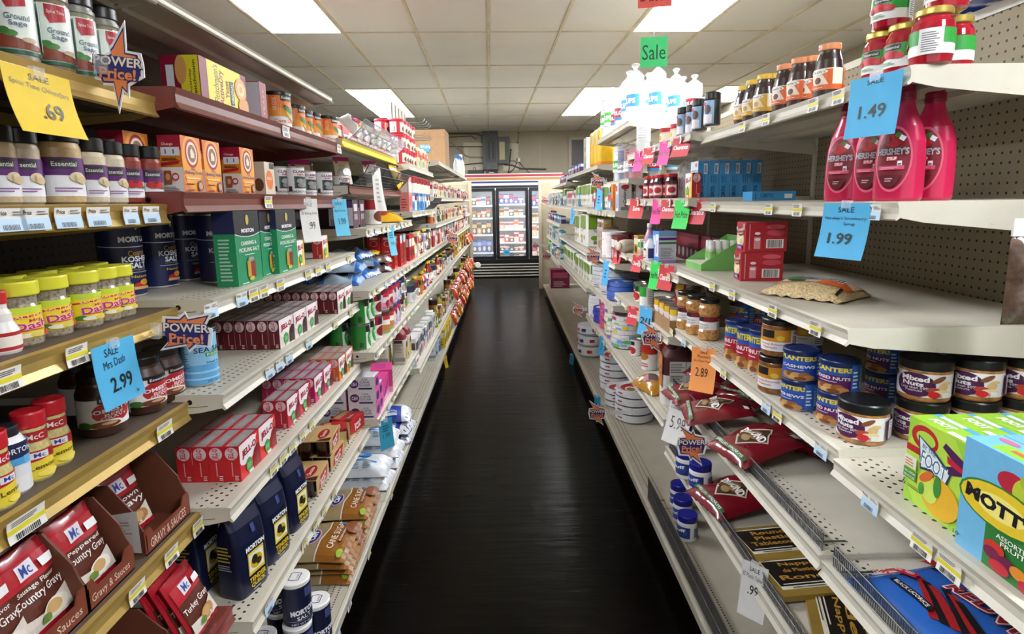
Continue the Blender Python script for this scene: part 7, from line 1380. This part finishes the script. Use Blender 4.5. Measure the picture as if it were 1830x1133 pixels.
cut = carton('cutlery_carton', .085, .06, .175, 'd6d4d6', (('n', CU), ('f', [('R', .2, .1, .8, .6, '8fa8d0'), ('P', [(.3, .1), (.6, .1), (.5, .6)], '5a7ab8'), ('R', .1, .7, .6, .9, 'b02a34')])))
for i, x in enumerate((.755, .87, .965)): place(cut, (x, 3.70, 1.439), PI+[.1, 0, 0][i], 'white plastic cutlery carton, %s from the aisle' % nth(i), 'carton', 'white cutlery cartons')
place(gbox(.10, .07, .17, 'd07a1c', 'd8842a', '2a2a2a'), (.755, 3.83, 1.439), PI, 'bright orange carton left of the white cutlery cartons', 'carton')
farR(.695, 1.439, 3.90, 4.82, [(gbox(.08, .12, .12, '3a9ac0', 'd02a34', 'e8e4e0'), .12, .08, 'blue and red carton', 'carton'), (gbox(.08, .10, .15, 'b02a30', 'e6e2de', '2a2a2a'), .10, .08, 'red and white carton', 'carton'), (roll_pack(.18, .13, .17, 2, 1), .18, .13, 'white wrapped plate pack', 'roll pack')], 'the shelf with cutlery cartons', 'goods beside the cutlery cartons')
# cups in film bags
CUP = [(.042, .23, 'e6e6e4', '3fb03a', 10), (.042, .22, 'e8e8e6', '3fb03a', 10), (.046, .19, 'dde2e6', 'b01f2c', 9), (.046, .21, 'e2e6ea', 'b01f2c', 9), (.044, .25, 'e0e4e8', '4aa0d0', 9), (.044, .24, 'e6e8ea', '4aa0d0', 10)]
for i, (x, y, k, sc) in enumerate(((.825, 4.70, 0, 1.3), (.825, 4.52, 1, 1.3), (.83, 4.30, 2, 1.1), (.83, 4.14, 3, 1.15), (.84, 3.98, 4, 1.15), (.835, 3.78, 5, 1.2), (.96, 3.72, 4, 1.15), (1.075, 3.72, 5, 1.05), (1.19, 3.72, 3, 1.05), (.965, 3.97, 4, 1.1), (1.08, 3.95, 5, 1.0), (1.19, 3.95, 4, 1.0))):
    r, h, c, bnd, n = CUP[k]; place(cup_stack(r, h, c, bnd, n, k > 2), (x, y, 1.99), PI+.5, '%s cup stack in a film bag on the highest right shelf, %s' % (['white green-banded', 'white green-banded', 'red-labelled', 'clear red-labelled', 'clear blue-labelled', 'clear pale'][k], nth(i)), 'cup stack', 'bagged cups on the highest right shelf', sc)
for i, (x, y, c, bnd, h) in enumerate(((.83, 4.22, 'e8e8e6', '3fb03a', .24), (.83, 4.06, '2a4a7a', '8a8a90', .2), (.84, 3.90, '8a1a26', 'c9c9cc', .2), (.84, 3.74, 'b01c28', 'b01f2c', .18), (.96, 3.74, 'd0d4d8', 'b01f2c', .18), (1.08, 3.76, '9aa0a8', '4aa0d0', .2))):
    place(cup_stack(.045, h, c, bnd, 9), (x, y, 1.642), PI+.6, '%s cup stack in a film bag, second right shelf, %s' % (['white', 'navy', 'dark red', 'scarlet', 'pale', 'grey'][i], nth(i)), 'cup stack', 'bagged cups on the second right shelf', 1.0)
# far right sections
def rolls(z, y0, y1, w, d, h, where, xf): farR(xf, z, y0, y1, [(roll_pack(w, d, h, 2, 2), w, d, 'green and white paper roll pack', 'roll pack')], where, 'paper roll packs')
rolls(.77, 4.90, 6.02, .17, .14, .25, 'the lower roll shelf, near part', .69)
rolls(.77, 6.10, 7.25, .17, .14, .25, 'the lower roll shelf, far part', .69)
place(roll_pack(.42, .26, .31, 2, 2), (.85, 5.35, 1.081), PI, 'largest green and white roll pack under the blue strip', 'roll pack', 'paper roll packs')
place(roll_pack(.42, .26, .29, 2, 2), (.85, 5.80, 1.081), PI, 'large green and white roll pack behind the largest one', 'roll pack', 'paper roll packs')
place(gbox(.14, .10, .25, 'dcdadc', '6a1a6a', 'b02a8a'), (.775, 4.9, .77), PI, 'white and purple pack at the near end of the roll shelf', 'carton') if 0 else None
@proto
def snack_sleeve(c): 
    m = MB(); m.loft([(.05, .055, 0), (.055, .06, .02), (.055, .06, .22), (.05, .056, .24), (.03, .05, .25)], mat('sleeve_'+c, c, .35, noise=.06), 20, 4, mats=[mat('sleeve_orange', 'e08a2c', .35), mat('sleeve_yellow', 'e6b81c', .35)]+[mat('sleeve_cream', 'd8c896', .4)]*2); o = m.build('snack_sleeve', link=False); m = MB(); decals(m, plane((.0555, 0, .18), (0, 1, 0), (0, 0, 1)), .1, .08, [('E', .5, .5, .4, .4, 'e6dcc0'), ('B', .3, .3, .7, .7, 'b08a3a', 3, 'h')]); m.build('label', o, False); return o
for i in range(3): place(snack_sleeve('d8b04a'), (.85, 4.95+.2*i, 1.801), PI, 'yellow and cream wrapped sleeve on the upper right shelf, %s' % nth(i), 'wrapped sleeve', 'yellow and cream sleeves', 1.25)
for k in range(2): place(gbox(.14, .20, .15, 'c9c2b2', 'b8b2a2', '7a9a8a'), (.86, 5.75, 1.801+.151*k), PI, '%s pale carton beside the yellow sleeves' % ['lower', 'upper'][k], 'carton', 'pale cartons beside the sleeves')
PH = many([('23306a', 'd8dce8', '8a1a2a'), ('2a4a9a', 'e0e4ea', 'b02a3a'), ('b01c28', 'e8e0da', '23306a'), ('2a8aa0', 'dfe8ea', '1f4a6a'), ('dfe4e8', '3a8ac0', 'b02a34'), ('4a3a7a', 'd8d0e4', 'c0a03a')], 'bbbbbb', ['navy medicine carton', 'royal blue carton', 'red carton', 'teal carton', 'white and blue carton', 'violet carton'], 'x', (.07, .15), (.06, .1))
farR(.776, 1.801, 6.1, 7.26, PH, 'the upper right shelf, sixth section', 'far right pharmacy cartons')
farR(.695, 1.45, 4.90, 7.26, [(roll_pack(.16, .13, .2, 1, 1), .16, .13, 'white wrapped roll', 'roll pack'), (gbox(.07, .12, .16, 'd8cfc4', 'b02a30', '8a7a6a'), .12, .07, 'cream carton', 'carton'), (gbox(.06, .1, .13, '3a9ab8', 'e6e2de', 'b02a34'), .10, .06, 'aqua carton', 'carton')], 'the eye-level far right shelf', 'far right eye-level goods')
PH2 = many([('2a8aa0', 'dfe8ea', '1f4a6a'), ('e6e4de', 'b02a34', '3a5aa0'), ('23306a', 'd8dce8', '8a1a2a'), ('c8b02c', 'e6dcb8', '3a3a6a'), ('e4e0da', '3a9a8a', '2a4a7a')], 'bbbob', ['teal carton', 'white and red carton', 'navy carton', 'yellow bottle', 'white and green carton'], 'x', (.1, .17), (.06, .1))
for s in (6, 7):
    for z in (1.74, 1.60, 1.45, 1.22, .96, .70):
        if s == 7 and z == 1.74: continue
        farR({1.74: .776, 1.60: .72}.get(z, .69), z, RS[s]+.02, RS[s+1]-.03, [(q[0], q[1], q[2], q[3], q[4]) for q in (PH if z in (1.74, 1.60, 1.22) else PH2)], 'the %s-metre shelf, %s right section' % (('%.1f' % z), nth(s)), 'far right pharmacy cartons') if z not in (1.60,) else None
place(gbox(.30, .26, .30, '8a1a4a', 'c0507a', 'd8c8c8'), (.86, 9.2, BZ), PI, 'maroon carton on the dark bottom shelf at the far right', 'carton')
place(gbox(.16, .30, .215, '4a8a3a', '8ac06a', '3a2a5a'), (.78, 9.3, .70), PI, 'green wrapped pack at the far right shelf end', 'carton')
# clearance and half-price slips
def slip(col, txt, pxc, pyt, X, w, h, label, tc='f2e6e2', curl=.02, roll=0.0, turn=.45):
    y = yx(pxc, pyt, X); z = at(pxc, pyt, 0, X).z
    its = [('T', txt, .5, .5, .82 if txt != 'Save' else .5, .24, tc, 0, .03)] if txt else [('B', .3, .3, .7, .7, '2a4a5a', 3, 'h')]
    return sale_card('sale_slip', (X, y, z), PI+turn, w, h, col, its, label, curl=curl, roll=roll, group='clearance and half-price slips')
RD, PK_, GR_, BL_ = 'c8343c', 'ee3f9a', '35d658', '4fa9dc'
for col, txt, px, py, X, w, h, lb in ((RD, 'Clearance', 1219, 246, .755, .105, .08, 'red clearance slip under the black seasoning shakers'), (PK_, 'Hot Price', 1189, 252, .75, .075, .11, 'pink half-price slip left of the top clearance slip'), (RD, 'Clearance', 1161, 264, .75, .09, .085, 'red clearance slip between the two upper pink slips'), (PK_, 'Hot Price', 1143, 270, .75, .08, .11, 'pink half-price slip farthest left on the top shelf'),
    (RD, 'Save', 1139, 355, .75, .125, .11, 'red slip at the left end of the jam jar shelf'), (PK_, 'Hot Price', 1176, 356, .75, .075, .12, 'pink half-price slip under the jam jars'), (RD, 'Clearance', 1196, 357, .75, .095, .085, 'red clearance slip right of the lower pink slip'), (GR_, 'Hot Price', 1220, 358, .755, .09, .12, 'green half-price slip under the cream gelatin box'), (RD, 'Clearance', 1247, 357, .80, .105, .10, 'red clearance slip under the upright pectin cartons'),
    (RD, 'Clearance', 1105, 440, .72, .08, .11, 'red clearance slip at the far end of the medicine shelf'), (RD, 'Clearance', 1140, 456, .72, .085, .09, 'red clearance slip under the mustard carton'), (GR_, 'Hot Price', 1173, 468, .72, .075, .13, 'green half-price slip under the test carton'), (RD, 'Clearance', 1192, 474, .72, .095, .11, 'red clearance slip at the near end of the medicine shelf'),
    (RD, 'Clearance', 1132, 548, .68, .085, .095, 'red clearance slip beside the brown tray'), (BL_, '2/1', 1155, 548, .68, .09, .14, 'blue sale slip in front of the brown tray')):
    slip(col, txt, px, py, X, w, h, lb, {'c8343c': 'f4e4e2', 'ee3f9a': '7a1a4a', '35d658': '1a5a2a', '4fa9dc': '1a2a3a'}[col])
for px, py, X, h, lb in ((1084, 465, .68, .17, 'narrow blue slip beside the burst sign at the silver pans'), (1024, 373, .68, .15, 'narrow blue slip above the largest roll pack'), (1077, 602, .68, .13, 'dark blue slip reading below the party plates'), (1068, 708, .60, .14, 'dark blue slip behind the floor-level burst sign'), (1022, 633, .60, .16, 'blue slip at the dark floor beside the white bowl packs'), (1072, 335, .68, .16, 'blue strip below the burst sign at the cup shelf')):
    slip(BL_ if 'dark' not in lb else '2a8ab0', '', px, py, X, .07, h, lb)
sale_card('sale_slip', (-.575, yx(795, 622, -.575), .115), -.5, .05, .12, 'd8b81c', [('B', .3, .3, .7, .8, '7a6a1a', 3, 'h')], 'yellow slip hanging at the left bottom shelf edge', curl=.02)
for px, py, Y, w, kd, lb in ((1068, 325, 4.0, .085, 'B', 'burst sign at the cup shelf, right'), (1060, 458, 4.1, .095, 'B', 'burst sign beside the silver pans, right'), (1033, 553, 4.9, .085, 'B', 'burst sign beside the royal blue plates'), (974, 358, 8.6, .11, 'B', 'burst sign by the cooler on the right, upper'), (977, 457, 8.6, .12, 'B', 'burst sign by the cooler on the right, middle'), (957, 438, 9.2, .10, 'B', 'burst sign by the cooler on the right, at door bottom'), (808, 425, 5.7, .11, 'B', 'pale burst sign on the left, beyond the amber bottles'), (826, 352, 8.3, .11, 'B', 'burst sign at the left end panel, upper'), (825, 387, 8.3, .11, 'B', 'burst sign at the left end panel, lower'), (838, 477, 9.6, .09, 'W', 'burst sign low on the left end panel')):
    q = at(px, py, 1, Y); burst((q.x, Y, q.z), 0, w, kd, lb, clipdir=1 if px > 900 else -1)
for z, xf, s in ((1.513, .757, 2), (1.781, .757, 2), (1.19, .727, 2), (.925, .69, 2), (1.439, .685, 3), (.836, .68, 3), (.552, .68, 3)):
    tags(1, xf, z-.004, [(RS[s]+.10+.15*i+RN.uniform(-.04, .04), RN.choice('ywwy'), .05) for i in range(7)], 'the %.2f metre rail, %s right section' % (z, nth(s)))
for z, xf in ((1.13, -.607), (.85, -.60), (1.455, -.60)):
    for s in (3, 4): tags(-1, xf, z-.004, [(LS[s]+.08+.13*i+RN.uniform(-.03, .03), RN.choice('yyw'), .05) for i in range(8)], 'the %.2f metre rail, %s left section' % (z, nth(s)))
# hanging signs
def hang(pxl, pxr, pyt, pyb, Y, col, txt, label, tc):
    a, b_ = at(pxl, (pyt+pyb)/2, 1, Y), at(pxr, (pyt+pyb)/2, 1, Y); t, bt = at((pxl+pxr)/2, pyt, 1, Y), at((pxl+pxr)/2, pyb, 1, Y)
    w, h = b_.x-a.x, t.z-bt.z
    o = card_mesh(w, h, col, [('T', txt, .5, .5, .86, .5, tc, 0, .0)], .0, .004).build('hanging_sign'); o.location = (a.x+w/2, Y, t.z); o.rotation_euler = (0, 0, -PI/2-.12); tag(o, label, 'hanging sign', 'signs on strings'); return o, a.x+w/2, t.z, bt.z, w, h
o, x, zt, zb, w, h = hang(1145, 1192, 66, 120, 2.6, '4fe58a', 'Sale', 'bright green sign reading Sale hanging from a string', '1a5a3a')
o2, x2, zt2, zb2, w2, h2 = hang(1141, 1200, -32, 13, 2.6, 'f0645a', 'Dated', 'orange-red sign reading Dated, hanging, cut by the picture top', '7a1a1a')
m = MB(); m.tube([(x2, 2.6, zt2), (x2, 2.6, CZ+.001)], .0012, PAPERW, 5); m.tube([(x, 2.602, zt-.005), (x2, 2.602, zb2+.005)], .0012, PAPERW, 5); so = m.build('string'); so.parent = o2; so.matrix_parent_inverse = Matrix.LocRotScale(o2.location, o2.rotation_euler, None).inverted()
# ================================================================ back wall and cooler
YW = 12.3
CB0, CB1, CY, CD = -.84, 1.14, 11.5, .75
cab = mat('cooler_black', '0c0c0d', .35, noise=.1); inn = mat('cooler_white_liner', 'e4e6e6', .4, noise=.03)
t = empty('freezer_case'); t.location = (0, 0, 0)
m = MB(); m.box(CB0, CB1, CY+CD-.03, CY+CD, 0, 1.98, cab, s=inn)
for x in (CB0, CB1-.03): m.box(x, x+.03, CY+.05, CY+CD-.03, 0, 1.98, cab)
m.box(CB0+.03, CB1-.03, CY+.05, CY+CD-.03, 1.78, 1.98, cab, b=inn); m.box(CB0+.03, CB1-.03, CY+.05, CY+CD-.03, .0, .36, cab, t=inn); m.build('cabinet', t)
m = MB(); bm = mat('sign_white', 'e8e4d8', .3, noise=.04); m.box(CB0, CB1, CY-.02, CY+.05, 1.82, 2.05, bm)
decals(m, plane(((CB0+CB1)/2, CY-.02, 1.935), (1, 0, 0), (0, 0, 1)), CB1-CB0, .23, [('R', 0, .72, 1, .92, 'a82430'), ('R', 0, .44, 1, .66, 'b07a34'), ('R', 0, .20, 1, .36, '23356e')]); m.build('striped_header', t)
m = MB(); m.box(CB0, CB1, CY-.015, CY+.05, 1.775, 1.82, cab); m.box(CB0, CB1, CY-.015, CY+.05, .30, .365, cab); m.build('door_frame', t)
tube = mat('cooler_tube', 'f4f8ff', .5, noise=0, emit=9)
doors = [(-.83, -.18), (-.18, .47), (.47, CB1)]
for i, (a, b_) in enumerate(doors):
    m = MB(); f = .065
    for q in ((a+.004, a+f), (b_-f, b_-.004)): m.box(q[0], q[1], CY-.012, CY+.03, .37, 1.77, cab)
    m.box(a+f, b_-f, CY-.012, CY+.03, 1.71, 1.77, cab); m.box(a+f, b_-f, CY-.012, CY+.03, .37, .43, cab); d = m.build('door', t)
    m = MB(); m.box(a+f, b_-f, CY+.008, CY+.014, .43, 1.71, mat('door_glass', 'f4f8fa', .03, alpha=.10, noise=0)); m.build('glass', d)
    m = MB(); m.box(b_-.032, b_-.018, CY-.04, CY-.012, .9, 1.2, '2a2a2c'); m.build('handle', d)
    m = MB(); m.box(b_-.03, b_-.012, CY+.06, CY+.085, .45, 1.70, tube); m.build('lamp_tube', t)
m = MB(); m.box(CB0+.05, CB1-.05, CY+.04, CY+.06, 1.74, 1.765, tube); m.build('lamp_tube', t)
m = MB(); m.box(CB0, CB1, CY+.06, CY+.10, 0, .30, cab)
for k in range(5): m.bbox(CB0, CB1, CY-.01, CY+.03, .025+.058*k, .048+.058*k, mat('bright_grille_bar', 'cfcabb', .25, metal=.5, noise=.05), .004)
m.build('grille', t)
CSH = {1: [1.42, 1.17, .80, .54], 2: [1.46, 1.16, .90, .66, .53]}
rows = {0: [1.44, 1.19, .86, .50, .40], 1: [1.46, 1.22, .96, .70, .52, .40]}
for i, (a, b_) in enumerate(doors):
    for z in (rows.get(i) or [1.4, 1.1, .8, .5])[:-1]:
        m = MB(); m.box(a+.02, b_-.02, CY+.12, CY+CD-.05, z-.012, z, inn); m.box(a+.02, b_-.02, CY+.115, CY+.12, z-.03, z+.004, 'f0f0ee'); m.build('wire_shelf', t)
tag(t, 'black glass-door freezer case with red, tan and blue striped header at the aisle end', 'freezer')
CP = {0: [[('1a1a1e', 'c8302c'), ('2a2a30', 'e0e0e0'), ('e6e2de', 'c02a2a'), ('e4e6ea', '2a5ab0')], [('b02a2a', 'e8d8b0'), ('3a6a2a', 'c84a2a'), ('6a2a1a', 'd8a83a')], [('2a1a14', 'c9942c'), ('3a2018', 'd8b05a'), ('b8862c', '5a2a14'), ('4a1a14', 'e0c890')], [('3a4a8a', '6a7ac0'), ('2a3a7a', '8a9ad0'), ('4a5a9a', '9ab0e0')]],
      1: [[('24409a', 'c8303a'), ('24409a', 'dfe4f0'), ('2a4aa8', 'c8303a')], [('c8a86a', '6a2a1a'), ('e6dcc0', '8a5a2a'), ('2a2a2a', 'd8d0b8')], [('e0c8a8', 'c8642a'), ('e6dcd0', 'b03a3a'), ('e8e2d8', 'd0506a')], [('e6d8d0', 'b82a3a'), ('c8302c', 'e8e0d8'), ('6a2a20', 'd8b0a0')], [('7a2a20', 'e0c0a8'), ('b04a3a', 'e8d8c8'), ('1a1a1a', '4a4a4a')]]}
for i, (a, b_) in enumerate(doors):
    for r_, z in enumerate((rows.get(i) or [1.4, 1.1, .8, .5])[:-1]+[.362]):
        pal = CP.get(i, CP[1]); pl = pal[min(r_, len(pal)-1)]; x = a+.07; n = 0
        top_ = ([1.72]+(rows.get(i) or [1.4, 1.1, .8, .5]))[r_]-z-.05
        while x < b_-.14:
            c1, c2 = pl[n % len(pl)]; hh = round(max(.06, min(.26, top_*RN.uniform(.6, .97))), 2)
            st = 1 if hh > .1 else max(1, int(top_*.8/hh))
            for k in range(st): place(carton('frozen_carton', .12, .09, hh, c1, simple(c1, c2, 'e0d0b0')), (x+.045, CY+.2, z+.001+k*(hh+.001)), -PI/2+(.0 if i != 1 or r_ != 2 else 0), 'frozen food carton, %s shelf from top, %s place, %s door, layer %d' % (nth(r_), nth(n), ['left', 'middle', 'right'][i], k+1), 'frozen carton', 'frozen cartons behind the glass doors')
            x += .096; n += 1
sale_card('sale_card', (.02, CY-.016, .56), -PI/2, .12, .10, '2a9ac8', [('B', .2, .3, .8, .7, '123a4a', 2, 'h')], 'blue card stuck low on the middle freezer door', clip=False)
o = gbottle('d8d0b8', 'e0d8c4', 'c9c0a8', .06, .2)
place(cup_stack(.085, .2, 'dcd4be', 'dcd4be', 4), (-.535, 10.15, .40), 0, 'cream roll hanging at the left end post beside the freezer', 'paper roll', None, .62, rot=(PI/2*.9, 0, .4))
# electrical panel with its door open
t = empty('electrical_panel'); t.location = (-.22, YW, 2.16); gy = mat('grey_panel_enamel', '4a4c4a', .45, noise=.08)
m = MB(); m.bbox(-.22, .10, -.12, -.002, 0, .80, gy, .008); m.build('panel_box', t)
m = MB(); m.box(-.15, .06, -.124, -.12, .16, .62, '3a3c3a'); m.box(-.10, .01, -.128, -.124, .22, .56, '16171a'); m.box(-.05, -.036, -.134, -.128, .22, .56, '77787a')
for k in range(8):
    for s in (-.09, -.025): m.box(s, s+.045, -.134, -.128, .24+.038*k, .262+.038*k, '232427')
m.build('breaker_rows', t)
m = MB(); m.bbox(.10, .33, -.128, -.112, .12, .66, gy, .004); m.box(.13, .24, -.130, -.128, .20, .56, 'a89a70'); m.build('panel_door', t)
m = MB()
for x in (-.16, -.10, -.04, .02, .06): m.tube([(x, -.06, .80), (x, -.06, .77+.0+(CZ-2.16))], .011, gy, 8)
m.build('conduit_stub', t); tag(t, 'grey electrical breaker panel with open door above the freezer', 'electrical panel')
cm = mat('dark_conduit', '4a463c', .5, noise=.1); lm = mat('light_conduit', '8f8872', .4, metal=.4, noise=.1)
def pipe(pts, r, m_, label):
    q = MB(); P = [Vector((at(px, py, 1, YW-.03).x, YW-.03, at(px, py, 1, YW-.03).z)) for px, py in pts]
    S = []
    for i in range(len(P)-1):
        for k in range(5): S.append(P[i].lerp(P[i+1], k/5))
    S.append(P[-1]); q.tube(S, r, m_, 8); o = q.build('conduit'); q = MB()
    for p in (P[0], P[-1]): q.box(p.x-.02, p.x+.02, YW-.03, YW, p.z-.012, p.z+.012, m_)
    q.build('pipe_clamp', o); tag(o, label, 'conduit', 'conduits on the back wall')
pipe([(762, 240), (820, 239), (852, 239), (861, 243), (862, 255)], .016, cm, 'dark conduit along the ceiling line bending down to the panel')
pipe([(800, 250), (815, 262), (832, 278), (840, 281), (865, 281)], .016, lm, 'light conduit sloping down to the middle of the panel')
pipe([(790, 247), (805, 245), (842, 243), (850, 248)], .010, cm, 'thin dark conduit left of the panel')
pipe([(820, 296), (840, 293), (865, 291)], .012, cm, 'dark cable entering the panel low on the left')
pipe([(800, 262), (865, 262)], .008, cm, 'thin straight conduit across the wall plate')
pipe([(902, 294), (915, 295), (930, 301), (975, 302)], .016, cm, 'dark conduit running right from the panel')
pipe([(902, 287), (921, 287)], .008, lm, 'short light conduit from the panel to the outlet')
pipe([(927, 237), (925, 255)], .006, cm, 'thin cord from the ceiling right of the panel')
pipe([(924, 290), (918, 302), (910, 309)], .007, BLACK, 'black cord hanging from the wall outlet')
pipe([(928, 290), (938, 301), (945, 308)], .006, BLACK, 'thin black cord sloping right from the wall outlet')
pipe([(913, 268), (909, 309)], .010, BLACK, 'black rod standing on the freezer right of the panel')
m = MB(); 
q0 = at(925, 286, 1, YW); m.bbox(q0.x-.05, q0.x+.06, YW-.06, YW-.001, q0.z-.05, q0.z+.05, 'b8b2a2', .01); m.box(q0.x-.03, q0.x+.0, YW-.066, YW-.06, q0.z-.03, q0.z+.03, '3a3a3a'); o = m.build('wall_outlet'); m = MB(); m.box(q0.x+.01, q0.x+.05, YW-.07, YW-.06, q0.z-.02, q0.z+.02, 'd8d4c8'); m.build('plug', o); tag(o, 'white wall outlet with plugs right of the electrical panel', 'wall outlet')
for (a, b_, c, d, lb) in ((828, 255, 870, 305, 'painted wall plate left of the electrical panel'), (898, 256, 927, 305, 'painted wall plate right of the electrical panel')):
    p, r_ = at(a, b_, 1, YW), at(c, d, 1, YW); m = MB(); m.bbox(p.x, r_.x, YW-.012, YW-.001, r_.z, p.z, 'b3a88e', .003); o = m.build('wall_plate'); m = MB(); m.box(p.x+.1, r_.x-.1, YW-.016, YW-.012, r_.z+.1, p.z-.1, 'a89d84'); m.build('inner_panel', o); tag(o, lb, 'wall plate')
# things on top of the freezer
m = MB(); m.bbox(-.72, -.40, 11.6, 11.8, 1.982, 2.06, '141415', .01); o = m.build('black_case'); m = MB(); m.tube([(-.62, 11.7, 2.06), (-.62, 11.7, 2.10), (-.58, 11.7, 2.12), (-.56, 11.7, 2.06)], .008, BLACK, 6); m.build('handle', o); o.location.z = .07; tag(o, 'low black case lying on top of the freezer', 'case')
m = MB(); m.bbox(-.36, -.12, 11.6, 11.75, 1.982, 2.03, '101012', .006); m.box(-.3, -.2, 11.598, 11.6, 2.0, 2.015, 'b8b8b0'); o = m.build('radio'); m = MB(); m.tube([(-.34, 11.7, 2.03), (-.30, 11.7, 2.14)], .003, STEEL, 5); m.build('antenna', o); o.location.z = .07; tag(o, 'small black radio on top of the freezer', 'radio')
m = MB(); m.box(CB0, CB1, CY+.052, CY+.4, 1.981, 2.052, cab); o = m.build('top_board'); m = MB(); m.box(CB0, CB1, CY-.0, CY+.052, 2.0505, 2.058, BLACK); m.build('edge_strip', o); tag(o, 'black board along the top of the freezer', 'board')
# framed window high on the back wall, ceiling grille unit
p, r_ = at(1016, 244, 1, YW), at(1075, 300, 1, YW); m = MB(); m.box(p.x, r_.x, YW-.04, YW, r_.z, p.z, '8f856c'); m.box(p.x+.06, r_.x-.05, YW-.045, YW-.04, r_.z+.05, p.z-.07, '2a241c'); o = m.build('window_1'); struct(o)
q = at(655, 222, 1, 10.6); t = empty('grille_unit'); t.location = (q.x, 10.6, 2.60); m = MB(); m.bbox(-.33, .33, -.2, .2, 0, .325, '2b2a27', .01); m.build('housing', t); m = MB()
for k in range(14): m.box(-.29+.043*k, -.27+.043*k, -.208, -.2, .04, .29, '151413')
m.build('slats', t); tag(t, 'dark grille unit hanging under the ceiling, far left', 'grille unit')
# ---------------------------------------------------------------- tidy: prototypes were never in the scene
def _kill(o):
    for ch in list(o.children): _kill(ch)
    bpy.data.objects.remove(o)
for o in list(PROTO.values()):
    if isinstance(o, bpy.types.Object): _kill(o)
